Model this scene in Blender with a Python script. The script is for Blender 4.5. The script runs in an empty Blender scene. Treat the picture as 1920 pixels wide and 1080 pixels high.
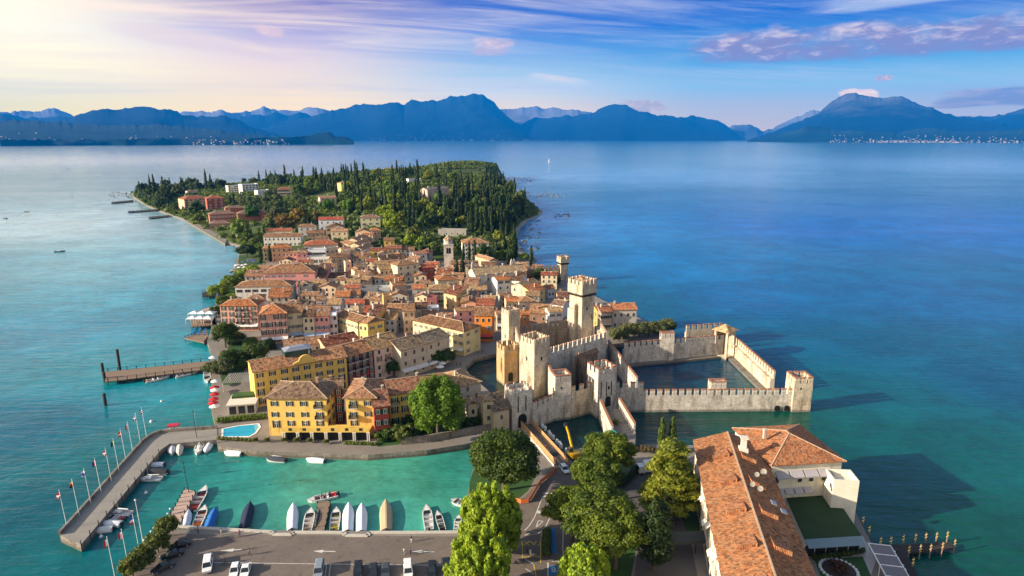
import bpy, math, random
import numpy as np
from mathutils import Vector, Matrix
random.seed(7); rng = np.random.default_rng(7)
scene = bpy.context.scene
R = math.radians
# ------------------------------------------------------------------ camera
CAM_H, FPX = 90.0, 1200.0
PITCH = math.atan(282 / FPX)
cam_data = bpy.data.cameras.new("camera")
cam_data.sensor_width = 36.0
cam_data.lens = 36.0 * FPX / 1920.0
cam_data.clip_start = 1.0
cam_data.clip_end = 200000.0
cam = bpy.data.objects.new("camera", cam_data)
cam.location = (0, 0, CAM_H)
cam.rotation_euler = (math.pi / 2 - PITCH, 0, 0)
scene.collection.objects.link(cam)
scene.camera = cam
# ------------------------------------------------------------------ exposure
vs = scene.view_settings
vs.view_transform = 'Standard'; vs.look = 'None'; vs.gamma = 1.0
vs.exposure = 1.25
scene.cycles.max_bounces = 5
scene.cycles.diffuse_bounces = 2
scene.cycles.glossy_bounces = 2
scene.cycles.transmission_bounces = 3
scene.cycles.transparent_max_bounces = 4
scene.cycles.volume_bounces = 0
scene.cycles.use_denoising = True
# ------------------------------------------------------------------ sun
SUN_EL = R(19.0); SUN_AZ = math.atan2(-1.0, -0.30)        # compass-like angle from +Y, clockwise positive
sdir = Vector((math.sin(SUN_AZ) * math.cos(SUN_EL), math.cos(SUN_AZ) * math.cos(SUN_EL), math.sin(SUN_EL)))
sl = bpy.data.lights.new("sun", 'SUN'); sl.energy = 5.0; sl.angle = R(0.6); sl.color = (1.0, 0.86, 0.66)
so = bpy.data.objects.new("sun", sl); so.rotation_euler = sdir.to_track_quat('Z', 'Y').to_euler()
scene.collection.objects.link(so)

# ------------------------------------------------------------------ node helpers
class NT:
    def __init__(s, tree): s.t = tree; s.n = tree.nodes; s.l = tree.links
    def new(s, typ, **kw):
        n = s.n.new(typ)
        for k, v in kw.items(): setattr(n, k, v)
        return n
    def put(s, sock, v):
        if v is None: return
        if isinstance(v, bpy.types.NodeSocket): s.l.new(v, sock)
        else:
            if hasattr(sock.default_value, '__len__') and not isinstance(v, (int, float)):
                v = tuple(v)
                if len(sock.default_value) == 4 and len(v) == 3: v = v + (1.0,)
            elif hasattr(sock.default_value, '__len__'): v = (v,) * len(sock.default_value)
            sock.default_value = v
    def math(s, op, a, b=None, c=None, clamp=False):
        n = s.new('ShaderNodeMath', operation=op, use_clamp=clamp)
        s.put(n.inputs[0], a); s.put(n.inputs[1], b); s.put(n.inputs[2], c)
        return n.outputs[0]
    def mix(s, f, a, b, blend='MIX'):
        n = s.new('ShaderNodeMix', data_type='RGBA', blend_type=blend)
        s.put(n.inputs[0], f); s.put(n.inputs[6], a); s.put(n.inputs[7], b)
        return n.outputs[2]
    def ramp(s, f, stops, interp='LINEAR'):
        n = s.new('ShaderNodeValToRGB'); cr = n.color_ramp; cr.interpolation = interp
        while len(cr.elements) < len(stops): cr.elements.new(0.5)
        for e, (p, c) in zip(cr.elements, stops):
            e.position = p
            e.color = (c, c, c, 1) if isinstance(c, (int, float)) else tuple(c) + (1,)
        s.put(n.inputs[0], f)
        return n.outputs[0]
    def noise(s, vec, scale, detail=3.0, rough=0.55, dist=0.0):
        n = s.new('ShaderNodeTexNoise'); s.put(n.inputs['Vector'], vec)
        s.put(n.inputs['Scale'], scale); s.put(n.inputs['Detail'], detail); s.put(n.inputs['Roughness'], rough); s.put(n.inputs['Distortion'], dist)
        return n.outputs[0]
    def smooth(s, x, a, b):
        n = s.new('ShaderNodeMapRange', interpolation_type='SMOOTHSTEP')
        s.put(n.inputs[0], x); n.inputs[1].default_value = a; n.inputs[2].default_value = b
        return n.outputs[0]
    def vmul(s, v, sc):
        n = s.new('ShaderNodeVectorMath', operation='MULTIPLY'); s.put(n.inputs[0], v); n.inputs[1].default_value = sc
        return n.outputs[0]

def lin(c):                                  # sRGB 0-255 -> linear
    return tuple(((x / 255) / 12.92 if x <= 10 else ((x / 255 + 0.055) / 1.055) ** 2.4) for x in c)

# ------------------------------------------------------------------ sky
world = bpy.data.worlds.new("World"); scene.world = world; world.use_nodes = True
w = NT(world.node_tree); w.n.clear()
sky = w.new('ShaderNodeTexSky', sky_type='NISHITA'); sky.sun_disc = False
sky.sun_elevation = SUN_EL; sky.sun_rotation = SUN_AZ; sky.altitude = 100; sky.dust_density = 1.5; sky.ozone_density = 2.0
tc = w.new('ShaderNodeTexCoord'); dirv = tc.outputs['Generated']
sp = w.new('ShaderNodeSeparateXYZ'); w.put(sp.inputs[0], dirv)
dx, dy, dz = sp.outputs
elev = w.math('MULTIPLY', w.math('ARCSINE', dz), 180 / math.pi)                 # degrees
azim = w.math('MULTIPLY', w.math('ARCTAN2', dx, dy), 180 / math.pi)
EXPO = 2 ** vs.exposure
def C(*c): return tuple(v / EXPO for v in lin(c))
def col(stops): return w.ramp(w.math('DIVIDE', elev, 40.0, clamp=True), [(e / 40.0, c) for e, c in stops])
SIG = 3.2e-5; AIR = (0.004, 0.17, 0.66)            # density of the haze box and the light it adds, so that the sky seen through it keeps its colour
def CX(k, *c): return tuple(k * v for v in C(*c))
def CS(e, *c):
    T = math.exp(-SIG * min(30500.0, 2060.0 / max(math.sin(R(max(e, .3))), 1e-3)))
    return tuple(max(0.0, v - a * (1 - T)) / T / EXPO for v, a in zip(lin(c), AIR))
def S(*st): return col([(e, CS(e, *c)) for e, c in st] + [(24, C(118, 168, 216)), (40, C(80, 138, 212))])
west = S((0.3, (255, 226, 160)), (2, (255, 234, 184)), (4, (255, 243, 210)), (7, (255, 250, 232)), (11.5, (255, 250, 240)))
wmid = S((0.3, (255, 222, 184)), (3.5, (252, 224, 198)), (5, (242, 217, 210)), (6.3, (224, 204, 220)), (8, (180, 172, 220)), (9.5, (112, 112, 200)), (11.5, (76, 80, 184)))
mid = S((0.3, (228, 200, 196)), (2.5, (222, 206, 208)), (4, (196, 206, 226)), (5.3, (152, 190, 228)), (7, (100, 158, 226)), (9, (45, 115, 214)), (11.5, (28, 88, 198)))
east = S((0.3, (192, 180, 202)), (2.6, (168, 178, 212)), (4, (134, 180, 222)), (5.7, (92, 162, 222)), (9, (16, 108, 210)), (11.5, (4, 90, 200)))
k1 = w.smooth(azim, -37.0, -19.0); k2 = w.smooth(azim, -20.0, -1.0); k3 = w.smooth(azim, -1.0, 17.0)
low = w.mix(k3, w.mix(k2, w.mix(k1, west, wmid), mid), east)
behind = w.smooth(w.math('ABSOLUTE', azim), 95.0, 150.0)                         # unseen half of the sky behind the camera, warmed and brightened as fill light
low = w.mix(behind, low, CX(1.35, 244, 222, 194))
# cirrus: streaks on a high flat layer
inv = w.math('DIVIDE', 1.0, w.math('MAXIMUM', w.math('ADD', dz, 0.05), 0.02))
cv = w.new('ShaderNodeCombineXYZ'); w.put(cv.inputs[0], w.math('MULTIPLY', dx, inv)); w.put(cv.inputs[1], w.math('MULTIPLY', dy, inv))
rot = w.new('ShaderNodeVectorRotate', rotation_type='Z_AXIS'); w.put(rot.inputs['Vector'], cv.outputs[0]); rot.inputs['Angle'].default_value = R(-14)
cir = w.noise(w.vmul(rot.outputs[0], (0.42, 1.5, 1)), 1.0, 7.0, 0.62, 0.9)
cirm = w.noise(w.vmul(rot.outputs[0], (0.22, 0.35, 1)), 1.0, 2.0, 0.5, 0.3)
cirrus = w.math('MULTIPLY', w.smooth(cir, 0.42, 0.74), w.smooth(cirm, 0.30, 0.60))
cirrus = w.math('MULTIPLY', cirrus, w.smooth(elev, 1.0, 5.5))
ccol = w.mix(w.smooth(azim, -25.0, 20.0), CS(8, 255, 232, 222), CS(8, 196, 206, 236))
low = w.mix(w.math('MULTIPLY', cirrus, 0.8), low, ccol)
veil = w.math('MULTIPLY', w.smooth(w.noise(w.vmul(rot.outputs[0], (0.10, 0.28, 1)), 1.0, 5.0, 0.6, 1.2), 0.40, 0.72), w.math('MULTIPLY', w.smooth(elev, 2.0, 4.5), w.math('SUBTRACT', 1.0, w.smooth(elev, 8.5, 12.5))))
low = w.mix(w.math('MULTIPLY', veil, 0.55), low, w.mix(w.smooth(azim, -25.0, 20.0), CS(6, 252, 228, 214), CS(6, 186, 200, 230)))
def bank(az0, az1, sa, e0, e1, se0, se1, nscale, thr, soft, c_lit, c_dark, tilt=0.0, stretch=4.0, amt=0.9):
    global low
    v = w.new('ShaderNodeCombineXYZ'); ee = w.math('ADD', elev, w.math('MULTIPLY', w.math('SUBTRACT', azim, az0), tilt))
    w.put(v.inputs[0], w.math('DIVIDE', azim, stretch)); w.put(v.inputs[1], ee)
    n = w.noise(v.outputs[0], nscale, 6.0, 0.6, 0.25)
    m = w.math('MULTIPLY', w.smooth(azim, az0, az0 + sa), w.math('SUBTRACT', 1.0, w.smooth(azim, az1 - sa, az1)))
    m = w.math('MULTIPLY', m, w.math('MULTIPLY', w.smooth(ee, e0, e0 + se0), w.math('SUBTRACT', 1.0, w.smooth(ee, e1 - se1, e1))))
    a = w.smooth(w.math('ADD', m, w.math('MULTIPLY', w.math('SUBTRACT', n, 0.5), 1.5)), thr, thr + soft)
    n2 = w.noise(v.outputs[0], nscale * 2.1, 5.0, 0.62, 0.4)
    lit = w.smooth(w.math('ADD', n2, w.math('MULTIPLY', w.math('SUBTRACT', ee, (e0 + e1) / 2), 0.10)), 0.44, 0.74)
    low = w.mix(w.math('MULTIPLY', a, amt), low, w.mix(lit, c_dark, c_lit))
bank(11.5, 64.0, 6.0, 5.1, 9.2, 1.1, 1.7, 0.8, 0.40, 0.75, CS(7.5, 216, 200, 220), CS(7, 132, 134, 194), 0.0, 3.0, 0.95)     # mauve bank over the eastern mountain
bank(18.0, 75.0, 9.0, 8.3, 10.4, 0.8, 0.8, 0.8, 0.50, 0.75, CS(9, 226, 218, 232), CS(9, 180, 196, 232), -0.03, 8.0, 0.75)     # pale streak above it
bank(-5.0, 1.6, 2.6, 6.2, 8.8, 0.9, 1.1, 0.6, 0.50, 0.5, CS(7.5, 240, 208, 216), CS(7.5, 184, 176, 214), 0.0, 2.5, 0.85)      # small lens cloud
bank(-21.8, -17.4, 1.8, 7.5, 9.3, 0.7, 0.8, 0.9, 0.58, 0.4, CS(8.5, 250, 222, 214), CS(8.5, 226, 196, 212), 0.1, 2.0, 0.7)
bank(-36.0, -13.0, 8.0, 7.0, 10.2, 1.6, 1.6, 0.4, 0.52, 0.6, CS(8.5, 255, 232, 214), CS(8.5, 238, 214, 220), 0.13, 6.0, 0.6)
bank(-1.0, 9.0, 3.5, 4.2, 6.2, 0.8, 0.8, 0.5, 0.55, 0.5, CS(5, 226, 212, 222), CS(5, 190, 204, 230), 0.12, 5.0, 0.7)
bank(7.0, 14.5, 3.0, 1.6, 3.6, 0.7, 0.8, 1.3, 0.55, 0.4, CS(3, 206, 182, 202), CS(3, 160, 156, 198), 0.0, 2.0, 0.75)
bank(30.0, 60.0, 4.0, 1.6, 3.6, 0.6, 0.6, 0.8, 0.5, 0.45, CS(2.6, 176, 168, 204), CS(2.6, 120, 132, 190), -0.02, 6.0, 0.8)
bank(28.0, 30.0, 0.7, 3.9, 4.8, 0.35, 0.4, 2.2, 0.6, 0.25, CS(4.8, 248, 216, 214), CS(4.8, 170, 160, 200), 0.0, 1.2, 0.95)
bank(25.2, 29.6, 1.5, 2.7, 4.0, 0.3, 0.75, 1.3, 0.5, 0.35, CS(4, 255, 236, 226), CS(4, 236, 206, 212), 0.0, 1.8, 0.97)     # cap cloud on the summit
skyc = w.mix(1.0, sky.outputs[0], (0.165, 0.13, 0.10), 'MULTIPLY')
skyall = w.mix(w.smooth(elev, 16.0, 34.0), low, skyc)
bg = w.new('ShaderNodeBackground'); w.put(bg.inputs['Color'], skyall); bg.inputs['Strength'].default_value = 1.0
wo = w.new('ShaderNodeOutputWorld'); w.l.new(bg.outputs[0], wo.inputs[0])

# ------------------------------------------------------------------ projection of the photograph on the ground
cp, spn = math.cos(PITCH), math.sin(PITCH)
def W(px, py, z=0.0):
    a = (px - 960) / FPX; b = (540 - py) / FPX
    d = Vector((a, cp + b * spn, -spn + b * cp))
    t = (z - CAM_H) / d.z
    return Vector((d.x * t, d.y * t, z))
CROP = dict(A=(440, 400, 8), B=(640, 400, 8), C=(840, 430, 8), D=(400, 520, 8), E=(600, 520, 8), F=(800, 520, 8), G=(960, 500, 8), H=(330, 530, 5.683),
            I=(180, 640, 5.4), J=(480, 660, 6), K=(200, 940, 6), L=(920, 560, 5.4), M=(1060, 640, 5.4), N=(940, 860, 4.906), O=(1180, 780, 3.6), P=(1480, 880, 5.4),
            a4=(180, 280, 4), a5=(640, 280, 4), c1=(360, 620, 4.697), c2=(640, 600, 4.3206), c3=(900, 560, 3.7235), c4=(1120, 580, 4), c5=(80, 760, 3.376),
            c6=(420, 820, 4), c7=(860, 780, 3.6), c8=(1280, 780, 3.5556), f=(0, 0, 1))
def Q(c, x, y, z=0.0):
    ox, oy, s = CROP[c]
    return W(ox + x / s, oy + y / s, z)

# ------------------------------------------------------------------ mesh helpers
class MB:
    def __init__(s): s.v = []; s.f = []; s.m = []; s.M = None
    def pts(s, P):
        b = len(s.v)
        for p in P:
            p = Vector(p)
            s.v.append(tuple(s.M @ p) if s.M else tuple(p))
        return b
    def face(s, P, m=0):
        b = s.pts(P); s.f.append(tuple(range(b, b + len(P)))); s.m.append(m)
    def solid(s, P, F, m=0):
        b = s.pts(P)
        for k, f in enumerate(F):
            s.f.append(tuple(b + i for i in f)); s.m.append(m[k] if isinstance(m, (list, tuple)) else m)
    def box(s, x0, y0, z0, x1, y1, z1, m=0):
        s.solid([(x0, y0, z0), (x1, y0, z0), (x1, y1, z0), (x0, y1, z0), (x0, y0, z1), (x1, y0, z1), (x1, y1, z1), (x0, y1, z1)],
                [(0, 3, 2, 1), (4, 5, 6, 7), (0, 1, 5, 4), (1, 2, 6, 5), (2, 3, 7, 6), (3, 0, 4, 7)], m)
    def prism(s, poly, z0, z1, m=0, mt=None):
        n = len(poly)
        if sum(poly[i][0] * poly[(i + 1) % n][1] - poly[(i + 1) % n][0] * poly[i][1] for i in range(n)) < 0: poly = poly[::-1]
        P = [(p[0], p[1], z0) for p in poly] + [(p[0], p[1], z1) for p in poly]
        F = [tuple(range(n))[::-1], tuple(range(n, 2 * n))] + [(i, (i + 1) % n, n + (i + 1) % n, n + i) for i in range(n)]
        s.solid(P, F, [m, mt if mt is not None else m] + [m] * n)
    def beam(s, p0, p1, wdt, hgt, m=0, up=(0, 0, 1)):               # a bar of rectangular section from p0 to p1
        p0, p1 = Vector(p0), Vector(p1); d = (p1 - p0).normalized(); u = Vector(up)
        x = d.cross(u)
        x = x.normalized() if x.length > 1e-4 else Vector((1, 0, 0))
        y = x.cross(d).normalized()
        q = [x * sx * wdt / 2 + y * sy * hgt / 2 for sx, sy in ((-1, -1), (1, -1), (1, 1), (-1, 1))]
        s.solid([p0 + k for k in q] + [p1 + k for k in q], [(3, 2, 1, 0), (4, 5, 6, 7), (0, 1, 5, 4), (1, 2, 6, 5), (2, 3, 7, 6), (3, 0, 4, 7)], m)
    def tube(s, p0, p1, r0, r1=None, n=8, m=0):
        r1 = r0 if r1 is None else r1
        p0, p1 = Vector(p0), Vector(p1); d = (p1 - p0).normalized()
        x = d.orthogonal().normalized(); y = d.cross(x)
        A = [(x * math.cos(2 * math.pi * i / n) + y * math.sin(2 * math.pi * i / n)) for i in range(n)]
        s.solid([p0 + a * r0 for a in A] + [p1 + a * r1 for a in A],
                [tuple(range(n))[::-1], tuple(range(n, 2 * n))] + [(i, (i + 1) % n, n + (i + 1) % n, n + i) for i in range(n)], m)
    def lathe(s, prof, n=12, m=0, c=(0, 0, 0), sx=1, sy=1):
        rows = []
        for r, z in prof:
            rows.append([(c[0] + sx * r * math.cos(2 * math.pi * i / n), c[1] + sy * r * math.sin(2 * math.pi * i / n), c[2] + z) for i in range(n)])
        P = [p for r_ in rows for p in r_]
        F = [(k * n + i, k * n + (i + 1) % n, (k + 1) * n + (i + 1) % n, (k + 1) * n + i) for k in range(len(rows) - 1) for i in range(n)]
        F += [tuple(range(n))[::-1], tuple((len(rows) - 1) * n + i for i in range(n))]
        s.solid(P, F, m)
    def loft(s, rows, m=0, caps=True, closed=True):
        n = len(rows[0]); P = [p for r_ in rows for p in r_]
        rng_ = range(n) if closed else range(n - 1)
        F = [(k * n + i, k * n + (i + 1) % n, (k + 1) * n + (i + 1) % n, (k + 1) * n + i) for k in range(len(rows) - 1) for i in rng_]
        if caps: F += [tuple(range(n))[::-1], tuple((len(rows) - 1) * n + i for i in range(n))]
        s.solid(P, F, m)
    def mesh(s, name, mats, smooth=False):
        me = bpy.data.meshes.new(name)
        me.from_pydata(s.v, [], s.f)
        for mt in (mats if isinstance(mats, (list, tuple)) else [mats]): me.materials.append(mt)
        me.polygons.foreach_set('material_index', s.m)
        if smooth: me.polygons.foreach_set('use_smooth', [True] * len(s.f))
        me.update()
        nl = len(me.loops); npo = len(me.polygons)
        uv = me.uv_layers.new(name='UVMap')
        nor = np.empty(npo * 3, np.float32); me.polygons.foreach_get('normal', nor); nor = nor.reshape(-1, 3)
        tot = np.empty(npo, np.int32); me.polygons.foreach_get('loop_total', tot)
        vi = np.empty(nl, np.int32); me.loops.foreach_get('vertex_index', vi)
        co = np.array(s.v, np.float32)[vi]; nn = np.repeat(nor, tot, axis=0)
        hx = np.stack([-nn[:, 1], nn[:, 0], np.zeros(nl)], 1); ln = np.linalg.norm(hx, axis=1)
        flat = ln < 0.02; hx[flat] = (1, 0, 0); ln[flat] = 1; hx = hx / ln[:, None]
        sd = np.cross(nn, hx)
        uv.data.foreach_set('uv', np.stack([(co * hx).sum(1), (co * sd).sum(1)], 1).astype(np.float32).ravel())
        return me
    def build(s, name, mats, parent=None, loc=None, smooth=False):
        return link(name, s.mesh(name, mats, smooth), parent, loc)
def link(name, me, parent=None, loc=None, rz=0.0, color=None):
    o = bpy.data.objects.new(name, me)
    if parent is not None: o.parent = parent
    if loc is not None: o.location = loc
    if rz: o.rotation_euler = (0, 0, rz)
    if color is not None: o.color = tuple(color) + (1.0,)
    scene.collection.objects.link(o)
    return o
def tag(o, label, cat, group=None, kind=None):
    o['label'] = label; o['category'] = cat
    if group: o['group'] = group
    if kind: o['kind'] = kind
    return o
def structure(o): o['kind'] = 'structure'; return o
def thing(name, label, cat, loc=(0, 0, 0), rz=0.0, group=None):
    o = bpy.data.objects.new(name, None); o.empty_display_size = 0.5
    o.location = loc; o.rotation_euler = (0, 0, rz)
    scene.collection.objects.link(o)
    return tag(o, label, cat, group)
def copy_tree(o, parent=None):
    c = o.copy(); scene.collection.objects.link(c)
    if parent is not None: c.parent = parent
    for ch in list(o.children): copy_tree(ch, c)
    return c

# ------------------------------------------------------------------ materials
def newmat(name):
    m = bpy.data.materials.new(name); m.use_nodes = True
    t = NT(m.node_tree); b = t.n['Principled BSDF']
    return m, t, b
def pmat(name, colr=(0.5, 0.5, 0.5), rough=0.8, var=0.25, scale=1.0, fine=8.0, objcol=False, bump=0.0, spec=0.3, metal=0.0, stain=0.0):
    m, t, b = newmat(name)
    tcn = t.new('ShaderNodeTexCoord'); v = tcn.outputs['Object']
    inf = t.new('ShaderNodeObjectInfo')
    base = inf.outputs['Color'] if objcol else colr
    n1 = t.noise(v, scale, 4.0, 0.6); n2 = t.noise(v, fine, 2.0, 0.6)
    k = t.math('ADD', t.math('MULTIPLY', t.math('SUBTRACT', n1, 0.5), 2.2 * var), t.math('MULTIPLY', t.math('SUBTRACT', n2, 0.5), 1.2 * var))
    k = t.math('ADD', k, 1.0)
    cc = t.mix(1.0, base, k, 'MULTIPLY')
    if stain:
        st = t.noise(t.vmul(v, (1, 1, 0.25)), 0.55, 5.0, 0.65)
        cc = t.mix(t.math('MULTIPLY', t.smooth(st, 0.52, 0.72), stain), cc, t.mix(1.0, cc, (0.50, 0.44, 0.36), 'MULTIPLY'))
    t.put(b.inputs['Base Color'], cc); b.inputs['Roughness'].default_value = rough
    b.inputs['Specular IOR Level'].default_value = spec; b.inputs['Metallic'].default_value = metal
    if bump:
        bn = t.new('ShaderNodeBump'); bn.inputs['Strength'].default_value = bump; bn.inputs['Distance'].default_value = 0.1
        t.put(bn.inputs['Height'], n2); t.l.new(bn.outputs[0], b.inputs['Normal'])
    return m
# ================================================================== SETTING
# ------------------------------------------------------------------ water
def bed_sheen_colour(x, y):                      # albedo of the turbid water / lake bed; pale far patches hold painted sky reflection
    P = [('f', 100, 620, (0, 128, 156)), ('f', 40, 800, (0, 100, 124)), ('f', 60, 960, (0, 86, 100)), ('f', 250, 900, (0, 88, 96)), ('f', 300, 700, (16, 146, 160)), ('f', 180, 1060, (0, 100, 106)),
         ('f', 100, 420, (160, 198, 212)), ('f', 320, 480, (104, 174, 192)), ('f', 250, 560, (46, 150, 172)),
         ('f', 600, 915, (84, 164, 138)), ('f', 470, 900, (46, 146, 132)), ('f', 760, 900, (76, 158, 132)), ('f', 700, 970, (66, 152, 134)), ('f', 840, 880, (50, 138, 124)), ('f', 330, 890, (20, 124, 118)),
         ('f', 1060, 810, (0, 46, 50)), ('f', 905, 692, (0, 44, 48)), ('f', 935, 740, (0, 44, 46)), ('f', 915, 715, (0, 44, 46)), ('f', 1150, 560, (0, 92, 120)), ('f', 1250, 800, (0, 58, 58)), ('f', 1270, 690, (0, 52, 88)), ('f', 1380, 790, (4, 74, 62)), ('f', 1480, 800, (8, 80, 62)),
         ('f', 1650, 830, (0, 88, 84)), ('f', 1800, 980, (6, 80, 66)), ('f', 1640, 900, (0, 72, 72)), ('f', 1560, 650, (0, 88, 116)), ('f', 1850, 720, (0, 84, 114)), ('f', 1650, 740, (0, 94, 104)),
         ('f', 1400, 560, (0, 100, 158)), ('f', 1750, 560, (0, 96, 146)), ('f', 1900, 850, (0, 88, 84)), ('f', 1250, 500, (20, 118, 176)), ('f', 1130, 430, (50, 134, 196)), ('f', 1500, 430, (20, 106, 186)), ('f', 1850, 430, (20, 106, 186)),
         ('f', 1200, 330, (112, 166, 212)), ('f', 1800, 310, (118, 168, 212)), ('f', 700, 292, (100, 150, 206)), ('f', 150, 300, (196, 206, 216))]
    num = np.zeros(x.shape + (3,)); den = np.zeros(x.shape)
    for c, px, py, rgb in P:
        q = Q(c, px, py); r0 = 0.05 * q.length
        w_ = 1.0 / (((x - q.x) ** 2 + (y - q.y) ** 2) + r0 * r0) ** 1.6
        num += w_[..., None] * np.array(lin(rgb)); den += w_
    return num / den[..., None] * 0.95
def polar_sheet(name, z, mat):
    ang = np.concatenate([np.arange(-48, 48, 0.75), np.arange(48, 312, 8.0)]) * math.pi / 180
    rad = np.concatenate([[0.5], np.geomspace(30, 90000, 190)])
    A, Rr = np.meshgrid(ang, rad); X = Rr * np.sin(A); Y = Rr * np.cos(A)
    nr, na = X.shape
    me = bpy.data.meshes.new(name)
    V = np.stack([X, Y, np.full_like(X, z)], -1).reshape(-1, 3)
    i, j = np.meshgrid(np.arange(nr - 1), np.arange(na), indexing='ij'); j2 = (j + 1) % na
    F = np.stack([i * na + j, i * na + j2, (i + 1) * na + j2, (i + 1) * na + j], -1).reshape(-1, 4)[:, ::-1]
    me.from_pydata(V.tolist(), [], F.tolist()); me.materials.append(mat)
    ca = me.color_attributes.new('lakebed_sheen', 'FLOAT_COLOR', 'POINT')
    cc = bed_sheen_colour(X.ravel(), Y.ravel())
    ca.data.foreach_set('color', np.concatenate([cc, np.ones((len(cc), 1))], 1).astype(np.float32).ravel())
    me.update()
    return link(name, me)
def water_mat():
    m, t, b = newmat('lake_water')
    at = t.new('ShaderNodeAttribute'); at.attribute_name = 'lakebed_sheen'
    v = t.new('ShaderNodeTexCoord').outputs['Object']
    weed = t.smooth(t.noise(t.vmul(v, (1, 1.25, 1)), 0.024, 6.0, 0.62, 0.6), 0.40, 0.66)
    fine = t.noise(v, 0.35, 5.0, 0.65, 0.3)
    k = t.math('ADD', t.math('ADD', 0.80, t.math('MULTIPLY', weed, 0.30)), t.math('MULTIPLY', t.math('SUBTRACT', fine, 0.5), 0.7))
    k = t.math('ADD', k, t.math('MULTIPLY', t.math('SUBTRACT', t.noise(v, 0.09, 5.0, 0.65, 0.8), 0.5), 0.7))
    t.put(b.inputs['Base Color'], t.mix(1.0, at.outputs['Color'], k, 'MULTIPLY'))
    b.inputs['Roughness'].default_value = 0.13; b.inputs['Specular IOR Level'].default_value = 0.36; b.inputs['IOR'].default_value = 1.33
    w1 = t.noise(t.vmul(v, (1, 1.7, 1)), 0.42, 4.0, 0.62, 0.4); w2 = t.noise(t.vmul(v, (1, 1.5, 1)), 0.055, 3.0, 0.5, 0.5)
    h = t.math('ADD', t.math('MULTIPLY', w1, 0.35), t.math('MULTIPLY', w2, 1.3))
    calm = t.smooth(t.noise(t.vmul(v, (1, 2.2, 1)), 0.0035, 3.0, 0.5), 0.35, 0.65)
    s3 = t.new('ShaderNodeSeparateXYZ'); t.put(s3.inputs[0], v)
    off_ = t.math('SUBTRACT', 1.0, t.math('MULTIPLY', t.smooth(s3.outputs[1], 350.0, 2600.0), 0.72))       # the open lake lies calmer
    rip = t.noise(t.vmul(v, (.35, 1.9, 1)), 0.16, 4.0, 0.6, 0.6); h = t.math('ADD', h, t.math('MULTIPLY', rip, 1.1))
    bn = t.new('ShaderNodeBump'); t.put(bn.inputs['Strength'], t.math('MULTIPLY', off_, t.math('ADD', 0.2, t.math('MULTIPLY', calm, 0.3)))); bn.inputs['Distance'].default_value = 1.0
    t.put(bn.inputs['Height'], h); t.l.new(bn.outputs[0], b.inputs['Normal'])
    return m
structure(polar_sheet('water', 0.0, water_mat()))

# ------------------------------------------------------------------ far mountains
def value_noise(x, seed):
    r = np.random.default_rng(seed).random(4096); i = np.floor(x).astype(int); f = x - i; f = f * f * (3 - 2 * f)
    return r[i % 4096] * (1 - f) + r[(i + 1) % 4096] * f
def vnoise2(x, y, seed):
    r = np.random.default_rng(seed).random((256, 256)); i = np.floor(x).astype(int); j = np.floor(y).astype(int); f = x - i; g = y - j
    f = f * f * (3 - 2 * f); g = g * g * (3 - 2 * g); i %= 256; j %= 256; i2 = (i + 1) % 256; j2 = (j + 1) % 256
    return (r[i, j] * (1 - f) + r[i2, j] * f) * (1 - g) + (r[i, j2] * (1 - f) + r[i2, j2] * f) * g
def fbm2(x, y, seed, o=4):
    s = 0; a = 0.5
    for k in range(o): s = s + a * vnoise2(x * 2 ** k + 17.3 * k, y * 2 ** k + 5.1 * k, seed + k); a *= 0.5
    return s
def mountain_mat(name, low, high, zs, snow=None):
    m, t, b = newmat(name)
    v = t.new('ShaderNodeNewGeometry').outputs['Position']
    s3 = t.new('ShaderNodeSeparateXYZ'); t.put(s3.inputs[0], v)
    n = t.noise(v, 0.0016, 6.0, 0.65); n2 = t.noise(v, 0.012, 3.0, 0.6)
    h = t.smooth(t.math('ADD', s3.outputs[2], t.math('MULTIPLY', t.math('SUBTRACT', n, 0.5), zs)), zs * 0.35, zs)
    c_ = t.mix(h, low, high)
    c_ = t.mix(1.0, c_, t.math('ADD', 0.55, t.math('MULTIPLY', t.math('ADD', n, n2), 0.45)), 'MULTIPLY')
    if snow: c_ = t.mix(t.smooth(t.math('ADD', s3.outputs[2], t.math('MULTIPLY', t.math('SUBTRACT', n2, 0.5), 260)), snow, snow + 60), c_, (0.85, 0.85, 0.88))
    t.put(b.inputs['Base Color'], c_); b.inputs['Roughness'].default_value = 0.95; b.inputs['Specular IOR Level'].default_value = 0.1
    return m
MOUNTS = {}
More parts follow.
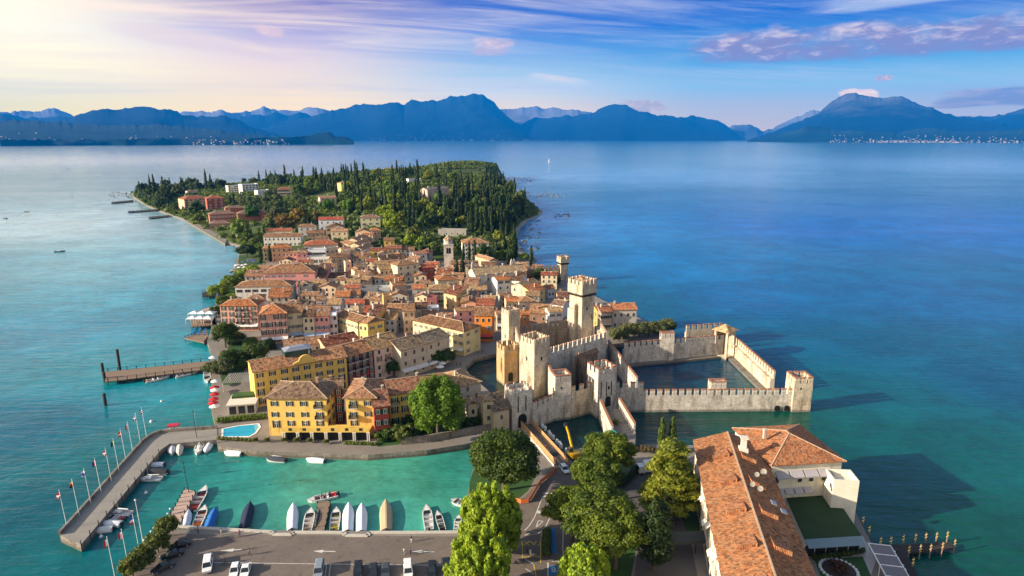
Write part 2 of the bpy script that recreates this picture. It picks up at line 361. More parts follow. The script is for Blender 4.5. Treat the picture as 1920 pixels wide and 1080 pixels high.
def ridge(name, sil, d0, d1, d2, mat, rough=0.22, step=2.0, seed=1, power=1.0):
    sil = np.array(sil, float)
    xs = np.arange(sil[0, 0], sil[-1, 0] + 0.01, step); ys = np.interp(xs, sil[:, 0], sil[:, 1])
    ys = ys + (value_noise(xs / 9, seed) - 0.5) * 3.2 + (value_noise(xs / 3.5, seed + 3) - 0.5) * 1.6
    a = (xs - 960) / FPX; b = (540 - ys) / FPX
    gx = a; gy = cp + b * spn; gz = -spn + b * cp; hyp = np.hypot(gx, gy)
    az = np.arctan2(gx, gy); dr = d1 * (1 + 0.06 * (value_noise(xs / 60, seed + 9) - 0.5))
    hr = np.maximum(CAM_H + gz / hyp * dr, 2.0)
    kk = np.ones(41) / 41; hs_ = np.convolve(np.pad(hr, 20, mode='edge'), kk, 'valid'); hs_ = np.minimum(hs_, hr * 1.05)
    ds = d0 * (1 + 0.03 * (value_noise(xs / 40, seed + 5) - 0.5))
    rows = []
    T = np.concatenate([[-0.02], np.linspace(0, 1, 40), np.linspace(1.15, 2, 6)])
    for t_ in T:
        if t_ <= 1:
            d = ds + (dr - ds) * t_; u = max(t_, 0)
            spur = fbm2(np.sin(az) * d / 1300 + 90, np.cos(az) * d / 1700, seed + 20, 5) - 0.47
            z = hs_ * u ** power + (hr - hs_) * u ** 5 + rough * hs_ * spur * 4.6 * u * (1 - u)
            if t_ < 0: z = z - 40
            z = np.minimum(z, hs_ * (0.30 + 0.70 * u) + (hr - hs_) * u ** 5) if t_ > 0 else z
        else:
            d = dr + (d2 - d1) * (t_ - 1); z = hr * (2 - t_) - 40 * (t_ - 1)
        rows.append(np.stack([np.sin(az) * d, np.cos(az) * d, z], -1))
    V = np.array(rows); nr, nc = V.shape[:2]
    i, j = np.meshgrid(np.arange(nr - 1), np.arange(nc - 1), indexing='ij')
    F = np.stack([i * nc + j, i * nc + j + 1, (i + 1) * nc + j + 1, (i + 1) * nc + j], -1).reshape(-1, 4)
    me = bpy.data.meshes.new(name); me.from_pydata(V.reshape(-1, 3).tolist(), [], F.tolist()); me.materials.append(mat)
    me.polygons.foreach_set('use_smooth', [True] * len(me.polygons)); me.update()
    MOUNTS[name] = V
    return structure(link(name, me))
FOREST_HAZE = (0.003, 0.012, 0.032); ROCK = (0.09, 0.09, 0.10); MEADOW = (0.05, 0.07, 0.045)  # forest colour is shifted to blue to imitate haze
mm = mountain_mat('mountain_forest_haze', FOREST_HAZE, (0.010, 0.020, 0.036), 900)
mp = mountain_mat('mountain_pale_haze', (0.06, 0.07, 0.09), (0.16, 0.16, 0.19), 900)  # pale tint paints extra haze onto the farthest ridges
ms = mountain_mat('mountain_snow', FOREST_HAZE, ROCK, 1500, 1990)
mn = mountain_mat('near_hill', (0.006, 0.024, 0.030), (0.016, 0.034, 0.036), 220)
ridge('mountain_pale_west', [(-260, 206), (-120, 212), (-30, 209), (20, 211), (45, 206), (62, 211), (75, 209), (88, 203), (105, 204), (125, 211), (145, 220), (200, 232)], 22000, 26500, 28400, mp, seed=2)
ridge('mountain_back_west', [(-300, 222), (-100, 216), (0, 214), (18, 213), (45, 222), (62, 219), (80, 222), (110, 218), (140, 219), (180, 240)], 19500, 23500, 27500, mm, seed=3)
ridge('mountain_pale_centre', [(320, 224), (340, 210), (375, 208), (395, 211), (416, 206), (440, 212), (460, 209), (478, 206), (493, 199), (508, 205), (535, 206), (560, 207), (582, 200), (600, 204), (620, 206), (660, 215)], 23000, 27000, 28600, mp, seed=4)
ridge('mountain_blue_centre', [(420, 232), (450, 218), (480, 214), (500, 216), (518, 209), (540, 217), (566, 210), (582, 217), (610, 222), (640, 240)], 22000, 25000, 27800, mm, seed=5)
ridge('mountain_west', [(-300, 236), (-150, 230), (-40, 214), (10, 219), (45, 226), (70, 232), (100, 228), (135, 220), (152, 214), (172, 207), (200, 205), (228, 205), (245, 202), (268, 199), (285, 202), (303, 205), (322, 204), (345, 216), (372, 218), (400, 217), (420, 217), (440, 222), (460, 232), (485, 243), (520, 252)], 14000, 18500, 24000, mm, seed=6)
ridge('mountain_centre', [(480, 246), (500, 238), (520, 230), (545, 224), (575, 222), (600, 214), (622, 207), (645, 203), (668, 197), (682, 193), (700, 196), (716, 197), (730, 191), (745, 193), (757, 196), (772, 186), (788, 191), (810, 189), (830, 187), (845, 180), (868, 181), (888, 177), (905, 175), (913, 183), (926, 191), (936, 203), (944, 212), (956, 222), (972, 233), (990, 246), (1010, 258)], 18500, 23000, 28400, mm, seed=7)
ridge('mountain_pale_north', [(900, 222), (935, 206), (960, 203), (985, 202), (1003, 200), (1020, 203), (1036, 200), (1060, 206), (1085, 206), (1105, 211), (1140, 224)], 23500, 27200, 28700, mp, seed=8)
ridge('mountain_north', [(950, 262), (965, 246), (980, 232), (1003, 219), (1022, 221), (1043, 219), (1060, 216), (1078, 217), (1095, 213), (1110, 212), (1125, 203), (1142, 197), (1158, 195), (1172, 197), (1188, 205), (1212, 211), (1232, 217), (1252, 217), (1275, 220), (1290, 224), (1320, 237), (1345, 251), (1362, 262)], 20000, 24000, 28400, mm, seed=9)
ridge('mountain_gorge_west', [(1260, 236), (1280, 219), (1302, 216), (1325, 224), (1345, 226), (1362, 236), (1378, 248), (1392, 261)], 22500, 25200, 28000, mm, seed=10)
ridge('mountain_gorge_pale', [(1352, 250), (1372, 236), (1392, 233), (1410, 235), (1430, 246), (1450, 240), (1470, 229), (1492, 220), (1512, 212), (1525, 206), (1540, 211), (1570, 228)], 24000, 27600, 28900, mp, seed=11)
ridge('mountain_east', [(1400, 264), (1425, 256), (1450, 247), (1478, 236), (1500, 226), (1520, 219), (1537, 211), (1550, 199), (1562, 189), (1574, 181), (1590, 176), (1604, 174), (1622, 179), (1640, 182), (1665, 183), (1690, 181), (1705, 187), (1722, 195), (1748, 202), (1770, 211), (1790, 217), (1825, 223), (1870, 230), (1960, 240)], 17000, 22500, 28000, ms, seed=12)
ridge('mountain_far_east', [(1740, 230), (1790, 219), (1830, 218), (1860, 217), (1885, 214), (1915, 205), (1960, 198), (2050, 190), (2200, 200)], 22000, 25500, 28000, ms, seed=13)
ridge('hill_east_shore', [(1402, 265), (1420, 259), (1450, 253), (1480, 246), (1505, 240), (1525, 235), (1545, 238), (1575, 247), (1600, 244), (1640, 247), (1680, 250), (1705, 245), (1725, 241), (1765, 242), (1800, 247), (1840, 246), (1880, 245), (1920, 243), (2000, 240), (2200, 246)], 14800, 16400, 19500, mn, seed=14)
ridge('hill_west_shore', [(-300, 222), (-120, 226), (0, 227), (60, 226), (110, 228), (140, 232), (180, 233), (240, 235), (300, 234), (350, 238), (400, 243), (450, 249), (500, 254), (540, 256), (565, 255), (600, 258)], 9600, 12500, 16000, mn, seed=15)
ridge('cape_west_shore', [(0, 262), (200, 262), (330, 259), (450, 258), (540, 258), (575, 254), (598, 250), (614, 247), (622, 250), (627, 256), (640, 257), (655, 257), (662, 263), (664, 268)], 9150, 9420, 9900, mn, seed=16, rough=0.1, power=0.6)

# tiny houses of the far shore towns
def far_town(spec, seed):
    g = np.random.default_rng(seed); mb = MB()
    for name, x0, x1, n, umax in spec:
        V = MOUNTS[name]; nc = V.shape[1]
        azs = np.arctan2(V[5, :, 0], V[5, :, 1]); pxs = 960 + FPX * np.tan(azs) * 0.98
        for _ in range(n):
            px = g.uniform(x0, x1); j = int(np.argmin(abs(pxs - px))); i = 1 + int(g.random() ** 2.2 * umax * 38)
            p = V[i, j] + (V[min(i + 1, 40), j] - V[i, j]) * g.random()
            s = g.uniform(8, 22); hh = g.uniform(5, 10)
            mb.box(p[0] - s / 2, p[1] - 8, p[2] - 12, p[0] + s / 2, p[1] + 8, p[2] + hh, int(g.random() < 0.35))
    return mb
ft = far_town([('hill_east_shore', 1530, 1920, 190, 0.55), ('hill_east_shore', 1600, 1760, 110, 0.2), ('mountain_centre', 690, 1010, 90, 0.12), ('cape_west_shore', 380, 560, 60, 0.6), ('hill_west_shore', 0, 540, 70, 0.45), ('mountain_north', 1000, 1120, 20, 0.1)], 5).build(
    'far_shore_houses', [pmat('far_plaster', (0.5, 0.48, 0.45)), pmat('far_roof', (0.45, 0.28, 0.2))])
tag(ft, 'pale specks of the towns along the far shores at the foot of the mountains', 'far towns', kind='stuff')

# ------------------------------------------------------------------ haze: one closed box of even air
hz = MB(); hz.box(-38000, -2500, -45, 38000, 29200, 2150)
hm = bpy.data.materials.new('haze'); hm.use_nodes = True; ht = NT(hm.node_tree); ht.n.clear()
pv = ht.new('ShaderNodeVolumePrincipled'); pv.inputs['Color'].default_value = (0.0, 0.28, 1.0, 1); pv.inputs['Density'].default_value = SIG
pv.inputs['Anisotropy'].default_value = 0.0
for k in ('Density Attribute', 'Color Attribute', 'Temperature Attribute'): pv.inputs[k].default_value = ''
ho = ht.new('ShaderNodeOutputMaterial'); ht.l.new(pv.outputs[0], ho.inputs['Volume'])
tag(hz.build('haze', hm), 'blue air over the lake that fades the far mountains', 'haze', kind='stuff')
# ================================================================== MATERIALS OF THE PLACE
def roof_mat(name='roof_tiles', tile=0.34, contrast=0.8, cell=1.0):
    m, t, b = newmat(name)
    inf = t.new('ShaderNodeObjectInfo'); tcn = t.new('ShaderNodeTexCoord')
    uv = t.new('ShaderNodeUVMap').outputs[0]; v = tcn.outputs['Object']
    off = t.new('ShaderNodeVectorMath', operation='ADD'); t.put(off.inputs[0], v)
    cx = t.new('ShaderNodeCombineXYZ'); t.put(cx.inputs[0], t.math('MULTIPLY', inf.outputs['Random'], 91.0)); t.l.new(cx.outputs[0], off.inputs[1])
    vo = t.new('ShaderNodeTexVoronoi'); t.put(vo.inputs['Vector'], t.vmul(uv, (1 / 0.55 / cell, 1 / 0.9 / cell, 1))); vo.inputs['Scale'].default_value = 1.0
    sc = t.new('ShaderNodeSeparateColor'); t.put(sc.inputs[0], vo.outputs['Color'])
    big = t.noise(off.outputs[0], 0.35, 5.0, 0.65, 0.3); mid_ = t.noise(off.outputs[0], 1.3, 3.0, 0.6)
    su = t.new('ShaderNodeSeparateXYZ'); t.put(su.inputs[0], uv)
    fu = t.math('FRACT', t.math('DIVIDE', su.outputs[0], tile)); ridge_ = t.math('SINE', t.math('MULTIPLY', fu, math.pi))
    k = t.math('ADD', 1.0, t.math('MULTIPLY', t.math('SUBTRACT', sc.outputs[0], 0.5), contrast * 1.1))
    k = t.math('ADD', k, t.math('MULTIPLY', t.math('SUBTRACT', big, 0.5), contrast * 1.5))
    k = t.math('ADD', k, t.math('MULTIPLY', t.math('SUBTRACT', mid_, 0.5), contrast * 0.9))
    k = t.math('ADD', k, t.math('MULTIPLY', t.math('SUBTRACT', ridge_, 0.64), 0.55))
    cc = t.mix(1.0, inf.outputs['Color'], k, 'MULTIPLY')
    old = t.mix(t.math('MULTIPLY', t.smooth(sc.outputs[1], 0.62, 0.95), 0.55), cc, (0.36, 0.25, 0.15))      # lichen-bleached tiles
    old = t.mix(t.math('MULTIPLY', t.smooth(sc.outputs[2], 0.72, 0.98), 0.6), old, (0.055, 0.035, 0.028))  # blackened tiles
    old = t.mix(t.math('MULTIPLY', t.smooth(big, 0.55, 0.75), 0.35), old, (0.10, 0.075, 0.055))
    t.put(b.inputs['Base Color'], old); b.inputs['Roughness'].default_value = 0.9; b.inputs['Specular IOR Level'].default_value = 0.15
    bn = t.new('ShaderNodeBump'); bn.inputs['Strength'].default_value = 0.7; bn.inputs['Distance'].default_value = 0.12
    t.put(bn.inputs['Height'], ridge_); t.l.new(bn.outputs[0], b.inputs['Normal'])
    return m
def stone_mat(name, c1, c2, mortar, scale=1.0, patch=None):
    m, t, b = newmat(name)
    uv = t.new('ShaderNodeUVMap').outputs[0]; v = t.new('ShaderNodeTexCoord').outputs['Object']; inf = t.new('ShaderNodeObjectInfo')
    warp = t.new('ShaderNodeVectorMath', operation='ADD'); t.put(warp.inputs[0], uv)
    nv = t.new('ShaderNodeTexNoise'); t.put(nv.inputs['Vector'], v); nv.inputs['Scale'].default_value = 0.8
    wv = t.new('ShaderNodeVectorMath', operation='SCALE'); t.put(wv.inputs[0], nv.outputs['Color']); wv.inputs['Scale'].default_value = 0.5; t.l.new(wv.outputs[0], warp.inputs[1])
    br = t.new('ShaderNodeTexBrick'); t.put(br.inputs['Vector'], warp.outputs[0])
    br.inputs['Scale'].default_value = 1.0 / scale; br.inputs['Brick Width'].default_value = 0.9; br.inputs['Row Height'].default_value = 0.42; br.inputs['Mortar Size'].default_value = 0.035
    t.put(br.inputs['Color1'], c1); t.put(br.inputs['Color2'], c2); t.put(br.inputs['Mortar'], mortar)
    n1 = t.noise(v, 0.22, 6.0, 0.68, 0.3); n2 = t.noise(v, 1.6, 4.0, 0.65)
    k = t.math('ADD', 1.0, t.math('ADD', t.math('MULTIPLY', t.math('SUBTRACT', n1, 0.5), 1.3), t.math('MULTIPLY', t.math('SUBTRACT', n2, 0.5), 1.3)))
    cc = t.mix(1.0, br.outputs['Color'], k, 'MULTIPLY')
    st = t.noise(t.vmul(v, (1, 1, 0.22)), 0.5, 6.0, 0.7, 0.2)
    cc = t.mix(t.math('MULTIPLY', t.smooth(st, 0.48, 0.68), 0.8), cc, t.mix(1.0, cc, (0.42, 0.36, 0.29), 'MULTIPLY'))      # rain streaks and lichen
    if patch: cc = t.mix(t.math('MULTIPLY', t.smooth(t.noise(v, 0.12, 4.0, 0.6, 0.4), 0.46, 0.60), 0.85), cc, patch)
    hole = t.new('ShaderNodeTexVoronoi'); t.put(hole.inputs['Vector'], t.vmul(uv, (0.30, 0.5, 1))); hole.inputs['Scale'].default_value = 1.0
    cc = t.mix(t.math('LESS_THAN', hole.outputs['Distance'], 0.055), cc, (0.03, 0.025, 0.02))       # putlog holes
    sep = t.new('ShaderNodeSeparateXYZ'); t.put(sep.inputs[0], t.new('ShaderNodeNewGeometry').outputs['Position'])
    wet = t.math('SUBTRACT', 1.0, t.smooth(t.math('ADD', sep.outputs[2], t.math('MULTIPLY', n2, 0.5)), 0.7, 1.35))
    cc = t.mix(t.math('MULTIPLY', wet, 0.7), cc, (0.10, 0.095, 0.07))                                # the tide line
    t.put(b.inputs['Base Color'], cc); b.inputs['Roughness'].default_value = 0.92; b.inputs['Specular IOR Level'].default_value = 0.15
    bn = t.new('ShaderNodeBump'); bn.inputs['Strength'].default_value = 0.6; bn.inputs['Distance'].default_value = 0.12
    t.put(bn.inputs['Height'], t.math('ADD', br.outputs['Fac'], t.math('MULTIPLY', n2, -2.0))); bn.invert = True; t.l.new(bn.outputs[0], b.inputs['Normal'])
    return m
M = {}
M['roof'] = roof_mat(); M['roof_fine'] = roof_mat('fine_roof_tiles', 0.30, 0.75, 0.6); M['ridge'] = pmat('ridge_mortar', (0.46, 0.33, 0.22), var=0.3, scale=0.8)
M['plaster'] = pmat('plaster', rough=0.88, var=0.22, scale=0.35, fine=3.0, objcol=True, stain=0.55)
M['trim'] = pmat('pale_trim', (0.62, 0.58, 0.50), var=0.1)
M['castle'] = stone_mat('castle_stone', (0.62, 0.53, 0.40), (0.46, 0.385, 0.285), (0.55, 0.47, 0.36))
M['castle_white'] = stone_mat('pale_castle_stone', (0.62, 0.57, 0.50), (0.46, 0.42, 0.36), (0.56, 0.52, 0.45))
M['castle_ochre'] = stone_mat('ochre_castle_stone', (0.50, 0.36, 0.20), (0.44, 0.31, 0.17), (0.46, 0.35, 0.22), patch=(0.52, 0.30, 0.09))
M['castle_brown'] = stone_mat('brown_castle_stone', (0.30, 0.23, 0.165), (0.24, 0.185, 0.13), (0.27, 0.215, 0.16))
M['quay'] = stone_mat('quay_stone', (0.27, 0.245, 0.21), (0.20, 0.18, 0.155), (0.2, 0.18, 0.155), 1.2)
M['brick'] = pmat('brick_cap', (0.34, 0.15, 0.085), var=0.3, scale=1.5, fine=6)
M['dark'] = pmat('dark_opening', (0.012, 0.011, 0.010), rough=0.6, var=0.1)
M['glass'] = pmat('window_glass', (0.03, 0.036, 0.042), rough=0.12, var=0.1, spec=0.6)
M['shutter'] = pmat('shutter', rough=0.6, var=0.1, objcol=True)
M['white'] = pmat('white_paint', (0.78, 0.77, 0.74), rough=0.55, var=0.06)
M['whitewash'] = pmat('white_canvas', (0.72, 0.71, 0.69), rough=0.8, var=0.08, scale=0.6)
M['iron'] = pmat('dark_iron', (0.03, 0.03, 0.033), rough=0.5, var=0.1)
M['metal'] = pmat('grey_metal', (0.42, 0.43, 0.45), rough=0.35, var=0.08, metal=0.6)
M['wood'] = pmat('weathered_wood', (0.22, 0.155, 0.105), var=0.3, scale=0.8, fine=5)
M['pinkwood'] = pmat('pale_deck_boards', (0.46, 0.32, 0.25), var=0.22, scale=0.8, fine=5)
M['darkwood'] = pmat('dark_pile', (0.035, 0.03, 0.026), var=0.3)
M['paint'] = pmat('gloss_paint', rough=0.28, var=0.05, objcol=True, spec=0.5)
M['cloth'] = pmat('cloth', rough=0.85, var=0.14, scale=0.9, fine=4, objcol=True)
M['rubber'] = pmat('tyre_rubber', (0.02, 0.02, 0.02), rough=0.8, var=0.1)
M['carglass'] = pmat('car_glass', (0.02, 0.025, 0.03), rough=0.08, var=0.05, spec=0.7)
M['pool'] = pmat('pool_water', (0.02, 0.34, 0.50), rough=0.06, var=0.12, scale=0.5, spec=0.5)
M['concrete'] = pmat('concrete', (0.25, 0.23, 0.20), var=0.2, scale=0.3, fine=3)
M['paving'] = pmat('paving', (0.21, 0.185, 0.158), var=0.25, scale=0.15, fine=2)
M['asphalt'] = pmat('asphalt', (0.155, 0.125, 0.105), rough=0.92, var=0.28, scale=0.10, fine=1.2, stain=0.5)
M['line'] = pmat('road_paint', (0.56, 0.54, 0.49), var=0.22, scale=1.2)
M['yline'] = pmat('yellow_road_paint', (0.62, 0.40, 0.06), var=0.22, scale=1.2)
M['bline'] = pmat('blue_road_paint', (0.02, 0.15, 0.36), var=0.2, scale=1.2)
M['lawn'] = pmat('lawn', (0.035, 0.085, 0.018), var=0.4, scale=0.4, fine=4)
M['darkturf'] = pmat('roof_turf', (0.022, 0.05, 0.014), var=0.35, scale=0.3, fine=4)
M['orange_net'] = pmat('orange_net', (0.75, 0.17, 0.03), var=0.15)
M['skin'] = pmat('skin', (0.45, 0.26, 0.18), var=0.05)
def bark(name, c): return pmat(name, c, var=0.3, scale=1.5)
M['bark'] = bark('bark', (0.10, 0.07, 0.05))

# ================================================================== LAND
def poly_px(pts, z, crop='f'): return [tuple(Q(crop, x, y, z))[:2] for x, y in pts]
def sheet(name, poly, z, mat, kind='structure'):
    mb = MB(); pl = list(poly)
    if sum(pl[i][0] * pl[(i + 1) % len(pl)][1] - pl[(i + 1) % len(pl)][0] * pl[i][1] for i in range(len(pl))) < 0: pl = pl[::-1]
    mb.face([(x, y, z) for x, y in pl])
    o = mb.build(name, mat); o['kind'] = kind
    return o
def slab(name, poly, z0, z1, ms, mt):
    mb = MB(); mb.prism(list(poly), z0, z1, 0, 1)
    return structure(mb.build(name, [ms, mt]))
TZ = 1.8
town_poly = poly_px([(408, 836), (402, 792), (396, 765), (396, 705), (400, 690), (396, 668), (394, 655), (388, 640), (396, 615), (402, 590), (405, 560), (414, 545), (430, 520), (440, 506)], TZ) + [(-206, 470), (-60, 480), (16, 478)] + \
    poly_px([(1000, 494), (1045, 515), (1085, 540), (1190, 592), (1266, 626), (1255, 640), (1150, 645), (940, 655), (930, 663), (890, 672), (872, 688), (880, 702), (925, 740), (945, 768), (950, 813), (925, 820), (870, 833), (800, 844), (690, 853), (480, 846)], TZ)
slab('ground', town_poly, -6, TZ, M['quay'], M['paving'])
SZ = 1.5
south_poly = poly_px([(308, 992), (865, 998), (872, 985), (876, 930), (886, 880), (905, 852), (955, 842), (968, 826), (990, 826), (1030, 850), (1110, 850), (1128, 840), (1196, 838), (1202, 833), (1320, 835)], SZ) + \
    [(62, 164), (85, 161), (82.5, 141)] + poly_px([(1606, 964), (1640, 1030), (1664, 1090)], SZ) + [(68, 60), (-85, 60)] + poly_px([(238, 1080), (284, 1020)], SZ)
slab('south_quay', south_poly, -6, SZ, M['quay'], M['paving'])

# wooded hill and far shore: one terrain grid
coast = np.array(poly_px([(425, 515), (444, 492), (450, 464), (421, 457), (350, 416), (310, 402), (276, 388), (251, 373), (246, 364)], 0) +
                 [(-600, 1090), (-500, 1260), (-310, 1400), (-150, 1490), (-70, 1520)] +
                 poly_px([(941, 334), (946, 346), (958, 358), (984, 371), (1000, 384), (1019, 396), (1012, 406), (990, 414), (972, 432), (968, 452), (984, 476), (1002, 493), (1050, 514)], 0))
def coast_sd(x, y):
    P = coast; d2 = np.full(x.shape, 1e12); ins = np.zeros(x.shape, bool); n = len(P)
    for i in range(n):
        ax, ay = P[i]; bx, by = P[(i + 1) % n]; ex, ey = bx - ax, by - ay
        t_ = np.clip(((x - ax) * ex + (y - ay) * ey) / (ex * ex + ey * ey), 0, 1)
        d2 = np.minimum(d2, (x - ax - t_ * ex) ** 2 + (y - ay - t_ * ey) ** 2)
        ins ^= ((ay > y) != (by > y)) & (x < ex * (y - ay) / (ey + 1e-12) + ax)
    return np.where(ins, 1, -1) * np.sqrt(d2)
def hgt(x, y):
    x = np.asarray(x, float); y = np.asarray(y, float)
    def g(cx, cy, sx, sy, h): return h * np.exp(-((x - cx) / sx) ** 2 - ((y - cy) / sy) ** 2)
    hill = g(-130, 850, 150, 200, 27) + g(-290, 1090, 190, 190, 17) + g(-95, 1400, 150, 150, 33) + g(-160, 1180, 170, 160, 16) + g(-110, 620, 130, 120, 5)
    sd = coast_sd(x, y)
    edge = np.clip(sd / 42, 0, 1); edge = edge * edge * (3 - 2 * edge)
    cliff = np.clip(sd / 14, 0, 1); east = np.clip((y - 1250) / 150, 0, 1); edge = edge * (1 - east) + cliff * east
    h = np.clip(sd * np.where(x < -150, .5, .16), -4, 1.7) + hill * edge
    low = np.clip((y - 462) / 40, 0, 1)
    return np.where(y < 505, np.minimum(h, 1.6 + 3 * low), h)
gx = np.arange(-690, 110, 7.0); gy = np.arange(430, 1590, 7.0)
GX, GY = np.meshgrid(gx, gy); GZ = hgt(GX, GY)
def terrain_mat():
    m, t, b = newmat('hill_ground')
    pos = t.new('ShaderNodeNewGeometry').outputs['Position']; s3 = t.new('ShaderNodeSeparateXYZ'); t.put(s3.inputs[0], pos)
    n = t.noise(pos, 0.05, 5.0, 0.6); n2 = t.noise(pos, 0.6, 3.0, 0.6)
    grass = t.mix(n, (0.035, 0.065, 0.018), (0.10, 0.12, 0.04))
    stone = t.mix(n2, (0.34, 0.32, 0.30), (0.22, 0.20, 0.18))
    c_ = t.mix(t.smooth(t.math('ADD', s3.outputs[2], t.math('MULTIPLY', n2, 0.5)), 0.95, 1.5), stone, grass)
    sl_ = t.new('ShaderNodeSeparateXYZ'); t.put(sl_.inputs[0], t.new('ShaderNodeNewGeometry').outputs['Normal'])
    c_ = t.mix(t.math('SUBTRACT', 1.0, t.smooth(sl_.outputs[2], 0.55, 0.75)), c_, (0.42, 0.37, 0.30))
    t.put(b.inputs['Base Color'], c_); b.inputs['Roughness'].default_value = 0.95; b.inputs['Specular IOR Level'].default_value = 0.1
    return m
def grid_mesh(name, X, Y, Z, mat):
    nr, nc = X.shape; V = np.stack([X, Y, Z], -1).reshape(-1, 3)
    i, j = np.meshgrid(np.arange(nr - 1), np.arange(nc - 1), indexing='ij')
    F = np.stack([i * nc + j, i * nc + j + 1, (i + 1) * nc + j + 1, (i + 1) * nc + j], -1).reshape(-1, 4)
    me = bpy.data.meshes.new(name); me.from_pydata(V.tolist(), [], F.tolist()); me.materials.append(mat)
    me.polygons.foreach_set('use_smooth', [True] * len(me.polygons)); me.update()
    return link(name, me)
structure(grid_mesh('hill', GX, GY, GZ, terrain_mat()))
def gz(x, y):
    if y > 470: return max(TZ, float(hgt(x, y))) if y < 520 else float(hgt(x, y))
    return TZ if y > 165 else SZ
def Wg(px, py, up=0.0):                    # pixel -> point `up` metres over the land
    z = TZ
    for _ in range(6):
        p = W(px, py, z + up); z = 0.5 * z + 0.5 * gz(p.x, p.y)
    return W(px, py, z + up)

# ================================================================== CASTLE
def swallow(wd, h, th, brick=False, flat=False):     # one merlon, foot at the origin, long side along x
    mb = MB(); a = wd / 2
    prof = [(-a, 0), (a, 0), (a, h), (0, h * 0.72), (-a, h)] if not flat else [(-a, 0), (a, 0), (a, h)] + [(-a, h)]
    n = len(prof)
    mb.solid([(x, -th / 2, z) for x, z in prof] + [(x, th / 2, z) for x, z in prof],
             [tuple(range(n)), tuple(range(n, 2 * n))[::-1]] + [(i, n + i, n + (i + 1) % n, (i + 1) % n) for i in range(n)][1:], [0, 0] + [1 if (brick or k in (1, 2)) and k in ((1,) if flat else (1, 2)) else 0 for k in range(n - 1)])
    if flat: mb.box(-a - .06, -th / 2 - .06, h, a + .06, th / 2 + .06, h + .28, 1)
    return mb
_mer = {}
def merlon(kind, mat):
    key = (kind, mat.name)
    if key not in _mer:
        _mer[key] = (swallow(1.35, 2.3, 0.55).mesh('merlon', [mat, M['brick']]) if kind == 's' else
                     swallow(1.55, 1.9, 0.6, flat=True).mesh('merlon', [mat, M['brick']]) if kind == 'f' else
                     swallow(1.3, 2.0, 0.5).mesh('merlon', [mat, M['brick']]))
    return _mer[key]
def merlons(root, a, b, z, kind, mat, gap=2.35, ends=0.75):          # a row of merlons on root between local points a and b
    a, b = Vector(a[:2]), Vector(b[:2]); L = (b - a).length; n = max(2, int(round((L - 2 * ends) / gap)) + 1); ang = math.atan2(b.y - a.y, b.x - a.x)
    for k in range(n):
        p = a + (b - a) * ((ends + (L - 2 * ends) * k / (n - 1)) / L)
        link('merlon', merlon(kind, mat), root, (p.x, p.y, z), ang)
def cwall(label, A, B, z0, z1, th, mat, kind='s', gap=2.35, name='castle_wall', batter=0.0, side=1, walk=True):
    """a straight curtain wall from world point A to B; merlons on the outer edge (side=+1: right of A->B)"""
    A, B = Vector((A[0], A[1])), Vector((B[0], B[1])); L = (B - A).length; ang = math.atan2(B.y - A.y, B.x - A.x)
    root = thing(name, label, 'castle wall', (A.x, A.y, 0), ang, 'curtain walls of the castle')
    mb = MB(); y0 = -th / 2; y1 = th / 2
    bo = batter
    mb.solid([(0, y0 - bo, z0), (L, y0 - bo, z0), (L, y1 + bo, z0), (0, y1 + bo, z0), (0, y0, z0 + 2.2), (L, y0, z0 + 2.2), (L, y1, z0 + 2.2), (0, y1, z0 + 2.2)],
             [(0, 1, 5, 4), (1, 2, 6, 5), (2, 3, 7, 6), (3, 0, 4, 7)])
    mb.box(0, y0, z0 + 2.2, L, y1, z1)
    mb.box(0, -side * th / 2 if side < 0 else y0, z1, L, (y0 + 0.55) if side > 0 else y1 + 0.0, z1 + 1.0) if side > 0 else mb.box(0, y1 - 0.55, z1, L, y1, z1 + 1.0)
    mb.build('wall', mat, root)
    yy = (y0 + 0.28) if side > 0 else (y1 - 0.28)
    if kind: merlons(root, (0, yy), (L, yy), z1 + 1.0, kind, mat, gap)
    return root
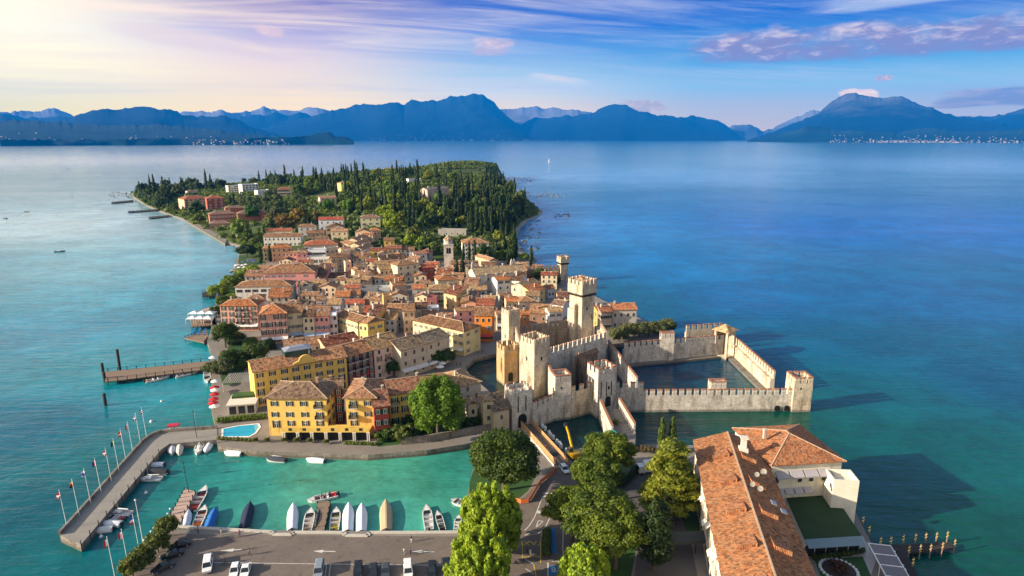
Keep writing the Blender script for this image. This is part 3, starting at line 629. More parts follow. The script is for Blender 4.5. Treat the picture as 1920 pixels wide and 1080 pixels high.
def ctower(label, P, ang, wx, wy, z0, z1, mat, kind='s', top=0.0, corbel=0.0, n=None, name='castle_tower', roof=None, slits=(), core=True, mat2=None):
    """square tower, front corner at P; local +x runs along angle ang, local +y to its left"""
    root = thing(name, label, 'castle tower', (P[0], P[1], 0), ang, 'towers of the castle')
    mb = MB(); mb.box(0, 0, z0, wx, wy, z1); c = corbel
    if c:
        for k in range(4): mb.box(-c * (k + 1) / 4, -c * (k + 1) / 4, z1 - 0.01 + 0.35 * k, wx + c * (k + 1) / 4, wy + c * (k + 1) / 4, z1 + 0.35 * (k + 1))
        zt = z1 + 1.4
        mb.box(-c, -c, zt, wx + c, wy + c, zt + top)
        zt += top
    else: zt = z1
    for (x0, y0, x1, y1) in ((-c, -c, wx + c, -c + 0.5), (-c, wy + c - 0.5, wx + c, wy + c), (-c, -c + 0.5, -c + 0.5, wy + c - 0.5), (wx + c - 0.5, -c + 0.5, wx + c, wy + c - 0.5)):
        mb.box(x0, y0, zt, x1, y1, zt + 1.0)
    mb.build('wall', mat, root)
    zt += 1.0; i = 0.26
    q = [(-c + i, -c + i), (wx + c - i, -c + i), (wx + c - i, wy + c - i), (-c + i, wy + c - i)]
    for k in range(4): merlons(root, q[k], q[(k + 1) % 4], zt, kind, mat2 or mat, 2.1, 0.68)
    for (face, u, z, sw, sh) in slits:
        s_ = MB()
        if face == 'x': s_.box(u - sw / 2, -0.04, z, u + sw / 2, 0.3, z + sh)                  # on the face toward -y
        else: s_.box(-0.04, u - sw / 2, z, 0.3, u + sw / 2, z + sh)                            # on the face toward -x
        s_.build('window', M['dark'], root)
    if c:
        hole = MB()
        for k in range(9):
            x = -c + (k + 0.5) * (wx + 2 * c) / 9; hole.box(x - 0.28, -c - 0.05, z1 + 0.2, x + 0.28, -c + 0.2, z1 + 1.25)
            y = -c + (k + 0.5) * (wy + 2 * c) / 9; hole.box(-c - 0.05, y - 0.28, z1 + 0.2, -c + 0.2, y + 0.28, z1 + 1.25)
        hole.build('machicolation', M['dark'], root)
    if roof:
        r = MB(); cx_, cy_ = wx / 2, wy / 2; a = roof
        r.box(cx_ - a * 0.8, cy_ - a * 0.8, zt - 1, cx_ + a * 0.8, cy_ + a * 0.8, zt + 1.2, 1)
        r.solid([(cx_ - a, cy_ - a, zt + 1.2), (cx_ + a, cy_ - a, zt + 1.2), (cx_ + a, cy_ + a, zt + 1.2), (cx_ - a, cy_ + a, zt + 1.2), (cx_, cy_, zt + 2.9)],
                [(0, 1, 4), (1, 2, 4), (2, 3, 4), (3, 0, 4), (3, 2, 1, 0)], 0)
        link('roof', r.mesh('roof', [M['roof'], mat]), root, color=(0.42, 0.26, 0.15))
    return root
def inner_wall_dir(p, q): return math.atan2(q.y - p.y, q.x - p.x)
# the main court: south-west tower T, keep K, west tower Wt; axes follow the long south curtain
sA = W(1030, 650, 15.0); sB = W(1134, 622, 15.0)
TH = inner_wall_dir(sA, sB)
ux = Vector((math.cos(TH), math.sin(TH))); uy = Vector((-math.sin(TH), math.cos(TH)))
Tc = W(1001, 748, 0.5); T0 = Vector((Tc.x, Tc.y))
def loc(a, b): return T0 + ux * a + uy * b           # castle coordinates: a along the south curtain, b back from it
print('castle angle', math.degrees(TH), T0, (sB - sA).length)
CS, CW_, CO, CB = M['castle'], M['castle_white'], M['castle_ochre'], M['castle_brown']
def cut(mb_fn, name, root, mat):
    mb = MB(); mb_fn(mb); return mb.build(name, mat, root)
def arch(mb, x0, x1, z0, zs, y, n=8):            # dark round-headed opening on a face y=const
    r = (x1 - x0) / 2; cx_ = (x0 + x1) / 2
    P = [(x0, z0), (x1, z0)] + [(cx_ + r * math.cos(math.pi * k / n), zs + r * math.sin(math.pi * k / n)) for k in range(n + 1)]
    mb.solid([(a, y, b) for a, b in P] + [(a, y + 0.35, b) for a, b in P], [tuple(range(len(P))), tuple(range(len(P), 2 * len(P)))[::-1]] + [(i, len(P) + i, len(P) + (i + 1) % len(P), (i + 1) % len(P)) for i in range(len(P))])
Kp = W(1092.5, 524, 34.0); Wp = W(953.7, 580, 24.0)
keep = ctower('tall main keep tower of the castle with corbelled battlements and a small tiled cap', Kp, TH, 7.1, 7.3, 0, 26.4, CS, 's', top=2.6, corbel=0.65, name='castle_keep', roof=2.6,
              slits=[('x', 3.0, 20.5, 0.7, 1.4), ('x', 6.0, 16.5, 0.5, 1.8), ('y', 3.4, 22.0, 0.5, 1.3), ('y', 3.6, 12.5, 0.7, 2.0), ('y', 4.4, 6.0, 0.45, 1.3)])
tw = ctower('square cream tower at the near corner of the castle court, lit on its left side', loc(0, 0), TH, 7.3, 7.6, -1, 19.2, CS, 's', slits=[('x', 3.4, 14.0, 0.8, 1.3), ('y', 4.0, 13.6, 0.7, 1.5), ('x', 5.5, 15.2, .3, .5)])
wt = ctower('castle tower behind the ochre barbican, with a brown right side', Wp, R(32), 5.4, 5.6, 0, 20.4, CS, 's', slits=[('y', 2.6, 11.5, 0.6, 1.4), ('x', 2.6, 13, .5, .9)])
bt = ctower('low ochre barbican tower standing at the town moat with a patch of bare orange plaster', W(945.7, 724, 0), R(27), 6.3, 6.6, -2, 12.4, CO, 's', slits=[('y', 2.2, 5.0, .5, 5.5), ('y', 4.4, 5.0, .5, 5.5)])
cut(lambda m: arch(m, 1.6, 3.6, 1.6, 4.0, -0.05), 'portal', bt, M['dark'])
bt.children[-1].rotation_euler = (0, 0, -math.pi / 2); bt.children[-1].location = (0, 6.2, 0)
A1 = loc(0.8, 7.4); 
cwall('tall castle curtain between the near corner tower and the brown tower', Wp.xy + Vector((3.4, 0.5)), loc(1.4, 7.2), 0, 13.6, 1.6, CS, 's', 2.1)
cwall('long south curtain of the castle in front of the keep', loc(7.3, 6.6), W(1134, 622, 15.0), 0, 12.0, 1.8, CW_, 's', 2.5)
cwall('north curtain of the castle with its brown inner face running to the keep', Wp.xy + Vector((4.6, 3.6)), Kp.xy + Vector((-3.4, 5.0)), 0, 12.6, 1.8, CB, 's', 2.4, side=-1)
se = W(1134, 622, 15.0)
cwall('short east curtain closing the castle court behind the keep', se.xy, Kp.xy + Vector((7.5, 8.5)), 0, 12.0, 1.8, CS, 's', 2.4)
slab('castle_ground', [tuple(loc(1, 1)), tuple(loc(8, 6)), (se.x, se.y), (Kp.x + 8, Kp.y + 9), (Kp.x - 3, Kp.y + 7), (Wp.x, Wp.y + 5), (Wp.x + 1, Wp.y)], -6, 1.4, M['quay'], M['paving'])
hall = thing('tower_stump', 'small wall turret beside the keep on its left', 'castle turret', Kp.xy.to_3d() + Vector((-3.0, 1.0, 0)), TH)
mb = MB(); mb.box(0, 0, 0, 3, 4, 21.0); mb.build('wall', CS, hall); merlons(hall, (0.2, 0.3), (2.8, 0.3), 21.0, 's', CS, 1.2, 0.5)
# inner ravelin between the south curtain and the water gate
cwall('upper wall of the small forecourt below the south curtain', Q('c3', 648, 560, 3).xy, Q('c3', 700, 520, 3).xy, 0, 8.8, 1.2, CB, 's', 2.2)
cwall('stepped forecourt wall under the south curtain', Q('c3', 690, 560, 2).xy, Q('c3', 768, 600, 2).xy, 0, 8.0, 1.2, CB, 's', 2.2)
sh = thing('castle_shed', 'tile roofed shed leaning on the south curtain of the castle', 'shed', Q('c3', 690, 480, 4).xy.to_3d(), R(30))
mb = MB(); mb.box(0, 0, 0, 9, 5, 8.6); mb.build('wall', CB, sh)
mb = MB(); mb.solid([(-.4, -.5, 8.6), (9.4, -.5, 8.6), (9.4, 5.2, 11.0), (-.4, 5.2, 11.0), (-.4, -.5, 8.9), (9.4, -.5, 8.9), (9.4, 5.2, 11.3), (-.4, 5.2, 11.3)], [(0, 3, 2, 1), (4, 5, 6, 7), (0, 1, 5, 4), (1, 2, 6, 5), (2, 3, 7, 6), (3, 0, 4, 7)])
link('roof', mb.mesh('roof', M['roof']), sh, color=(0.24, 0.15, 0.10))
# town gate and lower outer works
G1 = ctower('pale town gate tower with two drawbridge slots over a dark arch', W(960.4, 813, 0), R(22), 6.8, 6.6, -3, 12.6, CW_, 'f', slits=[('x', 2.0, 6.8, .35, 5.2), ('x', 4.6, 6.8, .35, 5.2)], name='gate_tower')
for ch in list(G1.children):
    if ch.name.startswith('merlon'): ch.scale = (0.5, 0.8, 0.35)
cut(lambda m: arch(m, 2.0, 4.9, 1.6, 4.6, -0.05), 'portal', G1, M['dark'])
S1 = ctower('pale square wall tower between the town gate and the water gate', W(1039.7, 789, 0), R(14), 5.5, 5.6, -3, 12.4, CW_, 'f', slits=[('x', 2.2, 10.8, .5, .7)])
G2 = ctower('pale water gate tower with three long drawbridge slots above its arch', W(1119, 785, 0), R(24), 7.1, 7.0, -3, 14.2, CW_, 'f', slits=[('x', 1.3, 7.2, .35, 5.2), ('x', 3.3, 7.2, .35, 5.2), ('x', 5.2, 7.2, .35, 5.2), ('x', 4.2, 9.6, .7, 1.1)], name='gate_tower')
cut(lambda m: arch(m, 3.0, 5.1, 3.6, 6.2, -0.05), 'portal', G2, M['dark'])
cwall('low pale wall right of the town gate', W(998, 806, 0).xy, W(1041, 786, 0).xy, -3, 6.4, 1.2, CW_, 'f', 2.3, batter=.3)
cwall('higher wall climbing from the corner tower to the pale wall tower', loc(6.5, -.5), W(1044, 780, 0).xy, -3, 9.4, 1.2, CW_, 'f', 2.3)
cwall('moat wall between the pale wall tower and the water gate', W(1068, 784, 0).xy, W(1106, 774, 0).xy, -3, 8.2, 1.4, CS, 'f', 3.2, batter=.4)
# causeway of the water gate
deck = [Q('M', 350, 700, 4), Q('M', 545, 680, 4), Q('M', 650, 830, 4), Q('M', 715, 960, 4), Q('M', 700, 1050, 4), Q('M', 480, 1050, 4), Q('M', 425, 900, 4)]
slab('causeway', [tuple(p)[:2] for p in deck], -4, 4.0, CW_, M['paving'])
cwall('left parapet of the causeway with brick capped merlons', Q('M', 352, 690, 4).xy, Q('M', 470, 960, 4).xy, -3, 4.3, .7, CW_, 'f', 2.0, side=-1, name='parapet_wall', batter=.4)
cwall('right parapet of the causeway with brick capped merlons', Q('M', 548, 670, 4).xy, Q('M', 700, 930, 4).xy, -3, 4.3, .7, CW_, 'f', 2.0, side=1, name='parapet_wall', batter=.4)
# the walled dock
d0 = W(1150, 771, 0); d1 = W(1203, 771, 0); d2 = W(1482, 769, 0)
cwall('high part of the dock front wall next to the water gate', d0.xy, d1.xy, -3, 7.6, 1.8, CW_, 'f', 2.6, batter=.5)
fw = cwall('long crenellated front wall of the castle dock', d1.xy, d2.xy, -3, 4.9, 1.6, CW_, 'f', 2.5, batter=.5)
for px in (1450, 1468):
    u = (W(px, 765, 0) - d1).length
    cut(lambda m: arch(m, u - .9, u + .9, .3, 1.2, -1.15), 'culvert', fw, M['dark'])
ctower('small square turret in the middle of the dock front wall', W(1329, 771, 0).xy + Vector((0, .1)), R(0.3), 5.4, 3.0, 2.6, 7.4, CW_, 'f', slits=[('x', 2.6, 5.6, .4, .8)])
ctower('square corner tower of the dock standing in the lake', W(1484, 773, 0), R(1.5), 6.3, 6.3, -3, 9.2, CS, 'f', slits=[('x', 2.4, 8.0, .5, .8)])
e0 = W(1446, 738, 0); e1 = W(1376, 670, 0)
cwall('east wall of the castle dock with a sunlit inner face', e0.xy, e1.xy, -3, 5.6, 1.6, CS, 'f', 2.5, side=1)
mb = MB(); mb.beam(e0 + Vector((-2.2, 0, .1)), e1 + Vector((-2.2, 0, .1)), 2.6, 1.6); tag(mb.build('dock_ledge', M['quay']), 'stone ledge at the foot of the east dock wall', 'ledge')
nt = thing('lookout_tower', 'open lookout tower with a tan pyramid roof at the far dock corner', 'tower', W(1361, 676, 0).xy.to_3d(), R(42))
mb = MB()
for x, y in ((0, 0), (5.3, 0), (0, 5.3), (5.3, 5.3)): mb.box(x, y, -3, x + .9, y + .9, 12)
mb.box(.9, 5.4, -3, 5.3, 6.1, 12); mb.box(5.4, .9, -3, 6.1, 5.3, 12); mb.box(.9, .1, -3, 5.3, 6.1, 1.0); mb.box(.9, .1, 10.0, 5.3, .7, 12); mb.build('wall', CS, nt)
mb = MB(); mb.solid([(-1, -1, 12), (7.2, -1, 12), (7.2, 7.2, 12), (-1, 7.2, 12), (3.1, 3.1, 14.6)], [(0, 1, 4), (1, 2, 4), (2, 3, 4), (3, 0, 4), (3, 2, 1, 0)]); link('roof', mb.mesh('roof', M['roof']), nt, color=(0.50, 0.33, 0.17))
n0 = W(1168, 684, 0); n1 = W(1352, 667, 0)
cwall('north wall of the castle dock behind the pool', n0.xy, n1.xy, -3, 6.6, 1.8, CW_, 'f', 2.6)
mb = MB(); mb.beam(n0 + Vector((2, -2.0, .1)), n1 + Vector((0, -2.0, .1)), 2.4, 1.4); tag(mb.build('dock_ledge', M['quay']), 'stone ledge at the foot of the north dock wall', 'ledge')
ctower('wall turret on two buttresses in the north dock wall', W(1237, 679.5, 0), R(3), 5.6, 2.4, -3, 9.6, CW_, 'f')
cwall('north dock wall high battlements toward the lookout tower', W(1283, 660, 0).xy, W(1350, 655, 0).xy, -3, 9.0, 1.4, CS, 'f', 2.4)
cwall('narrow west wall of the castle dock seen along its top', Q('c4', 95, 262, 7).xy, Q('c4', 310, 545, 7).xy, -3, 5.8, 1.8, CW_, 'f', 2.4, side=1)
# old town wall with its round-topped tower on the far shore
rt = ctower('lone crenellated tower of the town wall on the lake behind the church', Q('C', 1690, 800, 0), R(20), 5.0, 5.2, -3, 11.5, CS, 's', top=.8, corbel=.5)
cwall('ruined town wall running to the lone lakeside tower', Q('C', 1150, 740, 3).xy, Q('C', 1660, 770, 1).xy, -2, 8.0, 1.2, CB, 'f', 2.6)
# ================================================================== BUILDINGS
def window_mesh(kind):
    mb = MB()
    if kind == 'open':          # casement with its shutters folded back
        mb.box(-.62, -.07, 0, .62, .02, 1.62, 0); mb.box(-.42, -.09, .16, -.07, .0, 1.44, 1); mb.box(.07, -.09, .16, .42, .0, 1.44, 1)
        mb.box(-1.12, -.12, .04, -.60, -.02, 1.58, 2); mb.box(.60, -.12, .04, 1.12, -.02, 1.58, 2)
    elif kind == 'shut':        # closed shutters
        mb.box(-.6, -.06, 0, .6, .02, 1.7, 0); mb.box(-.5, -.11, .06, -.01, .0, 1.64, 2); mb.box(.01, -.11, .06, .5, .0, 1.64, 2)
    elif kind == 'dark':        # plain dark opening with a stone surround
        mb.box(-.62, -.05, -.08, .62, .02, 1.6, 0); mb.box(-.5, -.08, .0, .5, .0, 1.52, 1)
    elif kind == 'wide':        # broad strip window
        mb.box(-1.6, -.06, 0, 1.6, .02, 1.7, 0)
        for k in range(4): mb.box(-1.5 + k * .77, -.09, .08, -.82 + k * .77, .0, 1.62, 1)
    elif kind == 'tall':        # french window
        mb.box(-.65, -.06, 0, .65, .02, 2.3, 0); mb.box(-.46, -.09, .1, .46, .0, 2.1, 1); mb.box(-.08, -.11, .05, .08, .0, 2.22, 0); mb.box(-.46, -.11, 1.45, .46, .0, 1.58, 0)
        mb.box(-1.14, -.12, .02, -.63, -.02, 2.28, 2); mb.box(.63, -.12, .02, 1.14, -.02, 2.28, 2)
    return mb.mesh('window', [M['trim'], M['glass'], M['shutter']])
WIN = {k: window_mesh(k) for k in ('open', 'shut', 'dark', 'wide', 'tall')}
def balcony_mesh(wd=2.6, dp=1.1):
    mb = MB(); mb.box(-wd / 2, -dp, -.18, wd / 2, .05, 0)
    for k in range(9): x = -wd / 2 + .05 + (wd - .1) * k / 8; mb.box(x - .03, -dp, 0, x + .03, -dp + .05, 1, 1)
    for x in (-wd / 2, wd / 2 - .05): mb.box(x, -dp + .05, 0, x + .05, 0, 1.0, 1)
    mb.box(-wd / 2, -dp - .02, 1, wd / 2, -dp + .07, 1.06, 1)
    return mb.mesh('balcony', [M['trim'], M['iron']])
BALC = balcony_mesh()
def chimney_mesh():
    mb = MB(); mb.box(-.35, -.3, -1, .35, .3, 1.1); mb.box(-.45, -.4, 1.1, .45, .4, 1.22); mb.box(-.3, -.25, 1.22, .3, .25, 1.45); mb.box(-.5, -.42, 1.45, .5, .42, 1.55)
    return mb.mesh('chimney', M['plaster'])
CHIM = chimney_mesh()
def awning_mesh():
    mb = MB(); mb.solid([(-2, -1.6, 0), (2, -1.6, 0), (2, 0, .8), (-2, 0, .8), (-2, -1.6, -.25), (2, -1.6, -.25), (2, 0, .72), (-2, 0, .72)],
                        [(0, 1, 2, 3), (7, 6, 5, 4), (4, 5, 1, 0), (5, 6, 2, 1), (6, 7, 3, 2), (7, 4, 0, 3)])
    return mb.mesh('awning', M['cloth'])
AWN = awning_mesh()
def wall_and_roof(root, w_, d, h, roof, pitch, ov, z0=-3.0, wallmat=None, wc=(.6, .5, .4), rc=(.4, .2, .1), roofname='roof', roofmat=None):
    wallmat = wallmat or M['plaster']
    mb = MB(); mb.box(0, 0, z0, w_, d, h)
    rf = MB(); t = 0.2; e = h + 0.02
    if roof in 'gp':
        along = roof == 'g'
        A, Bq = (w_, d) if along else (d, w_)
        def P(a, b, z): return (a, b, z) if along else (b, a, z)
        hr = Bq / 2 * pitch
        for a in (0.02, A - 0.02):
            mb.face([P(a, 0, h), P(a, Bq, h), P(a, Bq / 2, h + hr)] if (a > 1) == along else [P(a, Bq, h), P(a, 0, h), P(a, Bq / 2, h + hr)])
        lo = h - ov * pitch
        for s_ in (0, 1):
            y0 = -ov if s_ == 0 else Bq + ov; ym = Bq / 2
            q = [P(-ov, y0, lo + .02), P(A + ov, y0, lo + .02), P(A + ov, ym, h + hr + .02), P(-ov, ym, h + hr + .02)]
            top = [(x, y, z + t) for x, y, z in q]
            F = [(0, 3, 2, 1), (4, 5, 6, 7), (0, 1, 5, 4), (1, 2, 6, 5), (2, 3, 7, 6), (3, 0, 4, 7)]
            if (s_ == 1) == along: F = [f[::-1] for f in F]
            rf.solid(q + top, F)
        zr = h + hr; rf.beam(P(-ov, Bq / 2, zr + t + .02), P(A + ov, Bq / 2, zr + t + .02), .34, .2, 1)
    elif roof == 'h':
        if w_ >= d: r0, r1 = (d / 2, d / 2), (w_ - d / 2, d / 2); hr = (d / 2 + ov) * pitch
        else: r0, r1 = (w_ / 2, w_ / 2), (w_ / 2, d - w_ / 2); hr = (w_ / 2 + ov) * pitch
        b = [(-ov, -ov), (w_ + ov, -ov), (w_ + ov, d + ov), (-ov, d + ov)]
        pts = [(x, y, e - .02) for x, y in b] + [(x, y, e + t) for x, y in b] + [(r0[0], r0[1], e + t + hr), (r1[0], r1[1], e + t + hr)]
        F = [(3, 2, 1, 0), (0, 1, 5, 4), (1, 2, 6, 5), (2, 3, 7, 6), (3, 0, 4, 7)]
        if abs(w_ - d) < .05: pts = pts[:9]; F += [(4, 5, 8), (5, 6, 8), (6, 7, 8), (7, 4, 8)]
        elif w_ > d: F += [(4, 5, 9, 8), (5, 6, 9), (6, 7, 8, 9), (7, 4, 8)]
        else: F += [(4, 5, 8), (5, 6, 9, 8), (6, 7, 9), (7, 4, 8, 9)]
        rf.solid(pts, F); zr = e + hr
        q0, q1 = Vector(pts[8]), Vector(pts[-1])
        if (q0 - q1).length > .3: rf.beam(q0, q1, .32, .2, 1)
        for k_ in range(4):
            c_ = Vector(pts[4 + k_]); n_ = q0 if (c_ - q0).length < (c_ - q1).length else q1; rf.beam(c_, n_, .26, .18, 1)
    elif roof == 's':
        hr = d * pitch
        for a in (0.02, w_ - .02): mb.face([(a, 0, h), (a, d, h), (a, d, h + hr)][:: 1 if a > 1 else -1])
        mb.face([(0, d, h), (0, d, h + hr), (w_, d, h + hr), (w_, d, h)])
        q = [(-ov, -ov, h - ov * pitch + .02), (w_ + ov, -ov, h - ov * pitch + .02), (w_ + ov, d + ov, h + hr + ov * pitch + .02), (-ov, d + ov, h + hr + ov * pitch + .02)]
        rf.solid(q + [(x, y, z + t) for x, y, z in q], [(0, 3, 2, 1), (4, 5, 6, 7), (0, 1, 5, 4), (1, 2, 6, 5), (2, 3, 7, 6), (3, 0, 4, 7)])
        zr = h + hr
    else:
        for (x0, y0, x1, y1) in ((0, 0, w_, .3), (0, d - .3, w_, d), (0, .3, .3, d - .3), (w_ - .3, .3, w_, d - .3)): mb.box(x0, y0, h, x1, y1, h + .9)
        rf.box(.3, .3, h - .02, w_ - .3, d - .3, h + .12); zr = h
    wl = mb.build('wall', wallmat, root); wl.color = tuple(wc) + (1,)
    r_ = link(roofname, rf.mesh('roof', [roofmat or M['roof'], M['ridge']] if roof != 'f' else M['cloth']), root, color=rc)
    return wl, r_, zr
WOODS = [(.10, .05, .03), (.06, .09, .06), (.12, .07, .04), (.16, .14, .12)]
HOUSES = []
hr_ = random.Random(11)
def house(crop, L, Rr, h, d, roof, wc, rc, floors, cols, label, win='dark', name='house', cat='house', shut=None, pitch=.36, ov=.45, z=None, chim=1, group='houses of the old town', sides=True, wallmat=None, fh=None, balc=(), awn=None, skyl=0, roofmat=None):
    ox, oy, s = CROP[crop]; l = (ox + L[0] / s, oy + L[1] / s); r = (ox + Rr[0] / s, oy + Rr[1] / s)
    g = z if z is not None else TZ
    if z is None:
        for _ in range(8):
            p = W((l[0] + r[0]) / 2, (l[1] + r[1]) / 2, g + h); g = .5 * g + .5 * gz(p.x, p.y)
    A, Bp = W(*l, g + h), W(*r, g + h)
    dv = Bp - A; w_ = math.hypot(dv.x, dv.y); ang = math.atan2(dv.y, dv.x)
    root = thing(name, label, cat, (A.x, A.y, g), ang, group)
    kf = hr_.uniform(.55, .95) if group == 'houses of the old town' else .85
    wl, rf, zr = wall_and_roof(root, w_, d, h, roof, pitch, ov, -4, wallmat, wc, [v * kf * m_ for v, m_ in zip(rc, (.97, .98, .9))], roofmat=roofmat)
    HOUSES.append((A.x, A.y, ang, w_, d, label))
    sc_ = shut or hr_.choice(WOODS)
    fh = fh or h / max(floors, 1) ; kinds = win if isinstance(win, (list, tuple)) else [win]
    toC = Vector((-A.x, -A.y, 0)); 
    def put(px_, py_, rz, zz, kind, ok=True):
        o = link('window', WIN[kind], root, (px_, py_, zz), rz, color=sc_)
    for f_ in range(floors):
        zz = h - fh * (f_ + 1) + fh * .28
        kd = kinds[min(f_, len(kinds) - 1)]
        if zz < -1: break
        for c in range(cols):
            xx = (c + .5) / cols * w_ + (hr_.uniform(-.15, .15) if cols > 1 else 0)
            if (f_, c) in balc: link('balcony', BALC, root, (xx, 0, zz - .4))
            elif hr_.random() < 0.04: continue
            put(xx, 0, 0, zz, kd)
        if sides and d > 4:
            ns = max(1, int(d // 4))
            for c in range(ns):
                yy = (c + .5) / ns * d
                if hr_.random() < .25: continue
                if -A.x < 0: put(0, yy, -math.pi / 2, zz, kd)          # house right of the camera axis shows its left side
                if -A.x > 0: put(w_, yy, math.pi / 2, zz, kd)
            if abs(ang) > .15 and ang < 0:
                pass
    for k in range(chim):
        if roof != 'f':
            link('chimney', CHIM, rf, (hr_.uniform(.15, .85) * w_, d * hr_.uniform(.35, .6), zr - .2), hr_.choice((0, math.pi / 2)), color=hr_.choice([(.5, .42, .34), (.42, .25, .17), (.62, .56, .5)]))
    for k in range(skyl):
        sk = MB(); sk.beam((w_ * (k + .6) / (skyl + .4), d * .22, h + d * .22 * pitch + .28), (w_ * (k + .6) / (skyl + .4), d * .34, h + d * .34 * pitch + .28), 1.0, .12); sk.build('skylight', M['metal'], rf)
    if awn:
        n = max(1, int(w_ // 4.2))
        for k in range(n): link('awning', AWN, root, ((k + .5) * w_ / n, 0, awn[0]), color=awn[1]).scale = (w_ / n / 4.1, 1, 1)
    return root
# wall and roof colours (albedo)
CREAM, WHITE, PINK, ROSE, YEL, OCH, TAN, ORG, RED, GRY, STO, PEA, BRK = ((.64, .53, .34), (.68, .65, .60), (.68, .36, .27), (.66, .29, .26), (.74, .49, .12), (.64, .38, .10), (.50, .37, .25), (.72, .22, .02), (.34, .06, .045), (.36, .34, .32), (.46, .40, .32), (.62, .45, .30), (.42, .22, .14))
rORG, rRED, rBRN, rTAN, rDRK, rMIX, rPNK, rMAU, rGRY = ((.52, .18, .065), (.47, .105, .05), (.31, .15, .08), (.46, .28, .145), (.13, .066, .045), (.40, .205, .11), (.50, .27, .16), (.27, .155, .13), (.26, .19, .13))
H = house
# --- lakeside and lower town, left
H('D', (95, 432), (650, 428), 12, 10, 'h', PINK, rORG, 4, 5, 'pink hotel wing with four rows of small dark balconies and an orange hip roof', 'tall', shut=(.05, .07, .05), balc={(f, c) for f in range(3) for c in (2, 3)}, awn=(2.6, (.75, .73, .7)))
H('D', (690, 565), (1095, 540), 13.5, 13, 'h', PINK, rORG, 4, 4, 'pink corner building with a big orange pyramid roof over white shop awnings', ['tall', 'tall', 'tall', 'wide'], shut=(.04, .03, .03), pitch=.5, awn=(2.4, (.74, .72, .70)))
H('D', (1105, 540), (1330, 520), 12.5, 13, 'g', CREAM, rMIX, 3, 3, 'cream three storey house right of the pink pyramid roofed building', 'open', shut=(.16, .17, .15), awn=(2.6, (.36, .45, .60)), pitch=.42)
H('D', (1340, 590), (1505, 585), 11, 10, 'g', CREAM, rDRK, 3, 2, 'narrow cream house with a dark roof terrace between two taller facades', 'dark', awn=(2.6, (.36, .45, .60)))
H('D', (1510, 578), (1730, 572), 11, 11, 'g', ROSE, rBRN, 3, 3, 'rose pink house with a glazed dormer strip in its brown roof', ['dark', 'open', 'dark'], shut=(.10, .12, .2), awn=(2.6, (.36, .45, .60)), skyl=2, pitch=.45)
H('D', (1735, 555), (1850, 550), 11, 8, 'f', (.62, .55, .55), (.7, .7, .7), 3, 2, 'pale lilac house with a white canopy on its roof terrace', 'dark', awn=(10.9, (.75, .75, .75)))
H('D', (325, 150), (1165, 130), 8.5, 12, 'h', WHITE, rBRN, 2, 7, 'long white lakeside building with wide windows under a brown hip roof', ['wide', 'dark'], fh=4.2)
H('D', (835, 250), (1170, 245), 7, 7, 'g', GRY, rMIX, 2, 4, 'low house with a mottled orange roof in front of the long white building', 'dark', chim=2)
H('D', (1320, 165), (1480, 160), 8, 8, 'f', (.2, .18, .16), (.25, .22, .2), 2, 2, 'dark stone stump of a tower with a flat top', 'dark')
H('D', (1540, 345), (1670, 340), 8, 8, 'g', (.52, .44, .46), rMIX, 2, 2, 'lilac grey house with a mottled brown roof behind the rose pink house', 'dark')
H('D', (1075, 1050), (1615, 985), 8, 9, 'g', STO, rPNK, 2, 4, 'house with a wide sandy orange roof behind the yellow hotel wing', 'dark')
H('E', (70, 1025), (575, 925), 8.5, 10, 'g', TAN, (.24, .065, .04), 2, 4, 'long dark red roofed house with small white vents along its roof', 'dark', chim=3)
H('A', (430, 905), (1200, 888), 10.5, 17, 'h', ROSE, rBRN, 3, 8, 'long pink palace with grey shutters and a white dormer on its broad brown roof', 'open', shut=(.22, .23, .24), chim=2, pitch=.42)
H('A', (1205, 950), (1355, 950), 7, 14, 's', (.4, .2, .18), rDRK, 2, 2, 'dark lean to roofed house joined to the right end of the long pink palace', 'dark')
H('A', (1370, 970), (1700, 955), 5, 11, 'g', WHITE, rDRK, 1, 4, 'low white house with a dark roof behind a row of potted palms', 'dark')
H('A', (420, 535), (545, 530), 9, 9, 'h', TAN, rORG, 3, 2, 'tan villa with cypress trees against its wall, left small hip roof', 'dark')
H('A', (548, 525), (850, 508), 10.5, 11, 'h', (.58, .34, .19), rORG, 3, 4, 'orange tan villa under a broad orange hip roof behind three cypresses', 'dark')
H('A', (750, 590), (930, 585), 7, 7, 'h', PINK, rTAN, 2, 3, 'pale pink house under a sandy pyramid roof next to the orange tan villa', 'dark')
H('A', (922, 597), (1085, 592), 7.5, 7, 'h', ROSE, rTAN, 2, 2, 'pink house with a sandy pyramid roof beside the white terraced hotel', 'dark')
H('A', (1095, 565), (1360, 560), 8, 8, 'f', (.66, .68, .72), (.3, .3, .3), 2, 4, 'white blue building with a dark glazed loggia and roof terrace', 'wide')
H('A', (1095, 690), (1410, 685), 7, 5, 'f', WHITE, (.6, .6, .6), 2, 4, 'white terrace front with tall dark windows below the glazed loggia', 'tall', shut=(.05, .05, .06))
H('A', (1362, 535), (1560, 522), 8, 8, 'f', STO, (.4, .36, .32), 2, 3, 'beige flat roofed house right of the glazed loggia', 'dark')
H('A', (1450, 665), (1700, 650), 8.5, 8, 'g', TAN, rBRN, 2, 3, 'tan house with planted terraces and a red brown roof', 'shut')
H('A', (1660, 745), (1750, 738), 8, 6, 'f', PEA, (.5, .4, .3), 2, 1, 'small peach coloured tower house with a flat top', 'dark')
H('A', (430, 353), (985, 345), 8, 10, 'g', WHITE, rBRN, 2, 9, 'long white house with a row of small upper windows near the beach', 'dark', chim=3)
H('A', (470, 264), (850, 256), 5.5, 8, 'g', CREAM, rRED, 1, 6, 'low house with a plain red roof behind the long white beach house', 'dark')
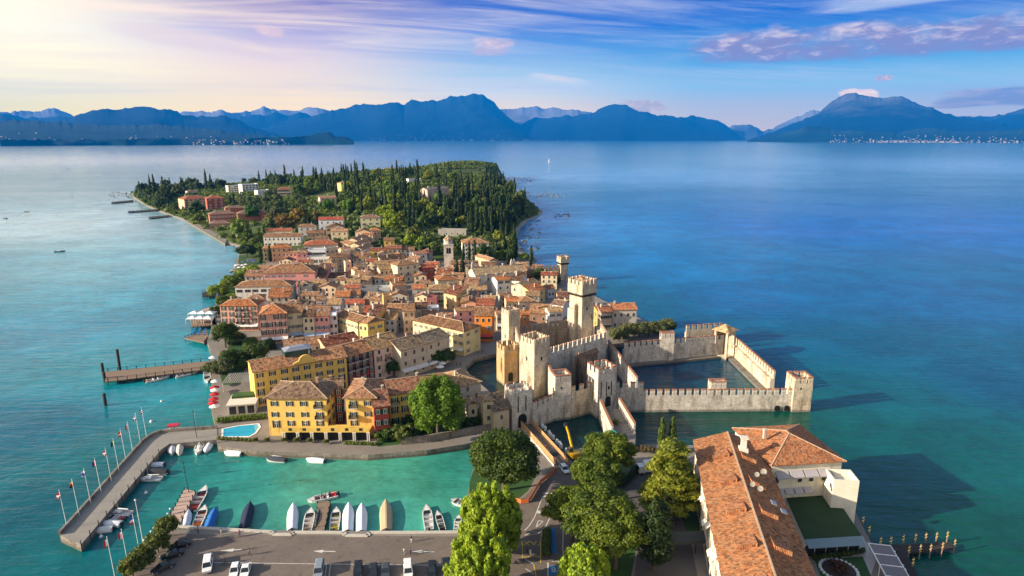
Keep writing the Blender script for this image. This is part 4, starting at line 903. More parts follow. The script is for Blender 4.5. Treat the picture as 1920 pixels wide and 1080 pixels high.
H('A', (950, 205), (1220, 198), 8, 9, 'h', WHITE, rBRN, 2, 3, 'white block of a house with a brown hip roof below the cypress wood', 'dark')
H('A', (1255, 98), (1620, 92), 9.5, 10, 'g', (.64, .66, .68), (.50, .085, .05), 2, 4, 'white house under a bright red roof at the top of the town', 'dark')
H('A', (1362, 212), (1640, 206), 8.5, 9, 'p', TAN, rBRN, 2, 3, 'gabled brown house with a glazed attic in front of the bright red roof', 'wide')
H('A', (1440, 272), (1690, 268), 8, 8, 'g', CREAM, rPNK, 2, 3, 'cream house with a pinkish roof beside the dark street', 'dark', chim=3)
H('A', (1080, 300), (1340, 292), 7, 9, 'g', TAN, rBRN, 2, 4, 'house with a jumble of brown red roofs behind the big red hip roof', 'dark', chim=2)
H('A', (1030, 482), (1540, 466), 9, 14, 'h', STO, (.45, .125, .06), 2, 6, 'building with the biggest red hip roof of the upper town', 'dark')
H('A', (1560, 440), (1790, 482), 8, 9, 'h', TAN, rMIX, 2, 3, 'tan house with a brown hip roof along the dark street', 'dark')
H('A', (1620, 560), (1760, 545), 8, 9, 'g', PEA, rPNK, 2, 2, 'peach house with a small pink roof just below the brown hip roof', 'dark')
H('A', (1710, 582), (1890, 572), 9, 10, 'p', CREAM, rGRY, 2, 2, 'beige gable fronted house with a grey roof in the upper town', 'dark')
# --- upper town around the bell tower
H('B', (285, 68), (580, 62), 11, 10, 'h', (.64, .58, .38), rMAU, 3, 3, 'pale yellow villa with a reddish hip roof at the edge of the wood', ['dark', 'open'], balc={(1, 0)})
H('B', (208, 277), (420, 275), 9, 10, 'p', PEA, rTAN, 2, 2, 'peach gable fronted house at the head of the street', 'dark')
H('B', (422, 264), (590, 258), 9, 9, 'h', TAN, rORG, 2, 3, 'tan house with an orange hip roof next to the peach gable', 'shut')
H('B', (235, 408), (400, 350), 8, 9, 'g', CREAM, rPNK, 2, 2, 'uppermost of three stepped pale pink roofs along the street', 'dark')
H('B', (265, 482), (440, 418), 8, 9, 'g', CREAM, rPNK, 2, 2, 'middle of three stepped pale pink roofs along the street', 'dark')
H('B', (330, 548), (475, 480), 8, 9, 'g', WHITE, rPNK, 2, 2, 'lowest of three stepped pale pink roofs along the street', 'dark')
H('B', (635, 406), (795, 402), 8, 7, 'g', YEL, rBRN, 2, 2, 'small ochre yellow house standing at the foot of the wood', 'shut')
H('B', (422, 558), (682, 552), 8.5, 7, 'g', YEL, (.34, .09, .05), 2, 4, 'yellow house with a white loggia strip under a red brown roof', ['wide', 'dark'])
H('B', (690, 528), (900, 522), 8, 8, 'g', TAN, (.32, .10, .07), 2, 3, 'tan house with a dark red roof right of the yellow loggia house', 'dark')
H('B', (600, 708), (990, 668), 6, 6, 's', WHITE, rDRK, 1, 3, 'long white wall of a low house under a very dark roof', 'dark')  # very dark roof colour has the shadow lying on it painted in
H('B', (800, 640), (950, 632), 7, 7, 'p', CREAM, rORG, 2, 2, 'small cream gable with an orange roof behind the long white wall', 'dark')
H('B', (1088, 612), (1280, 602), 7.5, 7, 'g', WHITE, (.48, .20, .15), 2, 2, 'white house with a pinkish red roof left of the bell tower', 'dark')
H('B', (1020, 672), (1110, 668), 5.5, 6, 'g', TAN, rTAN, 1, 1, 'low tan outbuilding beside the white house left of the bell tower', 'dark')
H('B', (840, 792), (1155, 752), 11, 9, 'h', CREAM, rMIX, 3, 3, 'cream three storey house with brown shutters and a central balcony', 'shut', shut=(.11, .045, .03), balc={(1, 1)})
H('B', (580, 848), (830, 826), 8, 8, 'g', (.58, .46, .30), rTAN, 2, 4, 'beige house with a sandy roof left of the cream three storey house', 'shut', shut=(.14, .06, .04))
H('B', (282, 906), (490, 900), 6, 8, 'p', (.62, .085, .03), rMIX, 1, 1, 'vermilion gable of a small house among brown roofs', 'dark')
H('B', (200, 860), (300, 850), 6.5, 8, 'p', CREAM, rPNK, 2, 1, 'cream house with a pink roof left of the vermilion gable', 'dark')
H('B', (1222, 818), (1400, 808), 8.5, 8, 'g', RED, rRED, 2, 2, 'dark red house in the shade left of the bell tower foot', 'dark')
H('B', (1290, 872), (1402, 866), 6, 6, 'g', (.45, .16, .13), rORG, 2, 1, 'small brick red house in front of the dark red house', 'dark')
H('B', (1450, 1012), (1770, 992), 9.5, 11, 'h', CREAM, (.52, .19, .075), 2, 3, 'cream house with a vivid orange hip roof at the foot of the bell tower', 'dark')
H('B', (660, 985), (890, 960), 7, 7, 'g', GRY, rPNK, 2, 3, 'grey house with a pale orange roof below the cream three storey house', 'dark')
H('B', (500, 985), (650, 975), 7, 7, 'g', (.55, .56, .58), rPNK, 2, 2, 'pale blue grey house with a pinkish roof below the beige house', 'dark')
H('B', (95, 985), (390, 1010), 7, 8, 'g', PEA, rTAN, 2, 3, 'peach house with a broad sandy roof in front of the vermilion gable', 'dark')
H('B', (1450, 250), (1870, 262), 5, 7, 'f', (.27, .255, .23), (.3, .3, .29), 1, 5, 'long flat roofed building half hidden by pines below the wood', 'dark', chim=0)
H('C', (225, 216), (610, 206), 12, 15, 'h', (.66, .63, .58), (.50, .24, .12), 4, 4, 'large white apartment villa with an orange hip roof right of the bell tower', 'dark', balc={(1, 1), (1, 2)}, chim=3)
H('C', (405, 400), (640, 470), 6, 6, 'g', TAN, rPNK, 1, 3, 'small house with a pale red roof behind the church cypresses', 'dark')
H('C', (365, 912), (580, 906), 7, 8, 'g', GRY, rTAN, 2, 2, 'grey house with a sandy roof in front of the church', 'dark')
H('C', (215, 778), (372, 802), 6.5, 9, 'g', STO, (.30, .21, .14), 1, 2, 'stone house with a greyish roof at the left corner of the church', 'dark')
H('C', (738, 766), (942, 746), 9.5, 8, 'g', WHITE, rORG, 3, 2, 'white house with a roof terrace under a bright orange roof before the church', ['wide', 'dark'])
H('C', (942, 762), (1090, 776), 9, 9, 's', WHITE, rDRK, 2, 2, 'white house with a dark sloping roof joined to the orange roofed terrace house', 'dark')
H('C', (1165, 872), (1392, 802), 8.5, 10, 'g', STO, (.46, .33, .20), 2, 3, 'beige house with a light tan roof right of the white terrace house', 'dark')
H('C', (1250, 942), (1457, 892), 7.5, 6, 's', (.66, .50, .22), rORG, 2, 2, 'yellow ochre house under an orange lean to roof behind the keep', 'dark')
H('F', (530, 288), (702, 292), 8, 9, 'p', STO, rGRY, 2, 2, 'brown gable fronted house behind the brick pink gable', 'dark')
H('F', (515, 386), (735, 384), 8, 9, 'p', (.52, .28, .18), rMIX, 2, 1, 'brick pink gable fronted house behind the pink house', 'dark')
H('F', (760, 426), (1010, 420), 9.5, 12, 'g', TAN, (.46, .115, .06), 2, 3, 'house with a bright red tiled roof behind the orange house', 'dark')
H('F', (715, 572), (980, 576), 12, 11, 'g', ORG, rMIX, 3, 3, 'vivid orange house facing the castle moat with white framed windows', ['dark', 'tall', 'wide'], shut=(.3, .3, .28), awn=(2.8, (.5, .06, .05)), pitch=.42)
H('F', (448, 516), (716, 496), 9, 6, 'g', (.66, .40, .38), rMIX, 3, 2, 'light pink house left of the vivid orange house', 'dark')
H('F', (20, 187), (440, 182), 8.5, 9, 'h', (.34, .32, .28), rTAN, 2, 5, 'grey house with a planted loggia under a broad sandy roof', 'wide')
H('F', (255, 232), (442, 272), 8.5, 8, 's', (.58, .42, .22), (.26, .075, .05), 2, 2, 'ochre house with a sloping dark red roof', 'dark')
H('F', (1390, 372), (1640, 357), 8.5, 9, 'h', STO, rMIX, 2, 2, 'beige house with a sunken roof terrace behind the castle west tower', 'dark')
H('F', (1205, 372), (1360, 366), 8, 9, 'g', CREAM, rORG, 2, 2, 'cream house with an orange roof left of the sunken roof terrace', 'dark')
H('F', (1410, 562), (1532, 556), 8, 7, 'g', (.46, .20, .09), rORG, 2, 1, 'narrow brick orange house just over the castle north curtain', 'shut')
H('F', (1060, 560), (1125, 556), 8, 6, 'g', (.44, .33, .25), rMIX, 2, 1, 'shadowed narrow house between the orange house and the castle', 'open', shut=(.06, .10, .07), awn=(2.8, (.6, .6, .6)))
H('G', (560, 682), (757, 668), 7, 7, 'g', WHITE, rTAN, 2, 2, 'white house with a sandy roof right behind the castle north curtain', 'open', shut=(.07, .12, .10))
H('G', (260, 692), (545, 702), 5, 7, 's', (.3, .17, .11), rMIX, 1, 2, 'low brown shed roof behind the castle north curtain', 'dark')
H('G', (700, 472), (915, 470), 7, 11, 'g', (.58, .42, .16), (.18, .075, .06), 2, 2, 'house with a wide dark plum roof left of the keep', 'dark')
H('G', (540, 332), (640, 322), 5.5, 7, 'g', (.5, .5, .52), rORG, 1, 2, 'small house with a red orange roof near the lake wall', 'dark')
H('G', (590, 560), (770, 585), 6.5, 8, 'g', WHITE, rMAU, 2, 2, 'pale house with broken white roof patches left of the keep', 'dark')
H('G', (1510, 647), (1872, 640), 9.5, 10, 'g', (.44, .41, .37), (.46, .17, .085), 2, 4, 'grey stone house with a broad orange roof by the lake right of the keep', ['shut', 'dark'], shut=(.07, .05, .04), name='lake_house')
H('G', (1342, 682), (1500, 672), 9.2, 9, 'g', (.3, .24, .2), (.42, .15, .08), 2, 2, 'dark timber loggia joined to the grey lake house', 'wide')
H('G', (1284, 652), (1340, 647), 9, 8, 'g', (.62, .32, .10), rORG, 2, 1, 'slim orange house squeezed between the keep and the loggia', 'shut', shut=(.3, .07, .04))
# --- middle of the town
H('E', (230, 292), (440, 286), 7.5, 10, 'g', GRY, rORG, 2, 3, 'grey house with a speckled orange roof in the town centre, left half of a pair', 'dark')
H('E', (446, 264), (600, 256), 7.5, 9, 'g', GRY, (.46, .20, .10), 2, 2, 'grey house with a speckled orange roof, right half of the pair', 'dark')
H('E', (105, 408), (300, 404), 9, 9, 'g', (.5, .48, .5), rTAN, 2, 2, 'house with a sandy roof above the white roof canopy', 'dark')
H('E', (250, 572), (560, 676), 9, 9, 'g', (.68, .57, .30), rMIX, 2, 6, 'pale yellow wing of the corner house facing the small square', 'open', shut=(.3, .28, .2))
H('E', (715, 692), (962, 640), 9, 10, 'h', YEL, rBRN, 2, 2, 'yellow corner house with a brown red hip roof', 'open', shut=(.07, .10, .06), chim=2)
H('E', (575, 672), (712, 694), 9, 9, 'g', (.68, .54, .20), rMIX, 2, 2, 'bright yellow middle part of the corner house with a small porch roof', 'dark', chim=0)
H('E', (700, 545), (872, 560), 9.5, 7, 's', OCH, (.17, .07, .055), 2, 2, 'house with a plum brown roof slope behind the yellow corner house', 'dark')
H('E', (952, 302), (1080, 292), 12, 5, 'f', (.60, .36, .14), (.5, .35, .2), 3, 1, 'tall narrow ochre tower house with a walled roof terrace', 'dark', chim=0)
H('E', (1000, 472), (1232, 476), 9.5, 8, 'g', (.56, .58, .62), rMIX, 3, 2, 'pale blue grey house with a glazed roof terrace', 'dark')
H('E', (1246, 512), (1420, 502), 10.5, 11, 'g', PEA, rMIX, 3, 2, 'peach house with brown shutters and a mottled roof in the town centre', 'shut', shut=(.16, .09, .05))
H('E', (1432, 472), (1602, 466), 9, 10, 'g', (.5, .48, .46), rDRK, 2, 2, 'grey white house with a dark brown roof right of the peach house', 'dark')
H('E', (972, 628), (1122, 632), 7, 6, 's', (.44, .45, .48), rTAN, 2, 2, 'low blue grey house with a small sandy lean to roof', 'dark')
H('E', (606, 188), (862, 182), 8, 7, 'f', (.24, .24, .25), (.2, .19, .18), 2, 3, 'dark grey flat roofed block in the town centre', 'dark', chim=0)
H('E', (866, 178), (1050, 172), 6, 6, 'f', WHITE, (.5, .5, .5), 1, 2, 'small white roof terrace next to the dark grey block', 'dark', chim=0)
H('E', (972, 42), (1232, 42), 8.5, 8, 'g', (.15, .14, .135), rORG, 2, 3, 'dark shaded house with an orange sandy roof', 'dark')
H('E', (1112, 134), (1292, 112), 6.5, 7, 's', TAN, (.48, .22, .11), 1, 2, 'orange lean to roof between chimneys in the town centre', 'dark', chim=2)
H('E', (1382, 172), (1560, 166), 8, 8, 'g', (.42, .40, .38), (.50, .17, .08), 2, 1, 'grey house with a vivid orange roof in the town centre', 'dark')
H('E', (792, 324), (950, 320), 7, 7, 'g', WHITE, rBRN, 2, 2, 'white house with a brown roof left of the ochre tower house', 'dark')
H('E', (440, 472), (580, 494), 7, 7, 'h', (.45, .4, .35), (.50, .38, .25), 2, 1, 'house with a pale cream hip roof left of the plum brown slope', 'dark')
H('E', (412, 84), (590, 80), 7.5, 8, 'g', (.6, .48, .44), rTAN, 2, 2, 'pinkish house with a sandy brown roof behind the speckled orange pair', 'dark')
H('E', (590, 165), (770, 155), 6, 8, 'g', TAN, rGRY, 2, 2, 'house with a grey brown roof just behind the dark grey block', 'dark')
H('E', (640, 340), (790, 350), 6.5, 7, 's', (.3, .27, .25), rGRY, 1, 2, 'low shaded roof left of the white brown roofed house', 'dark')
H('E', (1600, 330), (1750, 330), 7.5, 6, 'f', (.30, .10, .09), (.3, .12, .1), 2, 1, 'dark red house with satellite dishes on its terrace', 'dark', chim=0)
H('E', (1600, 490), (1790, 480), 6, 6, 'f', (.6, .64, .7), (.6, .62, .66), 2, 2, 'small white terrace right of the dark brown roof', 'dark', chim=0)
# --- long yellow and pink corner building facing the castle square
H('f', (773.8, 601.2), (869.4, 622.5), 10.5, 11, 'h', (.68, .56, .30), rBRN, 3, 9, 'long pale yellow building with skylights facing the castle square', 'open', shut=(.28, .26, .2), skyl=4, chim=2, awn=(2.6, (.6, .55, .45)))
# --- stone and pink houses on the moat square
H('c2', (265, 242), (480, 186), 12, 14, 'g', (.66, .46, .37), rTAN, 4, 3, 'pale pink house with an iron balcony behind the hotel courtyard', ['dark', 'tall', 'dark', 'dark'], shut=(.2, .08, .06), balc={(1, 1)}, pitch=.4)
H('c2', (482, 250), (693, 193), 11, 13, 'g', STO, rGRY, 3, 3, 'beige stone house with brown shutters on the moat square', 'shut', shut=(.12, .06, .04), awn=(2.8, (.62, .6, .56)))
H('c2', (695, 193), (876, 128), 11, 12, 'g', (.48, .41, .31), (.22, .18, .14), 3, 3, 'beige stone house with white shop awnings at the moat bend', 'shut', shut=(.1, .06, .04), awn=(2.8, (.7, .7, .72)), balc={(1, 2)})
H('c2', (912, 556), (1130, 502), 9, 14, 'h', STO, rTAN, 3, 3, 'beige house with a broad sandy hip roof right of the big green tree', 'shut', shut=(.14, .10, .08))
H('c2', (1030, 682), (1102, 672), 9.5, 4, 'h', (.52, .43, .31), rTAN, 2, 1, 'left small pyramid roofed lodge on the moat wall', 'dark', z=.5, chim=0)
H('c2', (1150, 664), (1232, 652), 11, 4.4, 'h', (.50, .40, .27), rTAN, 3, 1, 'tower like lodge with a pyramid roof beside the town gate', 'dark', z=.5, chim=0)
H('c2', (1236, 742), (1360, 716), 8.5, 7, 's', (.46, .37, .26), (.28, .2, .14), 2, 1, 'lean to roofed stone house joined to the town gate tower', 'dark', z=.5, chim=0)
# --- hotels and villas toward the far shore
HG = 'hotels and villas on the wooded hill'
H('a4', (660, 377), (830, 366), 12, 20, 'h', (.55, .42, .30), (.46, .13, .06), 4, 5, 'lakeside hotel with stacked balconies and an orange red roof', 'wide', group=HG, balc={(f, c) for f in range(4) for c in (0, 2)})
H('a4', (830, 372), (960, 366), 12.5, 16, 'h', (.32, .09, .06), rRED, 4, 3, 'brick red hotel wing right of the lakeside balconies', 'open', shut=(.6, .58, .55), group=HG)
H('a4', (850, 492), (1042, 482), 9, 16, 'h', (.40, .16, .11), rMAU, 2, 7, 'brick hotel with a mauve roof and white windows, front block', 'open', shut=(.66, .64, .6), group=HG)
H('a4', (1060, 487), (1292, 476), 8, 14, 'h', (.38, .14, .10), rMAU, 2, 6, 'brick hotel with a mauve roof, right block', 'dark', group=HG)
H('a4', (970, 445), (1110, 438), 9, 12, 'h', (.40, .15, .10), rMAU, 2, 4, 'brick hotel with a mauve roof, rear block', 'dark', group=HG)
H('a4', (852, 562), (1002, 556), 5, 13, 'h', (.42, .26, .18), rMAU, 1, 4, 'low pool pavilion with a mauve roof on the lake terrace', 'wide', group=HG)
H('a4', (990, 277), (1090, 272), 11, 10, 'f', (.62, .60, .50), (.5, .5, .5), 4, 5, 'white hotel with four tiers of terraces, left half', 'wide', group=HG, chim=0)
H('a4', (1095, 268), (1217, 262), 12, 14, 'f', (.70, .70, .70), (.5, .55, .6), 4, 5, 'white hotel with four tiers of terraces, tall right half', 'wide', group=HG, chim=0)
H('a4', (1212, 312), (1300, 306), 7, 9, 'f', (.72, .71, .68), (.6, .6, .6), 2, 3, 'small white annex right of the tiered white hotel', 'dark', group=HG, chim=0)
H('a4', (1357, 302), (1466, 300), 11, 14, 'h', (.56, .48, .36), (.30, .10, .07), 3, 6, 'cream hotel with rows of arched loggias and a dark red roof', 'wide', group=HG)
H('a4', (390, 282), (480, 276), 8, 14, 'h', (.36, .26, .22), rBRN, 2, 4, 'brown villa among trees near the western cape', 'dark', group=HG)
H('a4', (690, 317), (762, 312), 5, 8, 'g', (.6, .58, .54), rPNK, 1, 2, 'small white house above the lakeside hotel', 'dark', group=HG)
H('a4', (1680, 365), (1800, 360), 8.5, 10, 'g', (.58, .42, .36), rPNK, 2, 3, 'pinkish house half hidden behind tall cypresses', 'dark', group=HG)
H('a4', (1838, 255), (1920, 250), 9, 9, 'h', (.62, .46, .18), rTAN, 2, 3, 'yellow house with a sandy roof high in the wood', 'dark', group=HG)
H('a5', (645, 305), (805, 292), 15, 12, 'g', (.56, .40, .33), (.26, .25, .25), 3, 4, 'tall pink villa with a grey roof standing alone on the wooded hill', 'dark', group=HG, name='villa')
H('a5', (505, 227), (600, 224), 6, 12, 'f', (.62, .62, .62), (.12, .12, .13), 1, 4, 'white modern house with a flat dark roof on the hill', 'wide', group=HG, chim=0)
H('a5', (325, 150), (418, 148), 5, 22, 'g', (.55, .42, .36), rPNK, 1, 5, 'low pale pink building on the far crest of the hill', 'dark', group=HG, chim=0)
H('a5', (255, 520), (285, 518), 8, 6, 'f', (.5, .5, .48), (.5, .5, .5), 2, 1, 'grey annex behind the pale yellow villa', 'dark', chim=0)

# --- the yellow hotel on the harbour: three wings that are one building each
HT = 'wings of the yellow lakeside hotel'
SHG = (.02, .035, .025)
rear = H('c1', (541, 368), (1358, 230), 12.5, 12, 'g', YEL, (.42, .20, .105), 4, 8, 'yellow rear wing of the hotel with an arched gable ornament and a rooftop glasshouse', ['open', 'open', 'tall'], shut=SHG, group=HT, name='hotel_wing', cat='hotel')
H('c2', (42, 300), (262, 240), 12.0, 13, 'g', RED, (.44, .20, .10), 4, 4, 'dark red end of the rear hotel wing with small balconies', 'tall', shut=SHG, group=HT, name='hotel_wing', cat='hotel', balc={(0, 0), (0, 1), (0, 2), (1, 0), (1, 1), (1, 2)})
front = H('J', (118, 520), (785, 522), 12.2, 13, 'h', (.75, .50, .135), (.24, .15, .105), 3, 4, 'yellow harbour front of the hotel with green shutters above an arcaded terrace, left pavilion', ['open', 'open', 'tall'], shut=SHG, group=HT, name='hotel_wing', cat='hotel', balc={(0, 3), (1, 3)}, fh=3.5, ov=.7)
H('J', (765, 425), (975, 405), 11.8, 9, 'g', RED, (.26, .155, .105), 4, 2, 'recessed dark red middle of the harbour front with narrow balconies', 'tall', shut=SHG, group=HT, name='hotel_wing', cat='hotel', balc={(0, 0), (1, 0), (2, 0)}, chim=1)
H('J', (1005, 520), (1340, 516), 12.2, 15, 'h', (.75, .50, .135), (.40, .20, .115), 3, 2, 'right pavilion of the yellow harbour front with an orange hip roof', ['open', 'open', 'tall'], shut=SHG, group=HT, name='hotel_wing', cat='hotel', balc={(0, 0), (1, 0), (2, 0)}, fh=3.5, ov=.7)
H('c2', (264, 706), (386, 691), 10.5, 14, 'g', RED, (.27, .11, .075), 3, 2, 'low dark red hotel annex right of the right pavilion', 'open', shut=SHG, group=HT, name='hotel_wing', cat='hotel')
H('c2', (388, 610), (855, 545), 11, 13, 'g', YEL, (.32, .14, .085), 3, 6, 'long yellow hotel wing half hidden behind the big green tree', ['open', 'tall'], shut=SHG, group=HT, name='hotel_wing', cat='hotel', balc={(0, 0)})
# ------------------------------------------------------------------ bell tower and church
b0 = Q('B', 1535, 480, TZ + 19); bt0 = thing('bell_tower', 'square stone bell tower with twin arched openings and an octagonal tiled cap', 'bell tower', (b0.x, b0.y, TZ), R(6))
mb = MB(); mb.box(0, 0, -3, 6.2, 6.2, 19); mb.box(-.25, -.25, 19, 6.45, 6.45, 19.5); mb.box(-.15, -.15, 12.6, 6.35, 6.35, 12.9); mb.lathe([(3.0, 19.5), (3.0, 22.2), (3.2, 22.2), (3.2, 22.5)], 8, 0, (3.1, 3.1, 0)); mb.build('wall', M['castle_white'], bt0)
mb = MB(); mb.lathe([(3.5, 22.5), (0.1, 25.6)], 8, 0, (3.1, 3.1, 0)); link('roof', mb.mesh('roof', M['roof']), bt0, color=(.42, .29, .18))
for rz, p in ((0, (0, 0, 0)), (-math.pi / 2, (0, 6.2, 0)), (math.pi / 2, (6.2, 0, 0))):
    mb = MB(); arch(mb, 1.6, 3.0, 13.4, 16.6, -.05); arch(mb, 3.2, 4.6, 13.4, 16.6, -.05)
    o = mb.build('belfry_window', M['dark'], bt0); o.location = p; o.rotation_euler = (0, 0, rz)
church = H('C', (412, 692), (1150, 636), 10, 14, 'g', (.62, .58, .52), (.42, .30, .19), 1, 6, 'long old church with a tan tiled gable roof and small pinnacles', 'dark', name='church', cat='church', group=None, pitch=.45, fh=5)
for u, v in ((.22, 0), (.42, 0), (.6, 0), (.8, 0), (.97, 0)):
    mb = MB(); mb.box(-.5, -.9, -3, .5, .2, 10.6); mb.build('buttress', M['castle_white'], church).location = (u * HOUSES[-1][3], 0, 0)
for u in (.01, .81, .86):
    mb = MB(); mb.box(-.5, -.5, 0, .5, .5, 3.4); mb.lathe([(.6, 3.4), (.05, 4.6)], 6); mb.build('pinnacle', M['castle_white'], church).location = (u * HOUSES[-1][3], 7, 12.6)
# ------------------------------------------------------------------ hotel extras: rooftop glasshouse, gable ornament, arcade, pool
W_r = HOUSES[[i for i, h_ in enumerate(HOUSES) if 'rear wing' in h_[5]][0]]
mb = MB(); mb.box(0, 0, 0, 9, 5, 3.0, 0); mb.solid([(-.2, -.2, 3.0), (9.2, -.2, 3.0), (9.2, 5.2, 3.0), (-.2, 5.2, 3.0), (2, 1.5, 3.9), (7, 1.5, 3.9), (7, 3.5, 3.9), (2, 3.5, 3.9)], [(0, 1, 5, 4), (1, 2, 6, 5), (2, 3, 7, 6), (3, 0, 4, 7), (4, 5, 6, 7)], 1)
mb.build('glasshouse', [pmat('green_glass', (.03, .07, .06), rough=.15, var=.3), M['metal']], rear, (W_r[3] * .36, 4.5, 13.3))
mb = MB(); n = 14; P = [(-4.2, 0)] + [(-4.2, .8), (-3.0, 1.2)] + [(2.3 * math.cos(math.pi - math.pi * k / n), 1.4 + 1.9 * math.sin(math.pi * k / n)) for k in range(n + 1)] + [(3.0, 1.2), (4.2, .8), (4.2, 0)]
mb.solid([(x, -.15, z) for x, z in P] + [(x, .5, z) for x, z in P], [tuple(range(len(P)))[::-1], tuple(range(len(P), 2 * len(P)))] + [(i, (i + 1) % len(P), len(P) + (i + 1) % len(P), len(P) + i) for i in range(len(P))])
o = mb.build('gable_ornament', M['plaster'], rear, (W_r[3] * .55, 0, 12.4)); o.color = YEL + (1,)
tA, tB = Q('J', 300, 1005, TZ), Q('J', 1280, 1005, TZ); tl = (tB - tA).length
ter = thing('arcade_terrace', 'yellow arcaded terrace with white pillars along the harbour front of the hotel', 'terrace', (tA.x, tA.y, TZ), math.atan2(tB.y - tA.y, tB.x - tA.x))
mb = MB(); mb.box(0, 0, 2.9, tl, 4.5, 3.3); mb.box(0, 0, 3.3, tl, .25, 4.3); o = mb.build('parapet', M['plaster'], ter); o.color = (.64, .43, .10, 1)
mb = MB(); mb.box(.3, .95, 0, tl - .3, 1.2, 2.9); mb.build('dark_panel', M['dark'], ter)  # near-black panel paints the shade inside the arcade
for k in range(7):
    x = .4 + (tl - .8) * k / 6; mb = MB(); mb.box(x - .42, .02, 0, x - .12, .6, 2.6); mb.box(x + .12, .02, 0, x + .42, .6, 2.6); mb.box(x - .55, -.02, 2.6, x + .55, .7, 2.9); mb.build('pillar', M['trim'], ter)
    if k < 6:
        xm = x + (tl - .8) / 12; mb = MB(); mb.box(xm - .5, -.03, 3.35, xm + .5, .02, 4.25); mb.build('railing_panel', M['iron'], ter)
pool = thing('swimming_pool', 'turquoise swimming pool on the hotel quay beside the pier root', 'pool', Q('c1', 268, 940, TZ).xy.to_3d() + Vector((0, 0, TZ)))
pp = [Q('c1', x, y, TZ) - pool.location for x, y in ((270, 866), (420, 838), (585, 822), (600, 850), (560, 905), (505, 936), (268, 938))]
mb = MB(); mb.prism([(p.x, p.y) for p in pp], -.5, .06); mb.build('water_surface', M['pool'], pool)
mb = MB()
for a, b_ in zip(pp, pp[1:] + pp[:1]): mb.beam((a.x, a.y, .06), (b_.x, b_.y, .06), .5, .16)
mb.build('rim', M['white'], pool)
# glazed pavilion and pergola left of the hotel
pv_ = thing('pavilion', 'low white glazed pavilion with a planted roof left of the yellow hotel', 'pavilion', Q('c1', 318, 745, TZ).xy.to_3d() + Vector((0, 0, TZ)), R(12))
mb = MB(); mb.box(0, 0, 0, 8.6, 9, 3.2); mb.box(-.3, -.3, 3.2, 8.9, 9.3, 3.5); mb.build('wall', M['trim'], pv_)
for k in range(3): mb = MB(); mb.box(.5 + k * 2.8, -.06, .2, 2.6 + k * 2.8, .05, 2.8); mb.build('window', M['glass'], pv_)
mb = MB(); mb.box(.4, 5.2, 3.5, 8.2, 8.8, 4.3); mb.build('roof_planting', M['lawn'], pv_)
pg = thing('pergola', 'slatted grey pergola on the lake terrace left of the hotel', 'pergola', Q('c1', 300, 540, TZ).xy.to_3d() + Vector((0, 0, TZ)), R(10))
mb = MB()
for k in range(14): mb.box(-1 + k * .75, 0, 3.2, -.6 + k * .75, 10, 3.4)
mb.build('slats', M['concrete'], pg)
for x in (-1, 8.8):
    for y in (0, 9.8): mb = MB(); mb.box(x, y, 0, x + .2, y + .2, 3.2); mb.build('leg', M['white'], pg)

# ------------------------------------------------------------------ lakeside hotel on the near right
HH = 'buildings of the near lakeside hotel'
rA, rB = W(1305, 827, 14.5), W(1379, 1165, 14.5)
main = H('f', (1305, 827), (1379, 1165), 13, 15.2, 'g', (.64, .57, .42), (.44, .18, .08), 3, 14, 'long hotel roof with a bright orange left slope and a dark right slope', ['wide', 'tall', 'wide'], name='hotel_building', cat='hotel', group=HH, z=SZ, chim=0, shut=(.3, .25, .2), sides=False, ov=.7, roofmat=M['roof_fine'])
ml = HOUSES[-1][3]
roof_o = [c for c in main.children if c.name.startswith('roof')][0]
for k in range(6):
    y0 = 8 + k * 11.5
    for side in (0, 1):
        mb = MB(); z_ = lambda yy: 13 + (yy if side == 0 else 15.2 - yy) * .36 + .22
        ya, yb = (2.6, 6.2) if side == 0 else (12.4, 9.2)
        mb.solid([(y0, ya, z_(ya)), (y0 + 4.2, ya, z_(ya)), (y0 + 4.2, yb, z_(yb)), (y0, yb, z_(yb)), (y0, ya, z_(ya) + .1), (y0 + 4.2, ya, z_(ya) + 1.0), (y0 + 4.2, yb, z_(yb) + .9), (y0, yb, z_(yb) + .1)],
                 [(0, 1, 2, 3), (4, 5, 6, 7), (0, 1, 5, 4), (1, 2, 6, 5), (2, 3, 7, 6), (3, 0, 4, 7)])
        link('dormer', mb.mesh('dormer', M['roof_fine']), roof_o, color=(.40, .16, .07))
for k in range(10): link('awning', AWN, main, (16 + k * 5.2, 0, 9.2 if k % 2 else 6.4), color=(.66, .62, .54)).scale = (.5, .6, .9)
mb = MB(); mb.box(0, 0, 0, 1.2, 1.2, 3.0); mb.box(-.3, -.3, 3.0, 1.5, 1.5, 3.3); mb.box(-.5, -.4, -2, 1.7, 1.6, .6); mb.build('chimney_stack', M['trim'], roof_o, (7, 9.5, 15.4))
for k, (x, y, r) in enumerate(((19, 12.6, 1.0), (20.5, 10.9, .8), (25, 9.2, .8), (26.5, 10.5, .9))):
    mb = MB(); mb.tube((0, 0, -1.5), (0, 0, .6), .06, n=5); mb.lathe([(.02, 0), (r * .6, .1), (r, .35), (r * .98, .4), (r * .58, .16), (.02, .06)], 14)
    d_ = mb.build('satellite_dish', M['concrete'], roof_o, (x, y, 16.0)); d_.scale = (.72, .72, .72); d_.rotation_euler = (R(50), 0, R(60))
for x, y in ((28, 12.3), (31, 13.6)): mb = MB(); mb.box(0, 0, 0, 1.5, 1.1, .3); o = mb.build('skylight', M['metal'], roof_o, (x, y, 14.4)); o.rotation_euler = (R(-20), 0, 0)
